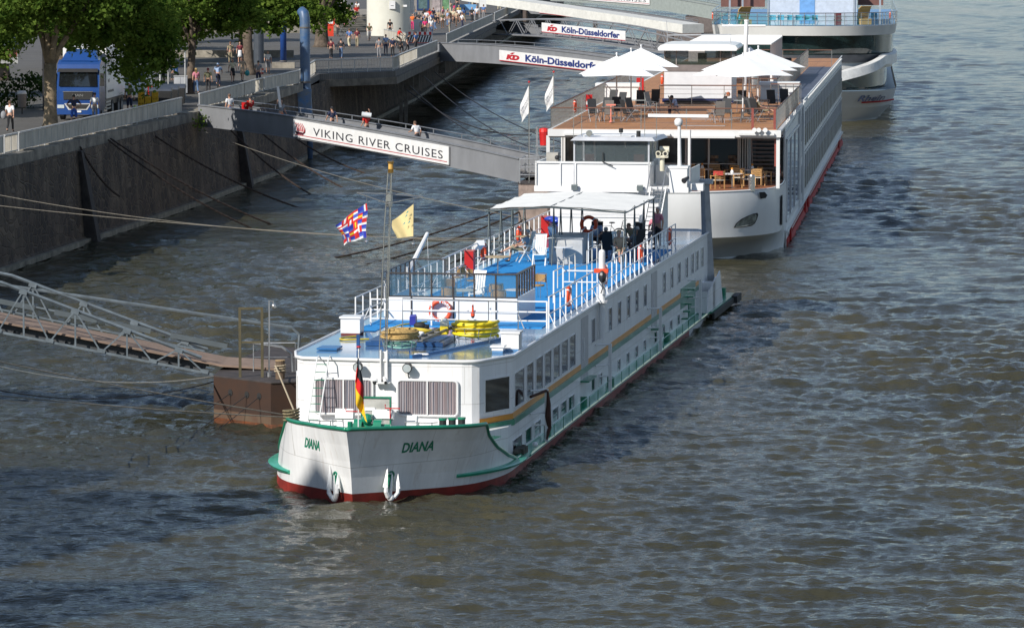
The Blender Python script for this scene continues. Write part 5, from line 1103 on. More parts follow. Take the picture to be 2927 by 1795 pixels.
# superstructure core
M_vglass = mat('river_glass', (.02, .03, .045), .03, var=.2, spec=.9)
b = MB(); b.box(VC-5.88, -.02, -4.8, 98.8, 3.5, 6.34); b.build('cabin_block', M_vhull, V)
b = MB(); b.box(VC-5.95, .03, -11.2, 98.9, 6.34, 6.44); b.box(VC-5.95, .03, -11.25, -11.1, 6.10, 6.46); b.build('deck_slab', M_vhull, V)
b = MB(); b.box(VC-5.75, -.2, -10.9, 98.0, 6.44, 6.47); b.build('sun_deck', M_plank, V)
b = MB()   # front facade posts, fascia and awning boxes
for t_ in (-11.85, -.12): b.box(t_-.09, t_+.09, -11.1, -10.9, 3.5, 6.12)
b.box(-11.85, -.05, -10.95, -10.9, 6.02, 6.12); b.box(-5.4, -2.3, -11.45, -11.25, 6.05, 6.17); b.box(-11.0, -5.6, -11.42, -11.25, 6.16, 6.26); b.box(-2.1, -.3, -11.4, -11.2, 6.2, 6.3)
b.build('facade_frame', M_vhull, V)
b = MB(); b.box(VC-5.8, -.1, -4.84, -4.81, 3.55, 6.3)
b.build('front_glazing', mat('saloon_dark', (.02, .019, .017), .06, var=.5, scale=1.4, spec=.8), V)
b = MB()
for t_ in (-11.6, -10.0, -8.4, -6.8, -5.2, -4.0, -2.45, -2.0, -1.85): b.box(t_-.05, t_+.05, -4.92, -4.84, 3.5, 6.3)
b.box(-11.7, -.1, -4.92, -4.84, 5.9, 6.3); b.box(-11.7, -2.4, -4.90, -4.84, 4.35, 4.39)
for k in range(4): b.box(-2.35+.13*k, -2.30+.13*k, -5.6, -4.95, 3.55, 5.85)
b.build('front_mullions', M_vhull, V)
b = MB(); 
for k in range(5):
    b.box(-3.9+.9*(k % 3), -3.5+.9*(k % 3), -4.86, -4.845, 4.3+.35*(k % 2), 4.5+.3*(k % 2))
b.build('interior_glint', mat('interior_wood', (.25, .15, .08), .4, var=.5, scale=6), V)
b = MB(); b.box(-11.8, -6.2, -13.3, -13.26, 3.52, 4.4); b.build('terrace_screen', M_tint, V)
# open stair from terrace to sun deck
b = MB(); b.bar((-1.62, -6.1, 3.5), (-1.62, -8.6, 6.4), .05, .12); b.bar((-.3, -6.1, 3.5), (-.3, -8.6, 6.4), .05, .12); st = b.build('deck_stair', M_steel, V)
for i in range(13):
    f = (i+.5)/13; y = -10.2+4.0*(1-f); b = MB(); b.box(-1.6, -.32, -8.6+2.4*(1-f)-.13, -8.6+2.4*(1-f)+.13, 3.5+2.85*f-.02, 3.53+2.85*f); b.build('tread', mat('dark_tread', (.16, .12, .11), .5), st)
M_cop = mat('red_brown_post', (.25, .06, .045), .5)
for (t_, s_, z0, z1) in ((-1.44, -10.6, 6.47, 7.55), (-.32, -10.6, 6.47, 7.5), (-.25, -10.8, 4.6, 6.0)):
    b = MB(); b.box(t_-.06, t_+.06, s_-.06, s_+.06, z0, z1); b.build('stair_post', M_cop, V)
b = MB()
for t_ in (-1.3, -1.08, -.75): b.cyl((t_, -11.35, 6.48), (t_, -11.6, 6.48), .10, .12); 
b.box(-1.3, -.7, -11.35, -11.2, 6.3, 6.42); b.build('deck_floodlights', M_white, V)
# starboard side: tall glazing forward, then two rows of balcony cabins
b = MB(); b.box(.0, .02, -3.6, 12.6, 1.35, 5.5); b.build('panorama_glass', mat('panorama_glass', (.012, .03, .07), .05, var=.3, spec=.35), V)
b = MB()
for s_ in (-3.7, 1.6, 7.0, 12.7): b.box(.0, .07, s_-.1, s_+.1, 1.3, 5.6)
b.box(0, .07, -3.8, 12.8, 5.5, 5.62); b.box(0, .07, -3.8, 12.8, 1.25, 1.37); b.box(0, .10, 13.6, 14.3, .9, 6.4); b.box(0, .10, 18.6, 19.4, .9, 6.4); b.build('panorama_frame', M_vhull, V)
b = MB(); b.box(0, .02, 14.4, 18.5, 4.4, 5.9); b.box(0, .02, 14.4, 18.5, 1.4, 3.0); b.build('stairwell_glass', M_vglass, V)
M_bal = mat('balcony_glass', (.16, .15, .12), .6, var=.35, scale=1.5, spec=.2)
k = 0
for z0 in (3.95, 1.45):
    s_ = 20.5
    while s_ < 97:
        f = MB(); f.box(.0, .07, s_-.12, s_+.24, z0-.15, z0+2.05); f.box(0, .05, s_, s_+3.1, z0+1.95, z0+2.05); f.box(0, .05, s_, s_+3.1, z0-.15, z0-.05); f.box(0, .045, s_+1.62, s_+1.70, z0+1.0, z0+1.95)
        fo = f.build('cabin_window', M_vhull, V)
        g_ = MB(); g_.box(.0, .015, s_+.14, s_+3.0, z0+1.05, z0+1.93); g_.build('pane', mat('cabin_dark_glass', (.012, .014, .016), .6, var=.6, scale=.8, spec=.12), fo)
        g_ = MB(); g_.box(.015, .05, s_+.16, s_+2.96, z0-.03, z0+1.02); g_.build('balustrade_glass', M_bal, fo)
        s_ += 3.12; k += 1
b = MB(); b.add([(0.0, -9.5, 6.0), (.05, -9.5, 6.0), (.05, 20, 6.44), (0, 20, 6.44)], [(0, 1, 2, 3)])
for s_ in range(-4, 98, 2): b.box(-.02, .03, s_, s_+.05, 6.44, 6.62)
b.box(-.03, .04, 20, 98.9, 6.6, 6.66); b.build('gutter_rail', M_vhull, V)
# sun deck railings
def drail(pts, z0, h, name, m1, m2, step=1.5, mids=(.3, .55, .8)):
    b = MB(); b.tube([(x, y, z0+h) for x, y in pts], .035, 6); o = b.build(name, m1, V); b = MB()
    for m_ in mids: b.tube([(x, y, z0+h*m_) for x, y in pts], .010, 4)
    for (xa, ya), (xb, yb) in zip(pts, pts[1:]):
        L_ = math.hypot(xb-xa, yb-ya); n = max(1, round(L_/step))
        for i in range(n+1): x = xa+(xb-xa)*i/n; y = ya+(yb-ya)*i/n; b.bar((x, y, z0), (x, y, z0+h), .04)
    b.build('rail_posts', m2, o); return o
M_hand = mat('brown_handrail', (.16, .08, .055), .5)
drail([(-11.75, 40), (-11.75, -10.6)], 6.47, 1.05, 'sun_deck_railing', M_hand, M_sst, .35)
drail([(-11.75, -10.6), (-.2, -10.6)], 6.47, 1.05, 'sun_deck_railing', M_hand, M_sst, 2.2)
drail([(-.25, -10.6), (-.25, 20)], 6.47, 1.0, 'sun_deck_railing', M_hand, M_sst, .5)
drail([(-1.9, 37), (-1.9, 80)], 6.47, 1.25, 'walkway_railing', M_hand, M_sst, .5)
drail([(-.15, 20), (-1.9, 20)], 6.47, 1.1, 'walkway_railing', M_hand, M_sst, .5)
drail([(-4.4, 28), (-1.9, 28), (-1.9, 37)], 6.47, 1.1, 'walkway_railing', M_hand, M_sst, .5)
drail([(-8.2, 17.5), (-2.6, 17.5)], 6.47, 1.1, 'cross_deck_railing', M_hand, M_sst, 2.0)
drail([(-5.5, 80), (-.2, 80)], 6.47, 1.2, 'cross_deck_railing', M_hand, M_sst, 2.0)
b = MB(); b.box(-1.8, -.1, 21, 79, 6.471, 6.49); b.build('walkway_mat', mat('blue_grey_mat', (.085, .10, .14), .6, var=.3, scale=1), V)
for s_ in (0, -7.0):
    b = MB(); b.box(-5.2, -3.0, s_-.6, s_-.3, 6.471, 6.50); b.build('deck_hatch', mat('grey_hatch', (.3, .3, .3), .6), V)
# wheelhouse with wide brow
b = MB(); b.box(-8.0, -4.1, 18.5, 24, 6.47, 8.35); b.build('wheelhouse_base', mat('wheelhouse_white', (.66, .66, .67), .4, var=.04), V)
b = MB(); b.box(-8.02, -4.08, 18.45, 24, 8.35, 8.72); b.build('wheelhouse_sill', mat('taupe_band', (.20, .17, .16), .5), V)
b = MB(); b.box(-7.95, -4.15, 18.5, 18.53, 8.72, 9.5); b.box(-4.15, -4.12, 18.5, 23.5, 8.72, 9.5); b.box(-8.0, -7.97, 18.5, 23.5, 8.72, 9.5); b.build('wheelhouse_glass', glassmat('pilot_glass', (.05, .06, .045), .55), V)
b = MB()
for x in (-7.98, -7.3, -4.75, -4.12): b.bar((x, 18.5, 8.7), (x, 18.5, 9.55), .06)
b.bar((-4.12, 23.5, 8.7), (-4.12, 23.5, 9.55), .06); b.build('wheelhouse_posts', mat('taupe_post', (.26, .23, .21), .5), V)
b = MB()
rows = []
for (x, z) in ((-8.3, 9.55), (-8.35, 9.68), (-8.2, 9.85), (-7.9, 9.92), (-4.2, 9.92), (-3.85, 9.85), (-3.72, 9.68), (-3.8, 9.55)): rows.append([(x, 17.9, z), (x, 24, z)])
b.grid(rows); b.add([r[0] for r in rows], [tuple(range(8))]); b.add([r[1] for r in rows], [tuple(range(7, -1, -1))]); b.add([(-8.3, 17.9, 9.55), (-3.8, 17.9, 9.55), (-3.8, 24, 9.55), (-8.3, 24, 9.55)], [(0, 1, 2, 3)])
b.build('wheelhouse_roof', M_white, V, 'auto')
b = MB(); b.obox((-5.9, 20.2, 8.9), (.5, .2, .9)); b.build('pilot_chair', M_black, V)
b = MB(); b.box(-7.8, -4.3, 18.9, 19.6, 8.35, 8.78); b.build('pilot_console', mat('console_grey', (.12, .11, .1), .5), V)
b = MB(); b.tube([(-8.0, 21, 9.9), (-8.0, 21, 10.35), (-4.3, 21, 10.4), (-4.3, 21, 9.9)], .035, 6); b.tube([(-8.0, 21, 10.35), (-8.05, 21, 11.2)], .02, 5); b.build('roof_gantry', mat('grey_gantry', (.4, .41, .42), .5), V)
b = MB(); b.tube([(-3.42, 19.5, 6.47), (-3.3, 19.5, 11.2)], .12, 10); b.build('wheelhouse_mast', M_white, V)
b = MB(); b.tube([(-3.3, 19.5, 11.2), (-3.3, 19.5, 11.3)], .14, 10); b.tube([(-4.7, 19.5, 10.95), (-2.2, 19.5, 10.95)], .07, 8); b.build('mast_scanner', M_white, V)
b = MB(); b.box(-8.4, -3.0, 45, 62, 9.1, 9.16)
for i in range(12): b.box(-8.4, -3.0, 45.2+i*1.45, 45.4+i*1.45, 9.16, 9.26)
for i in range(9): b.bar((-3.05, 46+i*1.9, 6.47), (-3.05, 46+i*1.9, 9.1), .12); b.bar((-8.3, 46+i*1.9, 6.47), (-8.3, 46+i*1.9, 9.1), .12)
b.build('louvre_canopy', M_white, V)
b = MB()
for i in range(5): b.tube([(-3.9, 40+i*1.0, 6.5), (-3.9, 40+i*1.0, 8.5), (-4.4, 40+i*1.0, 8.9)], .14, 8)
b.build('exhaust_pipes', mat('pipe_silver', (.6, .6, .6), .25, .8), V)
for (x, y, w_) in ((-11.0, 22, 2.4), (-1.6, 24.5, 2.2)):
    b = MB(); b.box(x-w_/2, x+w_/2, y, y+1.2, 6.47, 7.3); b.box(x-w_/2-.1, x+w_/2+.1, y-.1, y+1.3, 7.3, 7.5); b.build('deck_cabinet', M_white, V)
b = MB(); b.box(-8.1, -4.0, 18.40, 18.44, 6.55, 6.78); b.build('blue_band', mat('navy_band', (.012, .02, .10), .4), V)
b = MB(); b.obox((-6.2, 18.1, 6.62), (3.4, .25, .1)); b.build('bench', M_dark, V)
b = MB(); b.tube([(-4.55, -12.2, 3.5), (-4.55, -12.2, 6.5)], .08); b.build('awning_post', M_white, V)
for (x, y, lab, loc_) in ((0, 0, 'orange lifebuoys hung on the port rail of the sun deck', (-11.65, 1.8, 7.05)), (0, 0, 'orange lifebuoy hanging beside the wheelhouse of the river cruiser', (-8.5, 24, 7.6)), (0, 0, 'orange lifebuoy at the foot of the terrace stair', (-.15, -9.5, 4.3))):
    lifebuoy(lab, loc_, R(90), group='lifebuoys of the river cruiser', fr=VF)
for loc_, lab in (((-11.6, 9.5, 6.9), 'red fire box on the port rail of the timber deck'), ((-10.6, 34.5, 6.9), 'red fire box far along the deck by the white cabinet'), ((-9.0, 38, 7.4), 'small red fire box beside the wheelhouse')):
    t = thing('fire_box', lab, 'fire box', VF, loc_); b = MB(); b.box(-.22, .22, -.2, .2, -.4, .45); b.build('cabinet', M_firered, t); b = MB(); b.box(-.1, .1, -.215, -.2, -.1, .1); b.build('box_sign', M_white, t)
# parasols
M_par = mat('white_parasol_cloth', (.83, .83, .82), .8, var=.02)
def parasol(label, x, y, a, half=1.9, z=6.47, zr=8.83, za=9.82):
    t = thing('parasol', label, 'parasol', VF, (x, y, z), a, 'white parasols on the sun deck')
    b = MB(); rows = []
    for i in range(9):
        f = i/8; row = []
        for k in range(33):
            th = 2*math.pi*k/32; c, s_ = math.cos(th), math.sin(th); m_ = half*f/max(abs(c), abs(s_)); sg = .05*f*math.cos(4*th)*-1
            row.append((c*m_, s_*m_, za-z-(za-zr)*f+.10*f*(1-f)*2*.4-sg*.6))
        rows.append(row)
    b.grid([r[::-1] for r in rows]); b.build('canopy', M_par, t, 'auto')
    b = MB(); b.tube([(0, 0, 0), (0, 0, za-z+.12)], .04, 8); b.ball((0, 0, za-z+.14), .06, 6); b.build('pole', mat('white_pole', (.7, .7, .7), .4), t)
    b = MB()
    for k in range(8):
        th = math.pi/4*k; c, s_ = math.cos(th), math.sin(th); m_ = half/max(abs(c), abs(s_)); b.bar((0, 0, za-z-.08), (c*m_*.98, s_*m_*.98, zr-z-.02), .025)
    b.build('ribs', M_sst, t)
    b = MB(); b.box(-.4, .4, -.4, .4, 0, .08); b.cyl((0, 0, .08), (0, 0, .4), .06); b.build('parasol_base', M_sst, t)
for x, y, a, lab in ((-9.25, 0, 9, 'front white parasol of the left-hand cluster of three'), (-9.1, 8, 9, 'middle white parasol of the left-hand cluster of three'), (-9.0, 14, 12, 'rearmost white parasol of the left-hand cluster'),
                     (-2.5, .3, 43, 'front white parasol of the right-hand cluster of three'), (-2.55, 8, 40, 'middle white parasol of the right-hand cluster of three'), (-2.3, 13, 42, 'rearmost white parasol of the right-hand cluster')):
    parasol(lab, x, y, R(a))
DZV = 6.47
def folding_table(label, x, y, a=0):
    t = thing('deck_table', label, 'table', VF, (x, y, DZV), a, 'tables on the sun deck')
    b = MB(); b.box(-.55, .55, -.45, .45, .70, .73); b.build('tabletop', mat('glass_top', (.35, .38, .38), .15), t)
    for s_ in (-1, 1): b = MB(); b.tube([(s_*.5, -.4, 0), (s_*.5, .4, .7)], .02, 5); b.tube([(s_*.5, .4, 0), (s_*.5, -.4, .7)], .02, 5); b.build('leg', M_steel, t)
for x, y, lab in ((-9.3, -2.6, 'table under the front left parasol'), (-8.7, 6.5, 'table under the middle left parasol'), (-2.9, -3.2, 'table under the front right parasol'), (-3.2, 6.8, 'table under the middle right parasol')): folding_table(lab, x, y)
chs = [(-10.2, -3.2, 200, 'leftmost by the port rail'), (-9.9, -1.2, 150, 'behind the leftmost one'), (-9.3, -4.1, 5, 'with its back to the bow, left cluster'), (-8.3, -3.3, -60, 'right of the front left table'), (-8.2, -1.3, -130, 'back right of the front left table'), (-9.2, -.6, 185, 'behind the front left table'),
       (-9.6, 5.6, 150, 'left of the middle left table'), (-7.7, 5.8, -120, 'right of the middle left table'), (-8.6, 8.2, 180, 'tall one behind the middle left table'), (-7.9, 9.5, 175, 'rearmost of the left cluster'), (-10.3, 8.8, 160, 'beside the middle left parasol pole'),
       (-3.95, -3.0, 60, 'leftmost of the right cluster'), (-3.5, -4.6, 15, 'in front of the front right table'), (-3.3, -1.7, 175, 'behind the front right table'), (-2.2, -1.5, 160, 'right behind the front right table'), (-1.75, -3.2, -70, 'right of the front right table'), (-1.6, -1.2, -40, 'beside the seated man'),
       (-4.2, 6.2, 100, 'left of the middle right table'), (-3.0, 8.6, 180, 'behind the middle right table'), (-1.9, 6.9, -90, 'right of the middle right table'), (-1.3, 9.5, 200, 'near the starboard rail'), (-.7, 11.0, 190, 'beyond the white locker'), (-6.1, 1.5, -80, 'holding the seated man in the cap, alone mid-deck'),
       (-3.4, 60, 190, 'far aft beside the louvred canopy'), (-2.6, 63, 190, 'farthest aft on the timber deck')]
M_gm = mat('grey_mesh', (.22, .22, .21), .7)
for i, (x, y, a, lab) in enumerate(chs): black_chair(('grey' if i % 5 == 2 else 'black')+' mesh deck chair '+lab, VF, (x, y, DZV), R(a), 'mesh chairs on the sun deck', M_gm if i % 5 == 2 else None)
G2_ = 'passengers on the river cruiser'
person('man in a dark cap and blue shirt sitting alone mid sun deck', 'hunch', 'ltblue', 'navy', 'black', VF, (-6.1, 1.5, DZV), R(80), G2_)
person('red-haired person in a black top seated at the right-hand parasol', 'hunch', 'black', 'dark', 'redhair', VF, (-3.9, 6.0, DZV), R(-80), G2_, lh=False, female=True)
person('man in khaki shorts and white socks seated by the starboard rail', 'recline', 'khaki', 'khaki', 'bald', VF, (-1.55, -.6, DZV), R(-75), G2_, 'shorts', shoes='white')
person('person in a green patterned top walking aft by the walkway rail', 'stand', 'green', 'cream', 'blond', VF, (-2.2, 45, DZV), R(10), 'people standing on the river cruiser', female=True)
b = MB(); b.box(-.03, .03, -.03, .03, 0, .9); b.obox((0, .1, .95), (.5, .08, .08)); b.box(-.06, .06, -.35, .3, .05, .12); single(b, 'pink_scooter', mat('salmon_paint', (.75, .25, .18), .4), 'salmon pink folding scooter standing by the left parasols', 'scooter', VF, (-9.15, -4.9, DZV))
# terrace furniture
M_oak = mat('light_oak', (.50, .29, .11), .5, var=.2, scale=8)
def wood_chair(label, x, y, a):
    t = thing('wooden_armchair', label, 'chair', VF, (x, y, 3.5), a, 'wooden armchairs on the bow terrace')
    b = MB(); b.box(-.25, .25, -.25, .25, .42, .46); b.build('seat', mat('cream_cushion', (.65, .6, .5), .9), t)
    b = MB()
    for k in range(4): b.obox((0, -.28, .56+.1*k), (.5, .025, .07), rx=R(8))
    b.build('backrest', M_oak, t)
    for sx in (-1, 1):
        for sy in (-1, 1): b = MB(); b.bar((sx*.26, sy*.25, 0), (sx*.26, sy*.25, .64 if sy > 0 else .9), .045); b.build('leg', M_oak, t)
        b = MB(); b.box(sx*.26-.03, sx*.26+.03, -.27, .3, .64, .67); b.build('armrest', M_oak, t)
for x, y, lab in ((-2.45, -11.0, 'white round table nearest the bow rail of the terrace'), (-1.6, -7.4, 'white round table by the terrace stair'), (-4.2, -7.2, 'white round table against the dark terrace glazing')):
    t = round_table(lab, VF, (x, y, 3.5), .55, M_white, .74, 'round tables on the bow terrace')
    v_ = MB(); v_.lathe([(.04, 0), (.09, .05), (.07, .14), (.03, .2)], (0, 0, 0), 10); o_ = single(v_, 'flower_vase', M_white, 'white vase standing on the '+lab.replace('white ', ''), 'vase', VF, (x, y, 4.24))
    v_ = MB(); v_.ball((0, 0, .24), .06, 6); v_.build('blossom', mat('blossom', (.75, .3, .03), .7), o_)
for i, (x, y, a, lab) in enumerate(((-3.15, -11.6, 30, 'with a striped cushion nearest the bow'), (-1.75, -10.6, -80, 'right of the nearest table'), (-2.2, -9.3, 180, 'behind the nearest table'), (-4.3, -9.4, 60, 'left of the nearest table'), (-4.6, -7.9, 100, 'at the far left table'), (-3.6, -6.2, 190, 'against the glazing'),
    (-2.7, -6.6, 150, 'left of the table by the stair'), (-.95, -7.9, -60, 'right of the table by the stair'), (-1.2, -9.2, -20, 'in front of the stair'), (-5.0, -6.0, 170, 'half hidden by the white wheelhouse'))):
    wood_chair('light wooden armchair '+lab, x, y, R(a))
b = MB(); b.lathe([(.17, 0), (.17, .75), (.15, .8)], (0, 0, 0), 16); single(b, 'steel_bin', M_sst, 'stainless steel bin at the edge of the bow terrace', 'bin', VF, (-1.35, -13.1, 3.5))
b = MB(); b.grid([[(-.25, 0, 0), (.25, 0, 0)], [(-.25, -.05, .22), (.25, -.05, .22)]]); b.grid([[(-.25, .01, 0), (-.25, -.04, .22)], [(.25, .01, 0), (.25, -.04, .22)]]); single(b, 'folded_blanket', mat('red_white_cloth', (.6, .08, .06), .9, var=.3, scale=12), 'red and white blanket over the back of the terrace chair', 'blanket', VF, (-3.1, -11.95, 4.2))
# ------------------------------------------------------------------ third ship far up the quay
TF = Fr(26.0, 353.0, R(4.7))
T = thing('excursion_ship', 'large white excursion ship with dark wrap-round glass and open top deck', 'ship', TF)
M_thull = mat('off_white_hull', (.60, .59, .56), .4, var=.05, scale=.5)
M_tglass = mat('green_black_glass', (.025, .05, .05), .06, var=.4, scale=.4, spec=.9)
PL = smooth_poly([(-9.6, 70), (-9.6, 12), (-8.6, 5.5), (-5.5, 2.2), (-1.5, 1.0), (1.9, 1.7), (4.4, 3.6), (5.6, 6.5), (6.35, 12), (6.4, 30), (6.4, 70)])
def ring(off, z, dy=0): return [(-1.8+(x+1.8)*off, y*1.0+dy, z) for x, y in PL]
def band(z0, z1, o0, o1, d0=0, d1=0): b = MB(); b.grid([ring(o1, z1, d1), ring(o0, z0, d0)]); return b
band(-.8, .1, .80, .84, 1.2, .9).build('keel_plating', M_thull, T, True); b = band(.1, 1.2, .84, .96, .9, .2); b.merge(band(1.2, 2.6, .96, 1.0, .2, -.8)); b.build('hull', M_thull, T, True)
b = MB(); b.add([(x*.98, y+.2, 2.5) for x, y, z in ring(1.0, 0, -.7)], [tuple(range(len(PL)))[::-1]]); b.build('bow_deck', mat('pale_blue_deck', (.25, .36, .46), .4), T)
band(2.6, 4.4, .90, .90, 4, 4).build('lower_glass', M_tglass, T, True); band(4.35, 4.95, .955, .955, 2.2, 2.2).build('white_band', M_thull, T, True); band(4.95, 5.6, .965, .965, 2.0, 2.0).build('dark_band', mat('charcoal_band', (.05, .053, .06), .4), T, True)
band(5.55, 7.3, .96, .97, 2.2, 1.6).build('saloon_glass', M_tglass, T, True); band(7.25, 8.07, .985, 1.0, .9, .7).build('deck_fascia', M_thull, T, True)
b = MB(); b.add([(x, y, 8.0) for x, y, z in ring(.99, 0, 1.0)], [tuple(range(len(PL)))[::-1]]); b.build('top_deck', mat('light_blue_deck', (.18, .34, .55), .5, var=.2), T)
# sloping white brow beam on the starboard bow
b = MB(); q = [p for p in PL if p[0] > -1 and p[1] < 26]
rows = [[], [], []]
for i, (x, y) in enumerate(q):
    f = min(1, i/(len(q)*.55)); z = 3.0+1.75*f; x2 = -1.8+(x+1.8)*1.0; rows[0].append((x2*.93, y+.9, z+.85)); rows[1].append((x2, y-.25, z+.75)); rows[2].append((x2+.02, y-.3, z))
b.grid(rows); b.build('sloping_brow', mat('brow_white', (.72, .72, .70), .4), T)
for nm, z in (('top_rail', 9.15), ('mid_rail', 8.85), ('mid_rail', 8.5)):
    b = MB(); b.tube([(x, y, z) for x, y, _ in ring(1.0, 0, .9)], .04 if z > 9 else .02, 5); b.build(nm, M_sst, T)
b = MB(); rg = ring(1.0, 0, .9)
for i in range(0, len(rg), 2): b.bar((rg[i][0], rg[i][1], 8.05), (rg[i][0], rg[i][1], 9.15), .05)
b.merge(MB()); b.tube([(x, y, 8.1) for x, y, _ in rg], .02, 4); b.build('rail_posts', M_sst, T)
b = MB(); b.grid([[(x, y, 9.05) for x, y, _ in ring(.995, 0, 1.0)], [(x, y, 8.1) for x, y, _ in ring(.995, 0, 1.0)]]); b.build('glass_screen', glassmat('sea_green_glass', (.05, .25, .24), .35), T)
b = MB(); b.box(-4.6, 2.9, 9.0, 26, 8.0, 11.2); b.build('deckhouse', mat('deckhouse_pale_blue', (.50, .55, .62), .45, var=.1), T)
b = MB(); b.box(-2.0, -.7, 8.96, 8.99, 8.1, 10.4); b.build('deckhouse_door', mat('door_blue', (.16, .34, .62), .4), T)
for x in (-8.0, -6.9, -4.7, 2.7, 4.9): b = MB(); b.bar((x, 9, 8.0), (x, 9, 11.5), .16); b.build('awning_pillar', mat('pillar_grey', (.30, .34, .38), .4), T)
for a_ in ((-8.8, -5, 10, 10.1, 9.5, 11), (3.0, 5.2, 13, 13.1, 9.6, 10.6)): b = MB(); b.box(*a_); b.build('timber_panel', mat('maroon_panel', (.16, .07, .055), .6), T)
b = MB(); b.tube([(-5.0+.0, 2.6, 4.4), (-5.0, 2.6, 11.8)], .05) if False else None
def hull_line(z, x0, x1, m_, nm, r):
    q = [(x*1.02+.05, y-.05, z+.02*(x)) for x, y in PL if x0 <= x <= x1 and y < 25]; b = MB(); b.tube(q, r, 5); b.build(nm, m_, T)
hull_line(1.55, 3.2, 6, M_vred, 'red_strake', .07)
b = text('Rhein', .9, .0, .02, .5); L_ = b.w; px_ = [p[0] for p in PL if p[1] < 29 and p[0] > -2]; py_ = [p[1] for p in PL if p[1] < 29 and p[0] > -2]
b.v = [(lambda X_: (X_, float(np.interp(X_, px_, py_))-.62, 1.75+y*.75))(3.0+x/L_*2.4) for x, y, z in b.v]; b.build('name_lettering', mat('navy_lettering', (.02, .03, .07), .5), T)
lifebuoy('orange lifebuoy on the top-deck rail at the left of the far ship', (-9.4, 7.5, 8.75), R(90), group='lifebuoys of the far ship', fr=TF); lifebuoy('orange lifebuoy on the top-deck rail at the right of the far ship', (5.8, 13.0, 8.75), R(90), group='lifebuoys of the far ship', fr=TF)
b = MB(); b.tube([(4.9, 14, 2.6), (4.9, 14, 4.4)], .12); b.build('bow_pillar', M_thull, T)
def blue_chair(label, x, y, a):
    t = thing('patio_chair', label, 'chair', TF, (x, y, 8.02), a, 'light blue chairs on the far ship'); m_ = mat('sky_blue_plastic', (.10, .42, .62), .4)
    b = MB(); b.box(-.25, .25, -.25, .25, .42, .46); b.build('seat', m_, t); b = MB(); b.grid([[(.27*math.sin(R(q_)), -.24*math.cos(R(q_)), z) for q_ in range(-80, 81, 20)] for z in (.5, .92)]); b.build('backrest', m_, t)
    b = MB(); b.bar((-.22, -.2, 0), (-.22, .2, .45), .035); b.build('leg', m_, t); b = MB(); b.bar((.22, -.2, 0), (.22, .2, .45), .035); b.build('leg', m_, t)
for i, x in enumerate((-4.2, -3.5, -2.7, -2.0, -1.3, -.6, -7.2)): blue_chair(('light blue chair, number %s from the left along the front rail' % ['two', 'three', 'four', 'five', 'six', 'seven', 'one'][i]), x, 3.6+.1*i+(1 if i == 6 else 0), R(170+i*7))
blue_chair('light blue chair beside the wicker beach chair on the right', 4.4, 12, R(180))
for i, (x, y, lab) in enumerate(((3.6, 9.5, 'yellow wicker hooded beach chair at the right of the top deck'), (-6.6, 5.5, 'yellow wicker hooded beach chair at the left of the top deck'))):
    t = thing('beach_chair', lab, 'beach chair', TF, (x, y, 8.02), R(30), 'hooded beach chairs'); m_ = mat('wicker_yellow', (.62, .40, .14), .7, var=.15, scale=20)
    b = MB(); b.box(-.5, .5, -.3, .3, 0, .5); b.build('seat', m_, t); b = MB(); rows = [[(x_, .3-.1*k, .5+1.1*math.sin(R(15*k))) for x_ in (-.55, .55)] for k in range(8)]; b.grid(rows); b.grid([r[::-1] for r in rows]); b.tube([(-.55, .3, .5), (-.55, .1, 1.3), (-.55, -.4, 1.6)], .05, 5); b.build('hood', m_, t)
t = thing('side_table', 'long teal table among the blue chairs on the far ship', 'table', TF, (-2.4, 4.3, 8.02)); b = MB(); b.box(-2.2, 1.9, -.2, .2, .68, .72); b.build('tabletop', mat('teal_top', (.03, .25, .22), .4), t)
for x in (-2, 0, 1.8): b = MB(); b.bar((x, 0, 0), (x, 0, .68), .05); b.build('leg', M_sst, t)
b = MB(); b.box(-.3, .3, -.2, .2, 0, 1.0); b.box(-.35, .35, -.25, .25, .4, .5); single(b, 'maroon_armchair', mat('maroon_seat', (.14, .015, .02), .7), 'maroon seat against the pale blue deckhouse', 'seat', TF, (1.3, 7.6, 8.02))
person('person at the open bow deck of the far ship', 'stand', 'maroon', 'dark', 'brown', TF, (3.8, 8.5, 2.5), R(170))
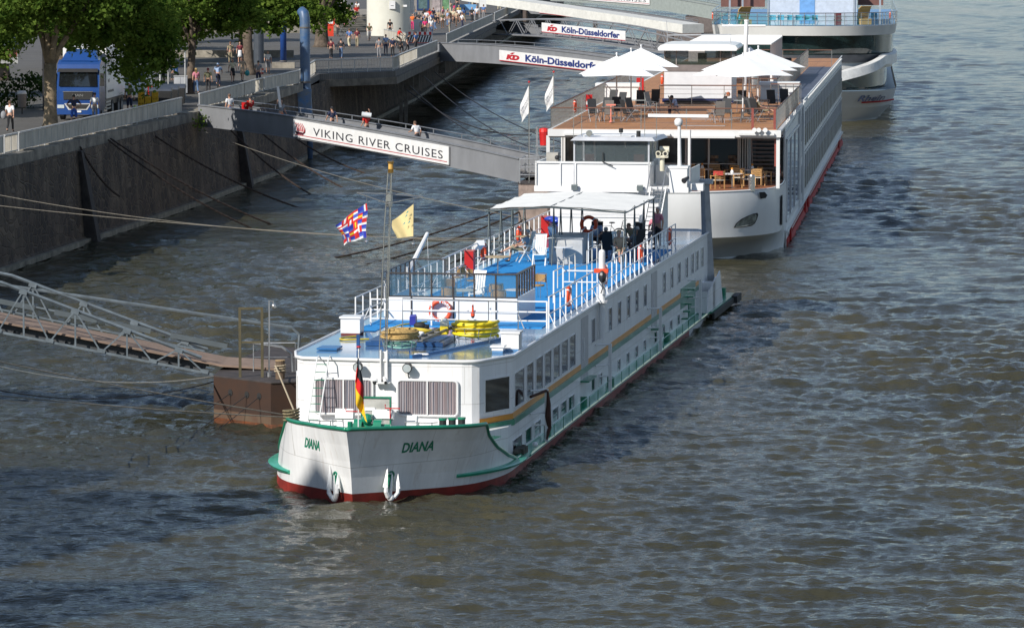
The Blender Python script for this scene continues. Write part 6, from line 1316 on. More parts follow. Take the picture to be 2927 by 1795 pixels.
# ------------------------------------------------------------------ gangways and pontoons
M_gray = mat('gangway_grey', (.20, .205, .215), .5, var=.1, scale=.9, streak=.4)
M_sign = mat('sign_white', (.66, .655, .64), .5, var=.05)
def girder(name, label, p0, p1, zt0, zt1, dep, wid, hump=.3, far_rail=1.0, m_=None, frame=True):
    p0 = Vector(p0); p1 = Vector(p1); L_ = (p1-p0).length; a = math.atan2(p1.y-p0.y, p1.x-p0.x); fr = Fr(p0.x, p0.y, -a); m_ = m_ or M_gray
    t = thing(name, label, 'gangway', fr)
    zt = lambda f: zt0+(zt1-zt0)*f+hump*4*f*(1-f)
    n = 24
    for yy, nm in ((0, 'near_girder'), (wid, 'far_girder')):
        b = MB()
        for i in range(n):
            f0, f1 = i/n, (i+1)/n; d0 = dep if nm == 'near_girder' else dep*.75
            b.add([(f0*L_, yy, zt(f0)-dep), (f1*L_, yy, zt(f1)-dep), (f1*L_, yy+.05, zt(f1)-dep), (f0*L_, yy+.05, zt(f0)-dep), (f0*L_, yy, zt(f0)), (f1*L_, yy, zt(f1)), (f1*L_, yy+.05, zt(f1)), (f0*L_, yy+.05, zt(f0))],
                  [(0, 3, 2, 1), (4, 5, 6, 7), (0, 1, 5, 4), (2, 3, 7, 6)])
            for zz in (0, -dep):
                b.add([(f0*L_, yy-.07, zt(f0)+zz-.02), (f1*L_, yy-.07, zt(f1)+zz-.02), (f1*L_, yy+.12, zt(f1)+zz-.02), (f0*L_, yy+.12, zt(f0)+zz-.02), (f0*L_, yy-.07, zt(f0)+zz+.02), (f1*L_, yy-.07, zt(f1)+zz+.02), (f1*L_, yy+.12, zt(f1)+zz+.02), (f0*L_, yy+.12, zt(f0)+zz+.02)],
                      [(0, 3, 2, 1), (4, 5, 6, 7), (0, 1, 5, 4), (2, 3, 7, 6)])
        b.build(nm, m_, t)
    b = MB()
    for i in range(n):
        f0, f1 = i/n, (i+1)/n; b.add([(f0*L_, .05, zt(f0)-dep+.25), (f1*L_, .05, zt(f1)-dep+.25), (f1*L_, wid, zt(f1)-dep+.25), (f0*L_, wid, zt(f0)-dep+.25)], [(0, 1, 2, 3)])
    b.build('walkway', mat('walkway_plate', (.16, .15, .14), .8, var=.2), t)
    if far_rail:
        b = MB(); b.tube([(f*L_, wid, zt(f)+.28) for f in [i/n for i in range(n+1)]], .03, 5)
        for i in range(0, n+1, 2): f = i/n; b.bar((f*L_, wid, zt(f)-.1), (f*L_, wid, zt(f)+.28), .04)
        b.tube([(f*L_, -.02, zt(f)+.03) for f in [i/n for i in range(n+1)]], .035, 5)
        b.build('gangway_railing', M_steel, t)
    t['_L'] = L_
    return t, fr, L_, zt
def sign_panel(t, L_, zt, f0, f1, dt, h, parts, m_=None):
    # parts: list of (material, MB builder in panel coordinates (0..W, 0..h))
    W_ = (f1-f0)*L_; z0 = zt(f0)-dt-h; z1 = zt(f1)-dt-h; sh = (z1-z0)/W_
    def put(mb, off): mb.v = [(f0*L_+x, -.10+y-off, z0+z+sh*x) for x, y, z in mb.v]; return mb
    b = MB(); b.box(0, W_, -.03, .03, 0, h); o = put(b, 0).build('sign_board', M_sign, t)
    for nm, mm, f in parts: put(f(W_, h), .034).build(nm, mm, o)
def flat(P): return MB().add([(x, -.004, z) for x, z in P], [tuple(range(len(P)))])
def ew(P): return flat([(x*1.25, z) for x, z in P])
def viking_ship(W_, h):
    b = MB(); s_ = h/1.1
    for k in range(5):
        x0 = .36+.17*k; b.merge(ew([((x0+.17*0)*s_, .42*s_), ((x0+.13)*s_, .40*s_), ((x0+.06)*s_, .68*s_), ((x0-.16)*s_, .92*s_), ((x0-.22)*s_, .92*s_), ((x0-.02)*s_, .66*s_)]))
    return b
def viking_hull(W_, h):
    s_ = h/1.1; return ew([(.14*s_, .36*s_), (.35*s_, .20*s_), (.95*s_, .20*s_), (1.18*s_, .38*s_), (1.22*s_, .70*s_), (1.14*s_, .48*s_), (.95*s_, .36*s_), (.5*s_, .38*s_)])
def serif_text(s, W_, h):      # thin roman capitals: plain capitals plus small serifs
    t = fit_text(s, W_, h, bold=-.004 if False else 0, space=1.12); return t
M_signtext = mat('sign_black', (.03, .03, .04), .5); M_signred = mat('sign_red', (.42, .02, .03), .5); M_signblue = mat('sign_blue', (.02, .035, .16), .5)
g1, gf1, L1, zt1 = girder('gangway', 'grey gangway carrying the white VIKING RIVER CRUISES sign board', (-19.1, 255.5), (.4, 226.5), 5.83, 4.22, 1.25, 2.0, .30)
def vik_parts(W_off=0):
    return [('ship_emblem', M_signred, viking_ship), ('emblem_hull', mat('dark_maroon', (.07, .01, .02), .5), viking_hull), ('underline', M_signred, lambda W_, h: MB().box(.15, W_-.15, -.006, -.002, .13*h, .17*h)),
            ('sign_lettering', M_signtext, lambda W_, h: (lambda t_: (setattr(t_, 'v', [(x+.135*W_, y, z+.27*h) for x, y, z in t_.v]), t_)[1])(serif_text('VIKING RIVER CRUISES', .83*W_, .44*h)))]
sign_panel(g1, L1, zt1, .328, .805, .13, 1.02, vik_parts())
def kd_logo(W_, h):
    t = fit_text('KD', .125*W_, .44*h, bold=.09, shear=.2); t.v = [(x+.065*W_, y, z+.24*h) for x, y, z in t.v]; t.merge(flat([(.10*W_, .72*h), (.125*W_, .72*h), (.15*W_, .90*h), (.12*W_, .88*h)])); return t
def kd_text(W_, h):
    t = fit_text('Köln-Düsseldorfer', .69*W_, .62*h, bold=.04); t.v = [(x+.245*W_, y, z+.22*h) for x, y, z in t.v]; return t
KD = [('logo_lettering', M_signred, kd_logo), ('sign_lettering', M_signblue, kd_text), ('underline', M_signred, lambda W_, h: MB().box(0, W_, -.006, -.002, .0, .07*h))]
g2, gf2, L2, zt2 = girder('gangway', 'grey solid-sided gangway with KD Köln-Düsseldorfer sign, partly behind the parasols', (-6.6, 371.5), (13.5, 341.5), 6.15, 4.9, 1.55, 2.2, .45)
sign_panel(g2, L2, zt2, .279, .735, .35, .92, KD)
def truss_gangway(label, p0, p1, zt0, zt1, dep, wid, hump, name='gangway', sub=True):
    p0 = Vector(p0); p1 = Vector(p1); L_ = (p1-p0).length; a = math.atan2(p1.y-p0.y, p1.x-p0.x); fr = Fr(p0.x, p0.y, -a); t = thing(name, label, 'gangway', fr)
    zb = lambda f: zt0-dep+(zt1-zt0)*f+hump*2*f*(1-f); zt = lambda f: zt0+(zt1-zt0)*f+hump*4*f*(1-f)
    for yy in (0, wid):
        b = MB(); n = 12; b.tube([(f*L_, yy, zb(f)) for f in [i/n for i in range(n+1)]], .09, 5); b.tube([(f*L_, yy, zt(f)) for f in [i/n for i in range(n+1)]], .09, 5)
        for i in range(n): f0, f1, fm = i/n, (i+1)/n, (i+.5)/n; b.bar((f0*L_, yy, zb(f0)), (fm*L_, yy, zt(fm)), .07); b.bar((fm*L_, yy, zt(fm)), (f1*L_, yy, zb(f1)), .07)
        b.build('truss', M_gray, t)
    b = MB(); n = 12
    for i in range(n): f0, f1 = i/n, (i+1)/n; b.add([(f0*L_, 0, zb(f0)), (f1*L_, 0, zb(f1)), (f1*L_, wid, zb(f1)), (f0*L_, wid, zb(f0))], [(0, 1, 2, 3)])
    b.build('walkway', mat('walkway_plate', (.16, .15, .14), .8), t); return t, fr, L_, zt
g3, gf3, L3, zt3 = truss_gangway('arched lattice gangway with KD Köln-Düsseldorfer sign, farther upstream', (-2.2, 473), (18.5, 443), 5.6, 4.1, 1.5, 2.4, 1.0)
sign_panel(g3, L3, zt3, .27, .70, .35, 1.05, KD)
g4, gf4, L4, zt4 = girder('covered_gangway', 'covered gangway with a long white roof sloping down to the far landing', (-6, 518), (19.5, 476), 4.9, 2.4, .9, 2.4, .1, 0)
b = MB(); n = 10
for yy in (-.25, 2.65): b.add([(0, yy, 8.0), (L4, yy, 5.15), (L4, yy, 4.15), (0, yy, 7.0)], [(0, 1, 2, 3) if yy > 0 else (3, 2, 1, 0)])
b.add([(0, -.25, 8.0), (0, 2.65, 8.0), (L4, 2.65, 5.15), (L4, -.25, 5.15)], [(3, 2, 1, 0)]); b.add([(L4, -.25, 5.15), (L4, 2.65, 5.15), (L4, 2.65, 4.15), (L4, -.25, 4.15)], [(0, 1, 2, 3)])
b.build('gangway_roof', mat('cream_roof', (.62, .61, .56), .6, var=.08), g4)
for f in (.3, .62, .95): b = MB(); zz = 7.0-2.85*f; b.box(f*L4-.35, f*L4+.35, -.2, 0, zz-1.4, zz); b.build('roof_post', mat('brown_post', (.09, .07, .06), .7), g4)
g5, gf5, L5, zt5 = girder('gangway', 'far grey gangway with red and white sign half hidden by the covered gangway', (0.5, 545), (21, 515), 6.2, 4.4, 1.3, 2.2, .4)
sign_panel(g5, L5, zt5, .15, .9, .35, .8, KD)
g6, gf6, L6, zt6 = girder('gangway', 'farthest grey gangway with RIVER CRUISES sign at the top edge', (2.5, 640), (31, 598), 6.5, 4.2, 1.9, 2.4, .8, m_=mat('green_grey_paint', (.27, .30, .28), .5, var=.1))
sign_panel(g6, L6, zt6, .1, .62, .1, 1.25, vik_parts())
def pontoon(label, x, y, a, w_, l_, h, m_, extra=None):
    fr = Fr(x, y, a); t = thing('pontoon', label, 'pontoon', fr); b = MB(); b.prism([(0, .5), (.5, 0), (w_, 0), (w_, l_), (0, l_)], -.8, h); b.build('pontoon_hull', m_, t)
    b = MB(); b.prism([(-.03, .45), (.47, -.03), (w_+.03, -.03), (w_+.03, l_+.03), (-.03, l_+.03)], h, h+.05); b.build('pontoon_deck', mat('pontoon_top', (.055, .045, .042), .85, var=.3), t); return t, fr
M_rust = mat('rusty_brown_steel', (.034, .023, .019), .85, var=.25, scale=1.2, dirt=(.055, .03, .02), spec=.2)
pv, pvf = pontoon('brown steel pontoon at the end of the gangway between the two near ships', .3, 224.0, R(6), 1.6, 12, 3.0, mat('pale_brown_steel', (.26, .2, .17), .8, var=.2))
b = MB()
for (x, y) in ((.1, .2), (1.4, .2), (.1, 3), (1.4, 3)): b.bar((x, y, 3.05), (x, y, 4.35), .05)
for z in (3.5, 3.9, 4.35): b.tube([(1.4, 3, z), (.1, 3, z), (.1, .2, z), (1.4, .2, z)], .03, 5)
b.build('landing_railing', M_steel, pv)
for (x, y, h, lab) in ((.55, .6, 8.4, 'white flag of the river cruise line, nearer and lower of the pair'), (1.5, 4.5, 8.8, 'white flag of the river cruise line, farther and right of the pair')):
    t = thing('line_flag', lab, 'flag', pvf, (x, y, 3.0), 0, 'white flags beside the river cruiser')
    b = MB(); b.tube([(0, 0, 0), (0, 0, h-3.0)], .03, 6); b.build('flagpole', M_sst, t); b = MB(); b.ball((0, 0, h-2.95), .06, 6); b.build('finial', M_firered, t)
    F_ = lambda u, v: (-.46*u*(1-.1*v)*(1+.12*math.sin(v*7))+.03*math.sin(v*8), -.15*math.sin(u*6+v*5)*u, h-3.1-1.45*v-1.05*u*(1-.45*v))
    b = MB(); b.grid(flag_mesh(1, 1, 12, 16, F_)); b.build('flag_cloth', mat('flag_white', (.78, .77, .75), .8, var=.03), t, True)
    tt = text('CRUISES', .2, 0, .002); wd = tt.w; vs = []
    for x_, y_, z_ in tt.v: p = F_(.95-x_/wd*.85, .68-(y_)*.9); vs.append((p[0], p[1]-.02, p[2]))
    b = MB().add(vs, tt.f); tt = text('VIKING', .24, 0, .002); wd = tt.w; vs = []
    for x_, y_, z_ in tt.v: p = F_(.95-x_/wd*.85, .5-(y_)*.9); vs.append((p[0], p[1]-.02, p[2]))
    b.add(vs, tt.f); b.build('flag_lettering', mat('flag_grey_print', (.25, .25, .27), .8), t)
t = thing('red_bin', 'bright red bin on the landing beside the gangway end', 'bin', pvf, (1.05, 3.8, 4.9)); b = MB(); b.lathe([(.22, 0), (.27, .7), (.27, .72)], (0, 0, 0), 12); b.build('bin_body', M_firered, t); b = MB(); b.lathe([(.29, .72), (.26, .9), (.1, .95)], (0, 0, 0), 12); b.build('bin_lid', mat('bright_red', (.7, .02, .015), .4), t)
b = MB(); b.box(.6, 1.6, 3.5, 4.4, 4.82, 4.88); b.bar((.65, 3.6, 3.05), (.65, 3.6, 5.9), .05); b.bar((.65, 4.3, 3.05), (.65, 4.3, 5.9), .05); b.tube([(.65, 3.6, 5.9), (2.2, 3.6, 5.9)], .03, 5); b.build('landing_platform', M_steel, pv)
for nm, a_ in (('pontoon brown box far up the river behind the covered gangway', (19.2, 560, R(5), 6, 8, 2.6)), ('large grey-brown pontoon at the end of the farthest gangway', (26.2, 636, R(5), 5.5, 8, 2.3))):
    t, f = pontoon(nm.replace('pontoon brown', 'brown'), *a_, mat('far_pontoon', (.15, .125, .115), .8, var=.15))
    b = MB()
    for i in range(4): b.bar((.6+1.4*i, .8, a_[5]), (.6+1.4*i, .8, a_[5]+1.0), .06)
    b.tube([(.6, .8, a_[5]+1), (4.8, .8, a_[5]+1)], .04, 5); b.cyl((2.4, 3, a_[5]), (2.4, 3, a_[5]+.8), .3); b.cyl((4, 3, a_[5]), (4, 3, a_[5]+.8), .3); b.build('pontoon_fittings', M_gray, t)
# near pontoon with its lattice gangway, left of the near ship
NPF = Fr(-10.26, 143.5, 0)
t = thing('pontoon', 'rusty brown steel pontoon beside the bow of the near ship', 'pontoon', NPF); NP = t
b = MB(); b.cm = 0; PZ = 1.5
pl = [(0, 0), (2.09, -2.2), (2.9, -1.9), (5.2, -1.6), (5.9, 9), (1.2, 9.5), (.1, 2.2)]
b.prism(pl, .38, PZ); b.cm = 1; b.prism([(x*1.004, y*1.004) for x, y in pl], -.8, .38); b.build('pontoon_hull', [M_rust, mat('rust_orange_steel', (.08, .045, .03), .85, var=.4, scale=1.5, dirt=(.12, .09, .06), spec=.2)], t)
b = MB(); b.prism(pl, -.2, .10) ; b.v = [(x*1.008, y*1.008, z) for x, y, z in b.v]; b.build('rust_line', mat('rust_band', (.25, .07, .02), .8, var=.5, scale=2, dirt=(.09, .05, .03)), t)
b = MB(); b.prism([(x*1.01, y*1.01-.01) for x, y in pl], PZ, PZ+.04); b.build('pontoon_deck', mat('pontoon_top', (.055, .045, .042), .85, var=.3), t)
dn = Vector((2.09, -2.2, 0)).normalized(); nn_ = Vector((dn.y, -dn.x, 0))
for f in (.36, .75, 1.04):
    b = MB(); c = dn*(3.03*f*.74+.1)+nn_*.005; b.tube([c+Vector((0, 0, 1.02)), c+nn_*.012+Vector((0, 0, 1.02))], .115, 16); b.build('fairlead_hole', M_black, t)
def at_np(px, py, z=1.54): 
    return px, py
t = thing('timber_frame', 'tall olive-brown square frame standing on the rusty pontoon', 'frame', NPF, (.95, -.55, PZ+.04)); b = MB()
for x in (0, .76): b.bar((x, 0, 0), (x, 0, 2.36), .09)
b.bar((-.04, 0, 2.36), (.80, 0, 2.36), .08); b.bar((0, 0, 1.2), (.76, 0, 1.2), .07); b.build('frame_bars', mat('olive_wood', (.09, .075, .038), .8, var=.2), t)
t = thing('lamp_post', 'slim grey post with a small lamp on the rusty pontoon', 'lamp post', NPF, (1.93, -.4, PZ+.04)); b = MB(); b.tube([(0, 0, 0), (.02, 0, 2.62)], .03, 7); b.cyl((0, 0, 0), (0, 0, .15), .09); b.build('post', M_steel, t); b = MB(); b.tube([(.02, 0, 2.6), (.15, 0, 2.6), (.17, 0, 2.45)], .03, 6); b.ball((.17, 0, 2.42), .08, 7, (1, 1, 1.3)); b.build('lamp_head', M_sst, t)
BL = (2.35, -1.1, PZ+.04)
t = thing('mooring_bollard', 'timber-topped bollard wound with pale rope on the rusty pontoon', 'bollard', NPF, BL); b = MB(); b.cyl((0, 0, 0), (0, 0, .62), .16, n=14); b.build('bollard_post', mat('brown_bollard', (.12, .08, .05), .8), t)
b = MB(); b.cyl((0, 0, .62), (0, 0, .65), .17, n=14); b.build('bollard_top', mat('worn_timber', (.42, .28, .14), .8), t)
b = MB(); b.tube([(.19*math.cos(a*.5), .19*math.sin(a*.5), .22+.007*a) for a in range(44)], .025, 5); single(b, 'mooring_rope', M_rope, 'pale rope turns wound round the pontoon bollard', 'rope', NPF, BL)
b = MB(); b.tube([(1.3, 1.2, 0), (1.3, 1.2, 1.0), (2.75, 1.2, 1.0), (2.75, 1.2, 0)], .025, 5); b.tube([(1.3, 1.2, .5), (2.75, 1.2, .5)], .02, 5); b.tube([(1.0, 1.2, 1.05), (2.3, 1.2, .85), (2.6, 1.2, .62), (2.65, 1.2, 0)], .055, 6); b.xf(Matrix.Translation((0, 0, PZ+.04))); b.build('pontoon_railing', M_steel, NP)
def lattice_gangway():
    M_steel = mat('lattice_steel', (.14, .17, .19), .6, .15, var=.2, scale=3)
    fr = Fr(-17.68, 145.0, 0); t = thing('lattice_gangway', 'galvanised lattice footbridge sloping down to the rusty pontoon', 'gangway', fr, (0, 0, 0))
    zb = lambda X: 2.87-.2*X
    zt = lambda X: 4.6-.378*X if X > 0 else zb(X)+1.73-.02*X*0
    X0 = -14.5
    for yy, nm in ((0, 'near_truss'), (2.9, 'far_truss')):
        b = MB(); b.tube([(X0, yy, zt(X0)), (0, yy, zt(0)), (6.9, yy, zt(6.9))], .065, 4); b.bar((X0, yy, zb(X0)), (7.3, yy, zb(7.3)), .08)
        b.bar((X0, yy+.06, zb(X0)+.85), (7.0, yy+.06, zb(7.0)+.75), .055)
        if yy: b.tube([(-2, yy, zb(-2)+1.25), (5, yy, zb(5)+1.62), (9.9, yy, 2.75), (10.15, yy, 2.5), (10.1, yy, 1.6)], .055, 5)
        x = 7.0; k = 0
        while x > X0+2:
            w_ = 1.79; xm = x-w_/2; xb = x-w_
            b.bar((xm, yy, zb(xm)), (xm, yy, zt(xm)), .06); b.bar((xm, yy-.03, zt(xm)), (x, yy-.03, zb(x)), .05); b.bar((xm, yy-.05, zt(xm)), (xb, yy-.05, zb(xb)), .05)
            b.obox((xm, yy-.07, zt(xm)-.05), (.28, .02, .15), ry=R(18)); b.obox((x, yy-.07, zb(x)+.05), (.28, .02, .14), ry=R(11)); x -= w_
        b.build(nm, M_steel, t)
    b = MB(); q = [(X0, zb(X0)+.34), (7.6, zb(7.6)+.38), (9.6, 1.60)]
    for (xa, za), (xb, zb2) in zip(q, q[1:]): b.add([(xa, .12, za), (xb, .12, zb2), (xb, 2.8, zb2), (xa, 2.8, za), (xa, .12, za-.07), (xb, .12, zb2-.07), (xb, 2.8, zb2-.07), (xa, 2.8, za-.07)], [(0, 1, 2, 3), (7, 6, 5, 4), (0, 4, 5, 1), (2, 6, 7, 3)])
    b.build('plank_walkway', mat('brown_planks', (.25, .175, .13), .85, var=.15), t)
    b = MB()
    for i in range(12): x = X0+.5+i*1.79; b.bar((x, 0, zb(x)+.05), (x, 2.9, zb(x)+.05), .09)
    b.bar((X0, .5, zb(X0)+.12), (7.0, .5, zb(7)+.12), .12, .3); b.bar((X0, 2.4, zb(X0)+.12), (7.0, 2.4, zb(7)+.12), .12, .3); b.build('cross_beams', mat('dark_steel', (.07, .075, .08), .6, .3), t)
    for x0, x1 in ((-6, -2.5), (-1.6, .8), (1.5, 3.0), (3.3, 4.9), (5.6, 7.6)): b = MB(); b.bar((x0, 2.78, zb(x0)+.75), (x1, 2.78, zb(x1)+.75), .04, .18); b.build('kick_plate', mat('plate_grey', (.08, .10, .11), .6, .1), t)
lattice_gangway()
# ropes, cables, chains
def sag(p, q, s_, n=24): return [(p[0]+(q[0]-p[0])*i/n, p[1]+(q[1]-p[1])*i/n, p[2]+(q[2]-p[2])*i/n-s_*4*(i/n)*(1-i/n)) for i in range(n+1)]
def cable(name, label, cat, p, q, s_, r, m_, chain=False, group=None):
    P = sag(p, q, s_, 60 if chain else 24); b = MB(); o = Vector(P[0])
    if chain:
        rr = [r*(1.0+.45*(i % 2)) for i in range(61)]; b.tube([Vector(x)-o for x in P], rr, 5)
    else: b.tube([Vector(x)-o for x in P], r, 5)
    return single(b, name, m_, label, cat, WF, tuple(o), group=group)

M_iron = mat('rusty_chain', (.05, .032, .024), .9, var=.3)
gq = 'rusty chains hanging from the quay wall into the water'
for i, (p, q_, lab) in enumerate((((-22.0, 229.9, 5.15), (-13.3, 235.9, -.1), 'upper of two rusty chains starting together at the coping left of the gangway'), ((-22.1, 229.5, 5.1), (-14.5, 234.0, -.1), 'lower of two rusty chains starting together at the coping'), ((-20.6, 241.7, 4.7), (-12.7, 250.6, -.1), 'rusty chain from the ring in the quay wall'),
        ((-22.9, 222.5, 5.1), (-21.2, 226.5, 2.2), 'short rusty chain against the quay wall'), ((-18.0, 263.3, 4.3), (-12.3, 261, -.1), 'rusty chain beneath the near end of the sign gangway'), ((-17.0, 270, 4.2), (-10.6, 268, -.1), 'farther rusty chain beneath the sign gangway'), ((-15.5, 283.2, 3.0), (-9.5, 283, -.1), 'rusty chain beside the blue pipe box'))):
    cable('mooring_chain', lab, 'chain', p, q_, .35, .045, M_iron, True, gq)
for i, (p, q_) in enumerate((((.3, 225, 1.9), (-9.8, 212, -.1)), ((.4, 224.5, 1.5), (-8.2, 207, -.1)), ((.7, 224.1, 1.2), (-4.0, 206, -.1)))):
    cable('mooring_chain', ('top', 'middle', 'lowest')[i]+' rusty chain running from the brown pontoon behind the near ship', 'chain', p, q_, .3, .04, M_iron, True, gq)
for i, (p, q_) in enumerate((((-8.2, 326, 3.9), (1.5, 322, .6)), ((-8.0, 330, 4.0), (2.5, 300, -.1)), ((-7.2, 345, 4.2), (3.5, 300, .2)), ((-6.6, 360, 4.0), (6.0, 305, .3)))):
    cable('mooring_cable', ('nearest', 'second nearest', 'third', 'farthest')[i]+' dark cable from the landing stage towards the river cruiser', 'cable', p, q_, 1.0, .045, M_dark, False, 'dark cables under the landing stage')
DP = lambda x, y, z: tuple(DF.p(x, y, z))
ro = 'pale mooring ropes'; M_rope2 = mat('weathered_rope', (.20, .18, .145), .9, var=.2, scale=10)
cable('mooring_rope', 'rope from the quay wall by the gangway to the stern of the near ship', 'rope', (-19.0, 253.5, 4.5), DP(-3.7, 58, 4.2), .5, .016, M_rope2, False, ro)
cable('mooring_rope', 'upper rope from beyond the left edge to the stern of the near ship', 'rope', (-28.5, 187, 6.1), DP(-3.7, 51, 4.0), .9, .014, M_rope2, False, ro)
cable('mooring_rope', 'lower rope from beyond the left edge to the stern of the near ship', 'rope', (-28.5, 187, 5.1), DP(-3.7, 50, 3.9), .35, .014, M_rope2, False, ro)
cable('mooring_rope', 'lower rope from beyond the left edge to the bow of the near ship', 'rope', (-18, 118, 4.15), DP(-2.95, 3.2, 2.2), .12, .02, M_rope2, False, ro)
cable('mooring_rope', 'upper rope from beyond the left edge to the bow of the near ship', 'rope', (-18, 118, 5.5), DP(-2.9, 3.3, 2.25), .12, .02, M_rope2, False, ro)
cable('mooring_rope', 'pale rope sagging from the left edge to the rusty pontoon', 'rope', (-18, 118, 5.7), (-10.3, 144, 1.45), .75, .02, mat('white_rope', (.6, .55, .45), .9), False, ro)
cable('power_cable', 'black cable sagging from the left edge to the rusty pontoon', 'cable', (-18, 118, 4.9), (-10.25, 143.8, 1.3), .9, .022, M_black)
cable('mooring_rope', 'short pale rope from the pontoon bollard down to the ship side', 'rope', tuple(NPF.p(2.2, -1.2, PZ+.5)), DP(-3.72, 9.5, 1.0), .02, .03, M_rope, False, ro)
for i, (a, q_) in enumerate(((.36, (-13.2, 138.9, -1.2)), (.75, (-12.4, 139.7, -1.2)), (1.04, (-11.7, 137.6, -1.2)))):
    c = dn*(3.03*a*.74+.1)+Vector((-10.26, 143.5, 1.0)); cable('pontoon_wire', ('left', 'middle', 'right')[i]+' thin dark wire from the pontoon opening into the water', 'wire', tuple(c), q_, .02, .014, M_dark, False, 'thin wires of the rusty pontoon')
b = MB(); b.tube([(.22*math.cos(a*.45)*(1+.12*math.sin(a*.9)), .30*math.sin(a*.45), .03+.0065*a) for a in range(58)], .032, 6); single(b, 'mooring_rope', mat('olive_rope', (.22, .18, .10), .9, var=.3, scale=20), 'olive rope heap wound on the port bow bollard of the near ship', 'rope', DF, (-2.75, 3.4, 2.02), smooth=True)
# ------------------------------------------------------------------ trees
def leaf_mat(name, c1, c2):
    m = bpy.data.materials.new(name); m.use_nodes = True; N = m.node_tree.nodes; l = m.node_tree.links
    for n_ in list(N): N.remove(n_)
    out = N.new('ShaderNodeOutputMaterial'); d = N.new('ShaderNodeBsdfDiffuse'); tr = N.new('ShaderNodeBsdfTranslucent'); mx = N.new('ShaderNodeMixShader'); mx.inputs[0].default_value = .5
    tc = N.new('ShaderNodeTexCoord'); nz = N.new('ShaderNodeTexNoise'); nz.inputs['Scale'].default_value = .9; nz.inputs['Detail'].default_value = 8; l.new(tc.outputs['Object'], nz.inputs[0])
    cr = N.new('ShaderNodeValToRGB'); l.new(nz.outputs[0], cr.inputs[0]); e = cr.color_ramp.elements; e[0].position = .35; e[0].color = (*c1, 1); e[1].position = .68; e[1].color = (*c2, 1)
    l.new(cr.outputs[0], d.inputs[0]); l.new(cr.outputs[0], tr.inputs[0]); l.new(d.outputs[0], mx.inputs[1]); l.new(tr.outputs[0], mx.inputs[2]); l.new(mx.outputs[0], out.inputs[0]); return m
M_leaf = leaf_mat('plane_leaves', (.055, .11, .018), (.20, .28, .05)); M_leafd = leaf_mat('dark_leaves', (.025, .05, .015), (.06, .10, .03))
M_bark = mat('plane_bark', (.24, .18, .11), .9, var=.35, scale=3, bump=.6, bscale=8, dirt=(.10, .08, .055))
M_barkd = mat('dark_bark', (.12, .09, .065), .9, var=.3, scale=3, bump=.6)
def leaves(lobes, dens, size, seed, mt, name, parent=None):
    rs = np.random.RandomState(seed); C_ = []
    for (x, y, z, rx, ry, rz) in lobes:
        n = int(dens*rx*ry*rz*4.19); 
        # twig clusters give clumps and gaps
        nc = max(6, n//26); cc = rs.normal(size=(nc, 3)); cc /= np.linalg.norm(cc, axis=1)[:, None]; cc *= (rs.rand(nc, 1)**.45)*np.array([rx, ry, rz]); k = rs.randint(0, nc, n)
        p = cc[k]+rs.normal(size=(n, 3))*np.array([.32, .32, .2]); C_.append(p+np.array([x, y, z]))
    P = np.concatenate(C_); n = len(P); s = size*(.6+.8*rs.rand(n, 1))
    nrm = rs.normal(size=(n, 3))+np.array([0, 0, .9]); nrm /= np.linalg.norm(nrm, axis=1)[:, None]
    a = np.cross(nrm, rs.normal(size=(n, 3))); a /= np.linalg.norm(a, axis=1)[:, None]; b_ = np.cross(nrm, a)
    V_ = np.stack([P-a*s*.5, P+b_*s*.42-nrm*s*.1, P+a*s*.6, P-b_*s*.42-nrm*s*.1], 1).reshape(-1, 3)
    me = bpy.data.meshes.new(name); me.vertices.add(len(V_)); me.vertices.foreach_set('co', V_.ravel().astype(np.float32)); me.loops.add(4*n); me.loops.foreach_set('vertex_index', np.arange(4*n, dtype=np.int32))
    me.polygons.add(n); me.polygons.foreach_set('loop_start', np.arange(0, 4*n, 4, dtype=np.int32)); me.update(); me.materials.append(mt)
    o = bpy.data.objects.new(name, me); COL.objects.link(o)
    if parent: o.parent = parent
    return o
def tree(label, x, y, r, fork, lobes, dens=42, size=.30, seed=1, bark=None, lean=0, limbs=None, leafm=None):
    t = thing('plane_tree', label, 'tree', WF, (x, y, HP), 0, 'trees on the promenade'); bark = bark or M_bark
    b = MB(); P = [(0, 0, -.1), (0, 0, .25), (lean*.3, 0, .9), (lean*.7, 0, fork*.6), (lean, 0, fork)]; b.tube(P, [r*1.55, r*1.2, r*1.0, r*.92, r*.98], 14); b.build('trunk', bark, t, True)
    rr = random.Random(seed); limbs = limbs or [(rr.uniform(-2.5, 2.5), rr.uniform(-2, 2), rr.uniform(2.5, 4)) for _ in range(5)]
    for (dx, dy, dz) in limbs:
        b = MB(); P = [(lean, 0, fork-.35), (lean+dx*.25, dy*.3, fork+dz*.25), (lean+dx*.62, dy*.6, fork+dz*.6), (lean+dx, dy, fork+dz)]; b.tube(P, [r*.62, r*.5, r*.38, r*.15], 9)
        q = P[2]; b.tube([q, (q[0]+dx*.3-.4, q[1]+.5, q[2]+dz*.3), (q[0]+dx*.5-.8, q[1]+1, q[2]+dz*.5)], [r*.28, r*.18, r*.08], 6)
        b.build('limb', bark, t, True)
    leaves([(a-x, b2-y, c-HP, d, e, f) for a, b2, c, d, e, f in lobes], dens, size, seed, leafm or M_leaf, 'crown', t)
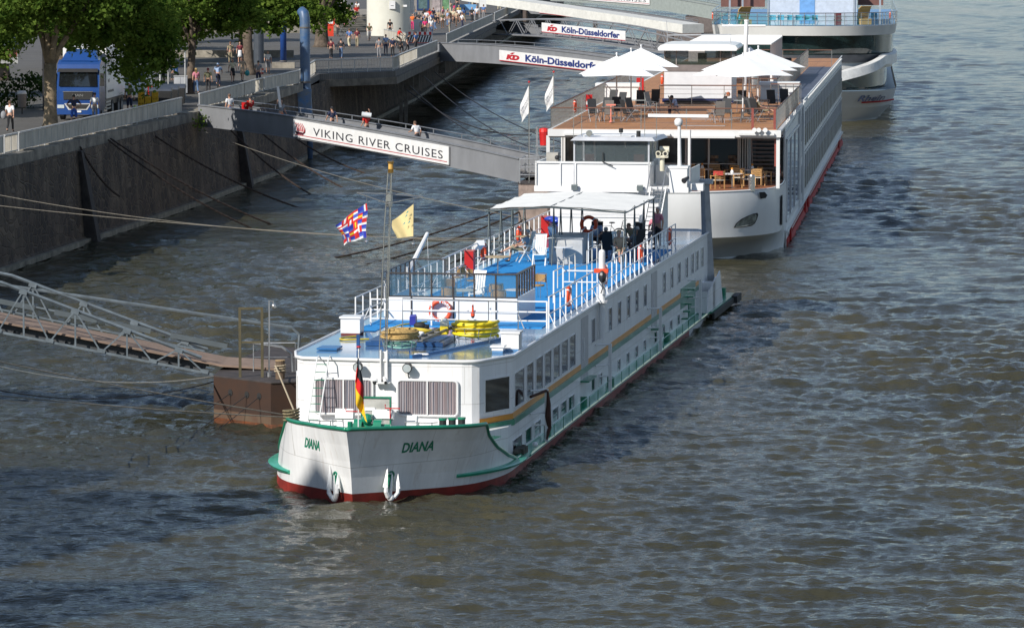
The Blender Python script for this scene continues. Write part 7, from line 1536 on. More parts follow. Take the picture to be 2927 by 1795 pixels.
# big plane tree in front of the truck; its crown fills the upper left
tree('large plane tree with mottled forked trunk in front of the blue truck', -26.05, 237.0, .36, 3.6,
     [(-27.8, 235, 12.3, 2.9, 3.5, 1.9), (-24.2, 238, 12.7, 3.3, 4, 2.1), (-21.6, 242, 11.9, 2.5, 3.5, 2.3), (-20.9, 245, 9.9, 1.4, 2.2, 1.6), (-20.9, 246, 8.6, .8, 1.4, 1.1), (-28.8, 236, 10.0, 1.3, 2.4, 1.0), (-23.3, 240, 10.9, 1.9, 2.5, .9), (-26.4, 236, 15, 3, 4, 1.6), (-29.5, 233, 9.2, .9, 1.4, .9), (-21.9, 243, 9.2, 1.5, 2, 1.5), (-21.7, 243.5, 7.9, .75, 1, .8), (-20.5, 245, 9.6, 1.2, 2, 1.4), (-23.9, 241, 10.2, 1.5, 2, .9)], 75, .23, 3, None, 0,
     [(-1.6, .6, 5.2), (-.3, -.2, 4.2), (.3, .4, 4.4), (2.2, .3, 3.6), (1.1, -1, 5.0)])
tree('plane tree behind the grey electrical cabinet', -21.7, 282.3, .27, 3.6, [(-23.5, 284, 10.9, 2.8, 3, 1.7), (-20.6, 284, 11.2, 2.6, 3, 1.5), (-24.0, 282, 9.2, 1.2, 2, 1.3), (-18.6, 284, 10.6, 1.8, 2.5, 1.5), (-22.2, 284, 9.5, 1.7, 2, 1.2), (-23.2, 278, 11.0, 1.6, 2, 1.4), (-21.2, 280, 11.6, 1.6, 2, 1.2), (-21, 282, 13.5, 4.5, 4, 2)], 55, .26, 5, M_barkd, .25)
tree('plane tree beside the man in the printed white T-shirt', -19.75, 316.5, .38, 3.6, [(-20.5, 318, 11.0, 3.6, 3, 1.7), (-17.4, 317, 10.2, 2.2, 2.6, 1.7), (-23.6, 318, 9.9, 2.4, 3, 1.8), (-20.8, 318, 9.5, 2.0, 2.4, 1.1), (-15.2, 317, 9.9, 1.4, 1.8, 1.5), (-19, 318, 13.4, 5, 4, 2.2)], 50, .30, 7, M_barkd, -.2)
tree('stout plane tree standing on the open pavement near the white tower', -17.4, 384.5, .60, 2.6, [(-18.9, 386, 10.2, 2.4, 2.4, 1.9), (-16.9, 385, 9.2, 1.7, 2.2, 1.6), (-18.9, 385, 8.4, 1.5, 1.8, .9), (-15.4, 385, 8.6, .9, 1.2, 1.1), (-17.5, 385, 12.2, 4, 3.4, 2)], 70, .31, 9, M_barkd)
tree('plane tree far left behind the raised billboard', -33.5, 262, .4, 3.4, [(-32, 262, 12.2, 3.5, 4, 2.2), (-29, 264, 11.6, 2.6, 3, 1.8), (-33.5, 258, 10, 2.4, 3, 2), (-27.0, 266, 10.5, 1.6, 2, 1.5), (-31, 262, 15, 5, 4, 2)], 26, .36, 11, M_barkd)
tree('plane tree in the dark row behind the truck', -27.6, 292, .36, 3.4, [(-27, 293, 11.2, 3.6, 3.5, 2.0), (-24.4, 292, 11.4, 2.4, 3.5, 1.8), (-30, 294, 10, 3, 4, 2.6), (-27, 292, 14.5, 5, 4, 2)], 26, .40, 13, M_barkd)
tree('plane tree far behind the blue pipes', -22.5, 352, .42, 3.2, [(-22, 353, 9.9, 3.5, 3, 1.9), (-26, 353, 10.0, 3, 3, 2), (-18.9, 352, 9.7, 1.8, 2, 1.5), (-22, 353, 13.6, 4.5, 4, 2.4)], 24, .45, 15, M_barkd)
tree('plane tree at the far left behind the steps', -32, 340, .42, 3.4, [(-31, 341, 10.5, 4, 4, 2.4), (-27.5, 341, 11, 3, 3.5, 2), (-31, 341, 14, 5, 4, 2.4)], 20, .5, 17, M_barkd)
for i, (x, y) in enumerate(((-38, 246), (-37, 276), (-37, 306), (-35, 328), (-36, 372), (-31, 398))):  # row added for its shade on the promenade; far trees show behind
    tree('added shade plane tree of the inner row, number %s from the near end' % ('one', 'two', 'three', 'four', 'five', 'six')[i], x, y, .4, 3.4, [(x, y, 12, 4.6, 5, 3), (x+2.5, y+1, 10.2, 2.6, 3, 1.8), (x-2, y-2, 10.5, 3, 3, 2.2)], 20, .46, 30+i, M_barkd)
# hedge and undergrowth behind the truck
o = leaves([(x, y, HP+1.1, 1.7, 1.2, 1.3) for x, y in ((-32.5, 259), (-30.5, 261), (-28.8, 263), (-34.5, 257))], 55, .22, 21, M_leafd, 'hedge'); tag(o, 'dark clipped hedge between the waste bin and the truck', 'hedge')
o = leaves([(-18.9, 254.6, 4.9, .5, .5, .25), (-19.1, 253.2, 5.0, .3, .5, .3)], 260, .16, 22, M_leaf, 'weed_tuft'); tag(o, 'green weeds growing on the coping by the gangway end', 'weeds', None, 'stuff')
g = MB(); g.prism([(-60, 480), (-24, 480), (-22, 520), (-24, 560), (-60, 560)], HP+1.55, HP+1.62); struct(g.build('lawn', mat('lawn_grass', (.12, .22, .03), .9, var=.25, scale=1.5)))
# ------------------------------------------------------------------ parapets
M_par2 = mat('parapet_panel', (.50, .46, .38), .8, var=.18, scale=1.6, streak=.35, bump=.1)
M_pmet = mat('parapet_metal', (.48, .48, .47), .5, .3, var=.1)
def parapet(label, pts, kind='panel', h=1.0, z=HP, off=.35):
    (x0, y0), (x1, y1) = pts[0], pts[-1]
    t = thing('parapet', label, 'railing', WF, (x0, y0, z)); L = lambda x, y, zz: (x-x0, y-y0, zz)
    posts = MB(); rail = MB(); pan = MB()
    for (xa, ya), (xb, yb) in zip(pts, pts[1:]):
        n = max(1, round(math.hypot(xb-xa, yb-ya)/1.45))
        rail.bar(L(xa, ya, h), L(xb, yb, h), .12, .07)
        for i in range(n+1):
            f = i/n; x = xa+(xb-xa)*f; y = ya+(yb-ya)*f; posts.bar(L(x, y, 0), L(x, y, h), .055)
        if kind == 'panel':
            pan.bar(L(xa, ya, .55), L(xb, yb, .55), .03, .76)
        else:
            m_ = int(math.hypot(xb-xa, yb-ya)/.16); pan.bar(L(xa, ya, .12), L(xb, yb, .12), .03)
            for i in range(m_): f = (i+.5)/m_; x = xa+(xb-xa)*f; y = ya+(yb-ya)*f; pan.bar(L(x, y, .1), L(x, y, h-.03), .025)
    posts.bar(L(x0, y0, .15), L(x1, y1, .15), .03) if len(pts) == 2 else None
    rail.build('top_rail', M_pmet, t); posts.build('rail_posts', M_pmet, t); pan.build('infill_panel' if kind == 'panel' else 'bar_infill', M_par2, t); return t
E = lambda y, o=.45: (edge_x(y)-o, y)
parapet('grey panelled parapet at the bottom left corner of the promenade', [E(150), E(186.5), E(208.5)])
parapet('short barred gate in the parapet beside the plane tree', [E(208.8), E(211.5)], 'bars')
parapet('long panelled parapet from the barred gate to the sign gangway', [E(211.8), E(253.0)])
parapet('panelled parapet beyond the sign gangway up to the small barred gate', [E(258.5), (-17.6, 276), (-17.2, 281)])
parapet('small barred gate in the parapet by the man in grey shirt', [(-17.2, 281.2), (-16.85, 284.6)], 'bars')
parapet('panelled parapet between the small gate and the blue pipe', [(-16.8, 284.8), (-15.1, 298.5)])
parapet('barred railing across the landing stage to the right of the blue pipe', [(-15.1, 299), (-14.9, 318.6), (-9.2, 324.8)], 'bars', 1.05)
parapet('barred railing running back along the landing stage', [(-9.2, 325), (-7.9, 349)], 'bars', 1.05)
parapet('panelled parapet up to the second gangway', [(-7.9, 349.3), (-6.6, 371)])
parapet('panelled parapet beyond the second gangway', [(-6.1, 392), (-2.2, 472)])
parapet('panelled parapet far along the quay', [(-2.0, 478), (4.2, 620)])
parapet('low grey screen in front of the white tower', [(-12.4, 408), (-10.9, 399), (-9.9, 396)])
t = thing('stair_gate', 'small grey stair landing rail hanging over the wall at lower left', 'railing', WF, (-26.0, 197.0, HP-.3)); b = MB()
for x in (0, .9): b.bar((x, 0, 0), (x, 0, 1.1), .06)
b.bar((0, 0, 1.1), (.9, 0, 1.1), .1, .06); b.box(0, .9, -.02, .02, .2, .9); b.build('gate_frame', M_pmet, t)
# ------------------------------------------------------------------ truck
KF = Fr(-25.33, 245.2, R(3.2), HP)
t = thing('box_truck', 'blue-cabbed lorry with white box body parked under the plane tree', 'truck', KF); TR = t
M_tb = mat('truck_blue', (.010, .055, .22), .3, var=.06, coat=.5)
b = MB(); prof = [(0, .55), (-.05, 1.2), (-.02, 1.75), (.12, 2.85), (.3, 3.25), (.9, 3.5), (2.2, 3.5), (2.2, .55)]
b.add([(-1.25, y, z) for y, z in prof]+[(1.25, y, z) for y, z in prof], [tuple(range(8)), tuple(range(15, 7, -1))]+[(i, 8+i, 8+(i+1) % 8, (i+1) % 8) for i in range(8)]); b.build('cab', M_tb, t)
b = MB(); b.add([(-1.1, .7, 3.45), (1.1, .7, 3.45), (1.1, 2.2, 3.5), (-1.1, 2.2, 3.5), (-.85, 1.3, 3.95), (.85, 1.3, 3.95), (.95, 2.2, 4.1), (-.95, 2.2, 4.1)], [(0, 1, 5, 4), (1, 2, 6, 5), (4, 5, 6, 7), (0, 4, 7, 3), (3, 7, 6, 2)]); b.build('roof_deflector', M_tb, t)
b = MB(); b.add([(-1.12, -.06, 1.98), (1.12, -.06, 1.98), (1.08, .04, 2.80), (-1.08, .04, 2.80)], [(0, 1, 2, 3)]); b.build('windscreen', M_glass, t)
b = MB(); b.add([(-1.2, -.1, 2.82), (1.2, -.1, 2.82), (1.15, .1, 3.02), (-1.15, .1, 3.02)], [(0, 1, 2, 3)]); b.build('sun_visor', M_black, t)
b = MB(); b.box(-.85, .85, -.10, -.05, 1.22, 1.66); gr = b.build('grille', M_black, t)
b = MB(); b.box(-.88, .88, -.13, -.09, 1.66, 1.70); b.build('grille_trim', M_sst, gr)
tt = fit_text('MAN', .62, .14, bold=.03); tt.v = [(x-.31, y-.105, z+1.40) for x, y, z in tt.v]; tt.build('badge_lettering', M_sst, gr)
b = MB(); b.box(-1.26, 1.26, -.15, .3, .35, .92); b.build('bumper', M_tb, t)
b = MB(); b.add([(-.8, -.17, 1.0), (.8, -.17, 1.0), (.55, -.17, .62), (-.55, -.17, .62)], [(3, 2, 1, 0)]); b.build('lower_grille_frame', mat('silver_plastic', (.5, .5, .5), .4), t)
b = MB(); b.add([(-.68, -.18, .95), (.68, -.18, .95), (.48, -.18, .68), (-.48, -.18, .68)], [(3, 2, 1, 0)]); b.build('lower_grille', M_black, t)
for s_ in (-1, 1):
    b = MB(); b.box(s_*1.0-.2, s_*1.0+.2, -.18, -.14, .72, .92); b.build('headlight', mat('headlight_glass', (.5, .55, .55), .1), t)
    b = MB(); b.box(s_*1.42-.12, s_*1.42+.12, -.02, .1, 2.0, 2.75); b.build('wing_mirror', M_tb if s_ < 0 else M_black, t)
b = MB(); b.box(1.251, 1.256, .45, 1.3, 2.0, 2.75); b.build('side_window', M_glass, t)
b = MB(); b.box(-.2, .2, -.185, -.18, .48, .58); b.build('number_plate', M_white, t)
b = MB(); b.box(-1.28, 1.28, 2.5, 10.0, 1.15, 4.15); bx = b.build('box_body', M_white, t)
for s_, sz_, zz, yy in (('COL', .62, 3.0, 3.4), ('LOGISTIK', .22, 2.55, 3.2), ('NET', .26, 2.1, 3.2), ('www.ihr-service', .26, 1.5, 3.0)):
    tt = text(s_, sz_, 0, .01); tt.v = [(1.285, yy+x*1.35, zz+y) for x, y, z in tt.v]; tt.build('side_lettering', M_signtext, bx)
b = MB(); b.box(-1.2, 1.2, 2.4, 9.8, .75, 1.1); b.build('chassis', M_dark, t)
for y in (1.3, 5.2, 7.6, 8.9):
    for s_ in (-1, 1): b = MB(); b.cyl((s_*.98, y, .5), (s_*1.24, y, .5), .5, n=20); w_ = b.build('wheel', M_black, t); b = MB(); b.cyl((s_*1.24, y, .5), (s_*1.25, y, .5), .27, n=14); b.build('hub', mat('hub_grey', (.3, .3, .3), .5), w_)
b = MB()
for k in range(3): b.box(1.2, 1.24, 2.6, 4.5, .5+.2*k, .6+.2*k)
b.build('side_guard', M_steel, t)
# white van
t = thing('white_van', 'white van mostly hidden by leaves behind the lorry', 'van', Fr(-24.6, 271, R(2), HP))
b = MB(); prof = [(0, .4), (-.05, .95), (.5, 1.15), (1.1, 2.0), (1.6, 2.25), (5, 2.25), (5, .4)]
b.add([(-.95, y, z) for y, z in prof]+[(.95, y, z) for y, z in prof], [tuple(range(7)), tuple(range(13, 6, -1))]+[(i, 7+i, 7+(i+1) % 7, (i+1) % 7) for i in range(7)]); b.build('body', M_white, t)
b = MB(); b.add([(-.85, .50, 1.2), (.85, .50, 1.2), (.8, 1.05, 1.98), (-.8, 1.05, 1.98)], [(0, 1, 2, 3)]); b.build('windscreen', M_glass, t)
for y in (.9, 4):
    for s_ in (-1, 1): b = MB(); b.cyl((s_*.75, y, .34), (s_*.96, y, .34), .34, n=16); b.build('wheel', M_black, t)
for s_ in (-1, 1): b = MB(); b.box(s_*.7-.15, s_*.7+.15, -.07, -.03, .7, .9); b.build('headlight', mat('headlight_glass', (.5, .55, .55), .1), t)
# billboard on posts, bin, poles, cabinet, crates, wheelie bins
t = thing('raised_billboard', 'raised billboard with blue sky picture at the far left', 'billboard', WF, (-31.6, 257.5, HP))
b = MB(); b.bar((.0, 0, 0), (.0, 0, 4.3), .14); b.bar((2.9, 0, 0), (2.9, 0, 4.3), .14); b.build('posts', M_dark, t)
b = MB(); b.box(-2.5, 1.35, -.1, .1, 2.9, 4.9); bb = b.build('board', mat('board_grey', (.35, .35, .34), .6), t)
b = MB(); b.box(-2.45, 1.3, -.11, -.105, 3.75, 4.85); b.build('picture_sky', mat('printed_sky', (.40, .48, .55), .6, var=.3, scale=1.5), bb)
b = MB(); b.box(-2.45, 1.3, -.12, -.105, 3.3, 3.75); b.build('picture_skyline', mat('printed_skyline', (.10, .07, .06), .6, var=.6, scale=4, dirt=(.3, .05, .03)), bb)
t = thing('litter_bin', 'grey cylindrical litter bin on a post beside the hedge', 'bin', WF, (-29.55, 253.3, HP)); b = MB(); b.lathe([(.25, .4), (.27, 1.2)], (0, 0, 0), 14); b.build('bin_drum', mat('bin_brown_grey', (.17, .14, .12), .7), t); b = MB(); b.bar((0, 0, 0), (0, 0, .4), .08); b.build('bin_post', M_dark, t)
b = MB(); b.lathe([(.29, 1.2), (.29, 1.28), (.2, 1.4)], (0, 0, 0), 14); b.build('bin_hood', M_pmet, t)
for x, y, h, lab in ((-23.3, 278.3, 1.65, 'short thick white post left of the electrical cabinet'), (-23.3, 284.8, 2.5, 'tall thin grey post behind the electrical cabinet'), (-21.65, 278.3, 2.95, 'tallest thin grey post right of the electrical cabinet'), (-31.9, 252, 3.4, 'dark thin post at the left edge'), (-28.9, 262, 3.6, 'thin grey post in front of the hedge')):
    t = thing('metal_post', lab, 'post', WF, (x, y, HP)); b = MB(); b.tube([(0, 0, 0), (0, 0, h)], .07 if 'thick' in lab else .045, 8); b.build('shaft', M_pmet, t); b = MB(); b.cyl((0, 0, h), (0, 0, h+.04), .075); b.cyl((0, 0, 0), (0, 0, .06), .1); b.build('cap', M_pmet, t)
t = thing('electrical_cabinet', 'grey electrical cabinet with double doors beside the plane tree', 'cabinet', WF, (-22.2, 281.4, HP)); b = MB(); b.box(-.45, .45, 0, .4, .1, 1.2); b.build('housing', mat('cabinet_grey', (.33, .34, .36), .5), t); b = MB(); b.box(-.40, -.02, -.02, 0, .15, 1.15); b.build('door', mat('cabinet_door', (.38, .39, .41), .5), t)
b = MB(); b.box(.02, .40, -.02, 0, .15, 1.15); b.build('door', mat('cabinet_door', (.38, .39, .41), .5), t); b = MB(); b.box(-.47, .47, -.04, .42, 1.2, 1.25); b.build('cabinet_roof', M_pmet, t)
def crate(label, x, y, z, m_, grp):
    t = thing('bottle_crate', label, 'crate', WF, (x, y, z), 0, grp); b = MB(); b.box(-.2, .2, -.15, -.13, 0, .08); b.box(-.2, .2, -.15, -.13, .2, .28); b.box(-.2, .2, .13, .15, 0, .28); b.box(-.2, -.18, -.15, .15, 0, .28); b.box(.18, .2, -.15, .15, 0, .28); b.box(-.2, .2, -.15, .15, 0, .02)
    for x_ in (-.17, 0, .17): b.box(x_-.03, x_+.03, -.15, -.13, .08, .2)
    b.build('crate_shell', m_, t)
M_ycr = mat('yellow_crate', (.72, .42, .02), .45)
names_ = ('bottom', 'second', 'third', 'fourth')
for c in range(3):
    for k in range(4 if c != 1 else 3): crate('yellow bottle crate, %s of the %s stack' % (names_[k], ('left', 'middle', 'right')[c]), -22.75+.42*c, 257.8, HP+.29*k, M_ycr, 'yellow bottle crates')
for i in range(2): crate('red bottle crate on the %s of the red pair' % ('bottom', 'top')[i], -22.3, 259.5, HP+.87+.29*i, M_firered, 'red bottle crates')
crate('blue bottle crate beside the yellow stacks', -23.2, 257.9, HP, mat('crate_blue', (.03, .08, .3), .5), 'blue crates')
for i in range(3):
    t = thing('wheelie_bin', ('nearest', 'middle', 'farthest')[i]+' of the three big black refuse containers', 'bin', WF, (-21.7+.25*i, 259.5+2.2*i, HP), 0, 'black refuse containers'); b = MB(); b.add([(-.6, -.45, .15), (.6, -.45, .15), (.6, .45, .15), (-.6, .45, .15), (-.68, -.55, 1.15), (.68, -.55, 1.15), (.68, .55, 1.15), (-.68, .55, 1.15)], [(0, 3, 2, 1), (0, 1, 5, 4), (1, 2, 6, 5), (2, 3, 7, 6), (3, 0, 4, 7), (4, 5, 6, 7)]); b.build('container', M_black, t)
    b = MB(); b.tube([(-.7, 0, 1.1), (.7, 0, 1.1)], .55, 12); b.v = [(x, y, 1.15+max(0, z-1.15)*.5) for x, y, z in b.v]; b.build('lid', mat('lid_slate', (.05, .06, .08), .4), t)
    for x_ in (-.5, .5): b = MB(); b.cyl((x_-.04, -.35, .09), (x_+.04, -.35, .09), .09); b.build('wheel', M_dark, t)
# blue pipes
M_pb = mat('pipe_blue', (.02, .075, .19), .45, var=.25, scale=1.4, dirt=(.10, .14, .19)); M_ring = mat('pipe_ring', (.12, .11, .1), .6)
t = thing('blue_pipe', 'tall thick blue pipe rising from the river beside the quay', 'pipe', WF, (-14.75, 299.6, 0))
b = MB(); b.tube([(.35, 0, -1), (.30, 0, 3), (.1, 0, 5.2), (0, 0, 5.6), (0, 0, 10.0), (-.08, .1, 10.4), (-.3, .3, 10.6)], [.17, .25, .30, .365, .365, .365, .34, .28], 18); b.build('pipe_shaft', M_pb, t, True)
b = MB(); b.tube([(0, 0, 5.45), (0, 0, 5.58)], .41, 18); b.tube([(0, 0, 9.35), (0, 0, 9.45)], .40, 18); b.build('pipe_collar', M_ring, t)
b = MB(); b.box(-.62, .45, -.55, -.1, 3.0, 5.05); b.build('guard_plate', mat('worn_blue', (.07, .20, .42), .6, var=.35, scale=1.6, dirt=(.26, .25, .2)), t)
t = thing('blue_pipe', 'thinner blue pipe standing on a concrete block behind the thick one', 'pipe', WF, (-18.0, 331, HP)); b = MB(); b.tube([(0, 0, .4), (0, 0, 6.6)], .25, 14); b.build('pipe_shaft', mat('deep_pipe_blue', (.015, .06, .24), .4), t, True); b = MB(); b.tube([(0, 0, .5), (0, 0, .6)], .29, 14); b.build('pipe_collar', M_ring, t)
b = MB(); b.box(-.9, .9, -.4, .5, 0, .45); b.build('base_block', M_conc, t)
t = thing('dark_column', 'wide dark steel column in the shade behind the blue pipes', 'column', WF, (-20.6, 342, HP)); b = MB(); b.cyl((0, 0, 0), (0, 0, 8), .42, n=16); b.build('shaft', mat('slate_column', (.05, .06, .075), .5), t)
# white tower drum, kiosk, posters, steps
t = thing('white_tower', 'broad pale round tower with a small notice on it', 'tower', WF, (-12.4, 422.2, HP)); M_tow = mat('cream_render', (.60, .585, .50), .8, var=.05, scale=.8)
b = MB(); b.lathe([(2.17, 0), (2.17, 12)], (0, 0, 0), 48); b.build('drum', M_tow, t, 'auto'); b = MB(); b.box(.15, .75, -2.3, -2.12, 2.7, 3.5); b.build('notice', M_sign, t); b = MB(); b.box(.3, .6, -2.31, -2.302, 3.0, 3.05); b.build('notice_line', M_signtext, t)
b = MB(); b.lathe([(2.2, 6.6), (2.22, 6.62), (2.22, 6.75), (2.2, 6.77)], (0, 0, 0), 48); b.build('string_course', M_tow, t); b = MB(); b.box(1.55, 1.9, -1.7, -1.55, 2.9, 3.1); b.build('wall_lamp', M_white, t)
t = thing('waterfront_steps', 'broad curved stone steps with people sitting left of the tower', 'steps', WF, (-15, 431, HP)); 
for k in range(8):
    b = MB(); b.prism([(-22, 1.4*k), (-8, 1.4*k), (-3.0, 1.0+1.4*k), (-.2, 4+1.2*k), (-.2, 40), (-22, 40)], .2*k, .2*(k+1)); b.build('step', M_conc if k % 2 else M_cap, t)
t = thing('kiosk', 'grey kiosk with a framed dark blue poster behind the tower', 'kiosk', WF, (-9.6, 482, HP)); b = MB(); b.box(-1.6, 1.6, 0, 3, 0, 4.2); b.build('walls', mat('kiosk_grey', (.26, .24, .22), .7), t)
b = MB(); b.box(-1.3, .1, -.08, 0, 1.2, 3.6); p_ = b.build('poster_frame', mat('poster_navy', (.02, .05, .14), .4), t); b = MB(); b.box(-1.1, -.1, -.09, -.08, 1.4, 3.4); b.build('poster_glass', mat('poster_teal', (.10, .16, .16), .3, var=.3), p_)
b = MB(); b.box(.4, 1.4, -.08, 0, 1.0, 3.4); b.build('poster_frame', mat('poster_pale', (.4, .34, .33), .5, var=.3), t)
t = thing('advert_pillar', 'tall narrow advertising pillar with green and grey posters', 'advert', WF, (-7.9, 500, HP)); b = MB(); b.box(-.5, .5, 0, .4, .2, 3.6); b.build('pillar_body', M_pmet, t); b = MB(); b.box(-.42, .42, -.02, 0, .9, 2.4); b.build('poster', mat('green_poster', (.16, .32, .16), .5, var=.4), t)
b = MB(); b.box(-.42, .42, -.02, 0, 2.45, 3.5); b.build('poster', mat('grey_poster', (.4, .42, .42), .5, var=.3), t)
t = thing('sign_post', 'tall sign post with white boards beside the red and white barrier', 'sign', WF, (-10.35, 424, HP)); b = MB(); b.bar((0, 0, 0), (0, 0, 3.4), .08); b.bar((.55, 0, 0), (.55, 0, 2.9), .06); b.build('posts', M_pmet, t); b = MB(); b.box(-.05, .45, -.06, -.02, 2.2, 3.5); b.build('sign_board', M_sign, t); b = MB(); b.box(.45, 1.1, -.06, -.02, .35, 1.6); b.build('sign_board', M_sign, t)
t = thing('notice_board', 'blue and white notice board by the far parapet', 'sign', WF, (-5.2, 486, HP)); b = MB(); b.bar((-.9, 0, 0), (-.9, 0, 1.8), .07); b.bar((.9, 0, 0), (.9, 0, 1.8), .07); b.build('posts', M_pmet, t); b = MB(); b.box(-1.1, 1.1, -.05, 0, .6, 1.8); n_ = b.build('board', mat('map_blue', (.15, .34, .58), .5), t); b = MB(); b.box(-.4, .9, -.06, -.05, .8, 1.1); b.build('board_patch', M_sign, n_)
t = thing('white_board_sign', 'white upright sign on a post by the far gangway', 'sign', WF, (-3.9, 500, HP)); b = MB(); b.bar((0, 0, 0), (0, 0, 2.9), .08); b.build('post', M_pmet, t); b = MB(); b.box(.05, .85, -.05, 0, 1.2, 2.9); b.build('sign_board', M_sign, t)
t = thing('road_barrier', 'red and white striped road barrier by the second gangway', 'barrier', WF, (-9.7, 391.5, HP))
for x in (0, 2.25): b = MB(); b.bar((x, 0, 0), (x, 0, 1.25), .07); b.box(x-.05, x+.05, -.3, .3, 0, .06); b.build('leg', M_white, t)
b = MB()
for i in range(9): b.cm = i % 2; b.box(.05+i*.24, .05+(i+1)*.24, -.04, 0, .92, 1.2)
b.build('top_board', [M_firered, M_white], t)
b = MB(); b.box(0, 2.25, .0, .02, .22, .86); lb = b.build('mesh_board', M_dark, t); b = MB()
for i in range(9): x = i*.25; b.add([(x, -.01, .24), (x+.1, -.01, .24), (x+.3, -.01, .84), (x+.2, -.01, .84)], [(0, 1, 2, 3)])
b.build('stripes', M_white, lb)
b = MB(); b.box(0, 2.25, -.03, .03, .14, .2); b.build('bottom_rail', M_firered, t)
t = thing('ticket_machine', 'bright red ticket machine beside the parked bicycle', 'machine', WF, (-18.1, 419.5, HP)); b = MB(); b.box(-.3, .3, 0, .4, 0, 1.1); b.box(-.42, .42, -.05, .45, 1.1, 1.95); b.build('housing', mat('machine_red', (.62, .05, .02), .4), t); b = MB(); b.box(-.25, .25, -.07, -.05, 1.25, 1.65); b.build('panel', M_sign, t)
bicycle('bicycle parked at the foot of the steps', WF, (-16.6, 418, HP), R(80), M_sst, 'bicycles on the promenade')
t = thing('red_post', 'short red and white banded post in front of the concrete block', 'bollard', WF, (-18.9, 318.0, HP)); b = MB(); b.cyl((0, 0, 0), (0, 0, .45), .1); b.build('post', M_firered, t); b = MB(); b.cyl((0, 0, .15), (0, 0, .28), .105); b.build('white_band', M_white, t)
t = thing('low_wall', 'low concrete wall in the shade behind the blue pipes', 'wall', WF, (-24, 356, HP)); b = MB(); b.box(-6, 5.5, 0, .6, 0, .6); b.build('wall_body', M_conc, t)
t = thing('pier_underpass', 'dark bridge abutment with shaded opening behind the trees', 'building', WF, (-30, 470, HP)); b = MB(); b.box(-14, 3, 0, 10, 0, 9); b.build('wall', mat('abutment_grey', (.10, .095, .09), .9, var=.2), t); b = MB(); b.box(-10, -2, -.02, 0, 0, 4.5); b.build('opening', M_black, t)
# ------------------------------------------------------------------ people on the promenade
GW = 'people walking on the promenade'
def P_(lab, x, y, pose, sh, lg, hair, rz, **k): return person(lab, pose, sh, lg, hair, WF, (x, y, k.pop('z', HP)), R(rz), k.pop('g', GW), **k)
P_('man in white T-shirt and black trousers carrying a bag at the left edge', -27.7, 231.6, 'walk', 'white', 'black', 'brown', -10)
P_('man in navy sleeveless top, hands on hips before the truck', -25.0, 239.6, 'akimbo', 'navy', 'rblue', 'black', 10, kind='shorts')
P_('young man in white T-shirt with a shoulder strap by the truck wheel', -24.1, 242.5, 'stand', 'white', 'grey', 'black', -20)
P_('heavy man in olive T-shirt and navy shorts at the side of the truck', -23.1, 253.6, 'stand', 'olive', 'navy', 'bald', 0, kind='shorts', h=1.04)
P_('person in pale shirt and dark trousers beyond the white post', -24.9, 299.7, 'stand', 'grey', 'black', 'black', 150)
P_('woman in a pink flowered blouse and jeans by the electrical cabinet', -21.2, 282.0, 'stroll', 'pink', 'jeans', 'blond', 20, female=True, lh=True)
P_('person in a dark olive coat beside the woman in flowered blouse', -20.4, 282.0, 'stand', 'olive', 'dark', 'maroon', -10)
P_('cyclist in a light blue shirt riding away under the trees', -20.5, 293, 'bike', 'ltblue', 'navy', 'ltblue', 0, g='cyclists')
bicycle('dark bicycle ridden by the cyclist in the light blue shirt', WF, (-20.5, 293, HP), 0, None, 'bicycles on the promenade')
P_('woman in a cream top and long black skirt by the parapet', -20.0, 300.8, 'walk', 'cream', 'black', 'dark', 190, kind='skirt', female=True, lh=True)
P_('woman in a short tan dress carrying a turquoise bag', -19.5, 304.0, 'stroll', 'tan', 'tan', 'black', 170, kind='skirt', female=True, lh=True)
P_('woman in a red top and long white skirt under the trees', -22.1, 341.5, 'stand', 'maroon', 'white', 'brown', 180, kind='skirt', female=True, lh=True)
P_('man in khaki shirt with a dark shoulder bag under the trees', -22.9, 341.9, 'stand', 'khaki', 'khaki', 'brown', 20)
P_('man in grey shirt and dark shorts walking away by the small gate', -17.9, 296.6, 'walk', 'grey', 'navy', 'dark', -5, kind='shorts')
P_('man in a white T-shirt with a printed picture and checked shorts', -18.5, 318.5, 'stroll', 'white', 'grey', 'black', 185, kind='shorts')
P_('person with a rucksack seated in the shade beyond the cabinet', -24.3, 305.1, 'hunch', 'blue', 'dark', 'brown', 60, g='people sitting on the promenade')
P_('person in dark clothes just left of the tree trunk by the cabinet', -23.2, 305.1, 'stand', 'dark', 'jeans', 'dark', 100)
P_('man in a dark shirt, left of the pair walking away near the railing', -15.1, 350.7, 'walk', 'maroon', 'dark', 'black', 5)
P_('man in a striped dark T-shirt, right of the pair near the railing', -14.3, 351.3, 'stroll', 'dark', 'jeans', 'black', -5)
P_('grey-haired man in blue-grey shirt walking with a woman past the tree', -14.8, 382.6, 'walk', 'blue', 'cream', 'brown', 10)
P_('woman in a maroon patterned top walking past the tree', -14.1, 382.6, 'stroll', 'maroon', 'khaki', 'brown', -5, female=True)
P_('cyclist in an olive shirt riding towards the viewer by the tower', -13.7, 404, 'bike', 'olive', 'grey', 'bald', 180, g='cyclists')
bicycle('bicycle ridden by the cyclist in the olive shirt', WF, (-13.7, 404, HP), R(180), None, 'bicycles on the promenade')
P_('man in a black suit jacket looking at the notice on the tower', -12.1, 417.3, 'stand', 'black', 'black', 'brown', 0)
P_('cyclist in a red shirt with a white rucksack by the low screen', -10.4, 386.5, 'bike', 'red', 'black', 'black', -60, g='cyclists')
bicycle('bicycle of the cyclist in red by the low screen', WF, (-10.4, 386.5, HP), R(-60), None, 'bicycles on the promenade')
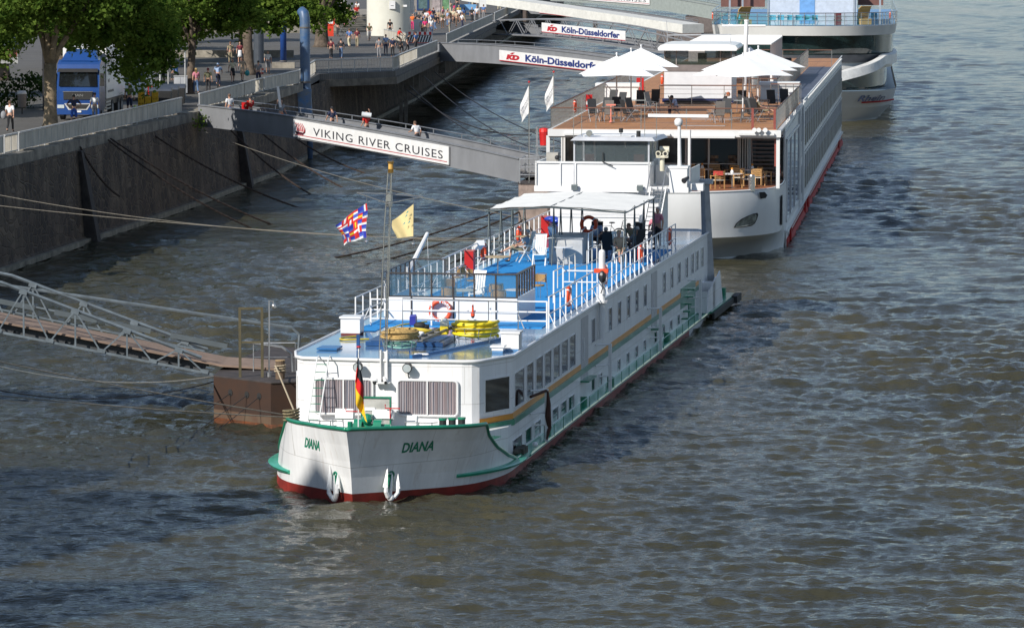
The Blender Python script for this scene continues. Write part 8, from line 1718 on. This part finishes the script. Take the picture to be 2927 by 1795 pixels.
P_('man in grey with a jacket over his arm, left of the group at the railing', -11.2, 354.2, 'stand', 'grey', 'grey', 'black', 10)
P_('man in a pale blue shirt with a black shoulder bag in the railing group', -10.9, 363.2, 'stand', 'ltblue', 'navy', 'black', -160)
P_('grey-haired man in dark blue at the centre of the railing group', -10.1, 355.7, 'stand', 'navy', 'black', 'silver', 20)
P_('person in black leaning forward at the railing', -9.6, 357.0, 'hunch', 'black', 'black', 'brown', -30, z=HP+.35, g='people sitting on the promenade')
P_('person in black leaning over a bag right of the railing group', -9.2, 366.5, 'climb', 'black', 'dark', 'black', -90)
P_('man in a blue-grey top at the parapet before the second gangway', -8.5, 371.5, 'stand', 'blue', 'dark', 'black', 60)
crowd = [(-9.7, 465.5, 'black', 'jeans', 'brown', 0, 'woman in a black T-shirt and light jeans seen from behind', 1), (-9.1, 465.5, 'red', 'white', 'redhair', -10, 'red-haired woman in a red top and white shorts', 1), (-8.5, 448.5, 'blue', 'jeans', 'brown', 40, 'person in a pale blue top bending beside the red-haired woman', 0),
 (-8.1, 460.6, 'tan', 'dark', 'silver', 0, 'white-haired woman in a beige blouse in the far crowd', 1), (-7.4, 448.5, 'olive', 'brown', 'dark', 10, 'person in camouflage colours in the far crowd', 0), (-7.1, 466, 'tan', 'khaki', 'blond', 0, 'person in a sand coat and pale hat in the far crowd', 0),
 (-6.5, 465.5, 'cream', 'black', 'bald', 0, 'bald man in a pale yellow shirt and black trousers', 0), (-6.1, 483.9, 'yellow', 'dark', 'blond', 20, 'blond person in a yellow shirt in the far crowd', 0), (-5.4, 473.2, 'blue', 'khaki', 'dark', 30, 'person in a lilac-blue top near the parapet', 1),
 (-4.5, 473.2, 'black', 'black', 'bald', 180, 'man in a black suit and white shirt facing the viewer by the parapet', 0), (-4.0, 478.5, 'white', 'dark', 'brown', 180, 'person in a white top beside the man in the black suit', 0), (-5.3, 446, 'white', 'navy', 'brown', -60, 'person in a pale shirt leaning at the far parapet', 0),
 (-6.6, 448.5, 'brown', 'dark', 'brown', 20, 'long-haired person in brown near the far parapet', 1), (-8.7, 421, 'magenta', 'dark', 'blond', 0, 'woman in a bright magenta top behind the barrier', 1), (-8.1, 422, 'white', 'jeans', 'silver', 0, 'silver-haired woman in pale blue behind the barrier', 1), (-9.0, 423, 'ltblue', 'dark', 'brown', 10, 'person in light blue behind the barrier', 0),
 (-8.2, 500.8, 'red', 'dark', 'black', 0, 'person in a dusky red top by the advertising pillar', 0), (-7.5, 508, 'tan', 'cream', 'brown', 0, 'person in a beige shirt by the advertising pillar', 0), (-9.9, 448.5, 'dark', 'grey', 'black', 180, 'person in a dark top between the sign boards', 0), (-6.4, 432, 'white', 'cream', 'brown', 90, 'person in white beside the parapet behind the barrier', 0),
 (-5.7, 560, 'blue', 'jeans', 'dark', 0, 'person in jeans far back near the top edge', 0), (-5.2, 561, 'cream', 'cream', 'dark', 0, 'person in pale trousers far back near the top edge', 0), (-7.0, 540, 'dark', 'dark', 'brown', 10, 'person in dark clothes far back near the top edge', 0), (-1.6, 538, 'white', 'cream', 'blond', 90, 'person in white at the head of the covered gangway', 0),
 (-10.0, 500, 'dark', 'black', 'black', 0, 'person in black beside the kiosk', 0), (-8.9, 520, 'navy', 'dark', 'black', 20, 'person in navy far behind the kiosk', 0), (-10.4, 440, 'orange', 'magenta', 'black', 180, 'person in a black top and pink trousers by the sign boards', 0), (-4.6, 520, 'black', 'dark', 'brown', -20, 'person in black at the white upright sign', 0),
 (-9.3, 458, 'white', 'navy', 'dark', 0, 'person in a white top just behind the red-haired woman', 0), (-8.8, 471, 'navy', 'khaki', 'brown', 37, 'person in navy between the black T-shirt and the beige blouse', 0), (-7.8, 476, 'pink', 'white', 'blond', 74, 'woman in a pale pink top deep in the far crowd', 1), (-7, 457, 'ltblue', 'jeans', 'black', 111, 'person in light blue in the middle of the far crowd', 0), (-6, 455, 'tan', 'brown', 'silver', 148, 'silver-haired person in tan near the yellow shirt', 0), (-5.9, 470, 'white', 'black', 'brown', 185, 'person in a white shirt behind the bald man in yellow', 0), (-10.6, 462, 'grey', 'dark', 'brown', 222, 'person in grey at the left edge of the far crowd', 0), (-9.5, 487, 'olive', 'khaki', 'black', 259, 'person in olive under the dark blue poster', 0), (-6.8, 495, 'magenta', 'dark', 'dark', 296, 'person in magenta right of the advertising pillar', 1), (-3.3, 488, 'blue', 'grey', 'brown', 333, 'person in blue behind the blue notice board', 0), (-12.2, 446, 'cream', 'jeans', 'redhair', 10, 'person in cream just right of the white tower', 1), (-8, 440, 'dark', 'jeans', 'black', 47, 'person in a dark top behind the road barrier', 0)]
for i, (x, y, sh, lg, hr_, rz, lab, f) in enumerate(crowd): P_(lab, x, y, ('walk', 'stand', 'stroll')[i % 3], sh, lg, hr_, rz, female=bool(f), lh=bool(f), g='crowd on the far promenade')
steps = [(-19.8, 437.5, 1.0, 'white', 'navy', 'redhair', 'person in a white top and red cap on the steps'), (-19.1, 438.5, 1.0, 'red', 'navy', 'blond', 'blond person leaning behind the one in the red cap'), (-18.3, 437.8, 1.0, 'ltblue', 'navy', 'black', 'person in pale blue in the middle of the steps'), (-17.0, 434.8, .6, 'white', 'pink', 'redhair', 'long red-haired woman with a pink bag low on the steps'),
 (-20.6, 440.4, 1.4, 'blue', 'dark', 'dark', 'person in blue at the left of the steps'), (-19.9, 441.8, 1.6, 'grey', 'dark', 'brown', 'brown-haired person in grey high on the steps'), (-18.4, 441.7, 1.6, 'ltblue', 'jeans', 'black', 'dark-haired person in light blue high on the steps'), (-17.1, 440.3, 1.4, 'tan', 'orange', 'brown', 'person in an orange skirt near the tower'),
 (-16.3, 440.1, 1.4, 'red', 'dark', 'brown', 'person in a bright red top beside the tower'), (-16.2, 442.9, 1.8, 'white', 'red', 'black', 'person in white and red just left of the tower'), (-16.3, 436, .8, 'dark', 'dark', 'brown', 'person in black next to the tower base'), (-21.7, 436.4, .8, 'dark', 'navy', 'black', 'person in dark clothes behind the bicycle'),
 (-24.5, 434.6, .6, 'maroon', 'dark', 'brown', 'person at the far left of the steps behind the blue pipe')]
for i, (x, y, dz, sh, lg, hr_, lab) in enumerate(steps): P_(lab, x, y, ('sit', 'hunch')[i % 2], sh, lg, hr_, 180+25*((i % 3)-1), z=HP+dz, g='people sitting on the steps')
P_('person in white trousers standing above the steps', -19.9, 452, 'walk', 'green', 'white', 'brown', 180, z=HP+1.6); P_('person in a white shirt standing above the steps', -18.2, 451, 'stand', 'white', 'dark', 'dark', 0, z=HP+1.6)
P_('person with arms crossed leaning by the ticket machine', -18.9, 420, 'stand', 'white', 'navy', 'blond', 40)
P_('person in pink at the bicycle by the ticket machine', -17.4, 419.3, 'stand', 'pink', 'dark', 'dark', -60)
# people on the sign gangway
def on_g1(lab, s_, pose, sh, lg, hair, rz, **k):
    f = s_/L1; p = gf1.p(s_, 1.1, zt1(f)-1.25+.26); return person(lab, pose, sh, lg, hair, WF, tuple(p), rz, 'people on the sign gangway', **k)
ga = -gf1.a-math.pi/2
on_g1('man in a white T-shirt stepping onto the sign gangway', 1.9, 'stand', 'white', 'rblue', 'brown', ga+math.pi)
on_g1('man in red carrying a red crate up the sign gangway', 4.4, 'carry', 'red', 'dark', 'dark', ga+math.pi)
on_g1('man in a striped top carrying a tall white board on the sign gangway', 8.0, 'shoulder', 'grey', 'orange', 'brown', ga)
on_g1('man in a dark blue shirt walking down the sign gangway', 13.8, 'walk', 'navy', 'dark', 'black', ga+math.pi)
on_g1('man in red carrying a white keg on his shoulder', 17.6, 'shoulder', 'red', 'dark', 'bald', ga+math.pi)
on_g1('man in a white shirt leaning forward as he climbs the sign gangway', 23.0, 'climb', 'white', 'dark', 'brown', ga+math.pi)
p = gf1.p(4.0, 1.1, zt1(.11)-.15); t = thing('red_crate', 'red crate held by the man in red on the gangway', 'crate', WF, tuple(p), ga); b = MB(); b.box(-.25, .25, -.2, .2, 0, .5); b.build('crate_shell', M_firered, t); b = MB(); b.box(-.1, .1, -.21, -.2, .2, .3); b.build('crate_handle', M_dark, t)
p = gf1.p(8.1, 1.0, zt1(.23)+.3); t = thing('white_board', 'tall narrow white board carried upright on the sign gangway', 'board', WF, tuple(p), ga); b = MB(); b.add([(-.08, -.02, 0), (.08, -.02, 0), (.26, -.02, 1.25), (.10, -.02, 1.25), (-.08, .02, 0), (.08, .02, 0), (.26, .02, 1.25), (.10, .02, 1.25)], [(0, 1, 2, 3), (7, 6, 5, 4), (0, 4, 5, 1), (1, 5, 6, 2), (2, 6, 7, 3), (3, 7, 4, 0)]); b.build('plank', M_sign, t)
p = gf1.p(17.8, 1.0, zt1(.5)+.62); b = MB(); b.cyl((-.3, 0, .0), (.25, 0, -.08), .15, n=14); single(b, 'white_keg', mat('keg_pale', (.6, .62, .62), .4), 'pale keg on the shoulder of the man in red', 'keg', WF, tuple(p))
b = MB(); b.ball((0, 0, .18), .18, 8, (1, .7, 1.2)); b.torus((0, 0, .42), .1, .012, 'y', 12, 4); single(b, 'shopping_bag', mat('turquoise_bag', (.03, .3, .3), .5), 'turquoise plastic bag held by the woman in the tan dress', 'bag', WF, (-19.15, 303.9, HP+.42), smooth=True)
b = MB(); b.ball((0, 0, .2), .2, 8, (.8, .6, 1.2)); single(b, 'shoulder_bag', cm('grey'), 'pale bag hanging at the side of the man at the left edge', 'bag', WF, (-28.05, 231.6, HP+.75), smooth=True)
b = MB(); b.ball((0, 0, .25), .2, 8, (.8, .6, 1.4)); single(b, 'lime_bag', mat('lime_plastic', (.45, .6, .08), .5), 'lime green bag on the ground by the heavy man in olive', 'bag', WF, (-22.75, 253.4, HP), smooth=True)
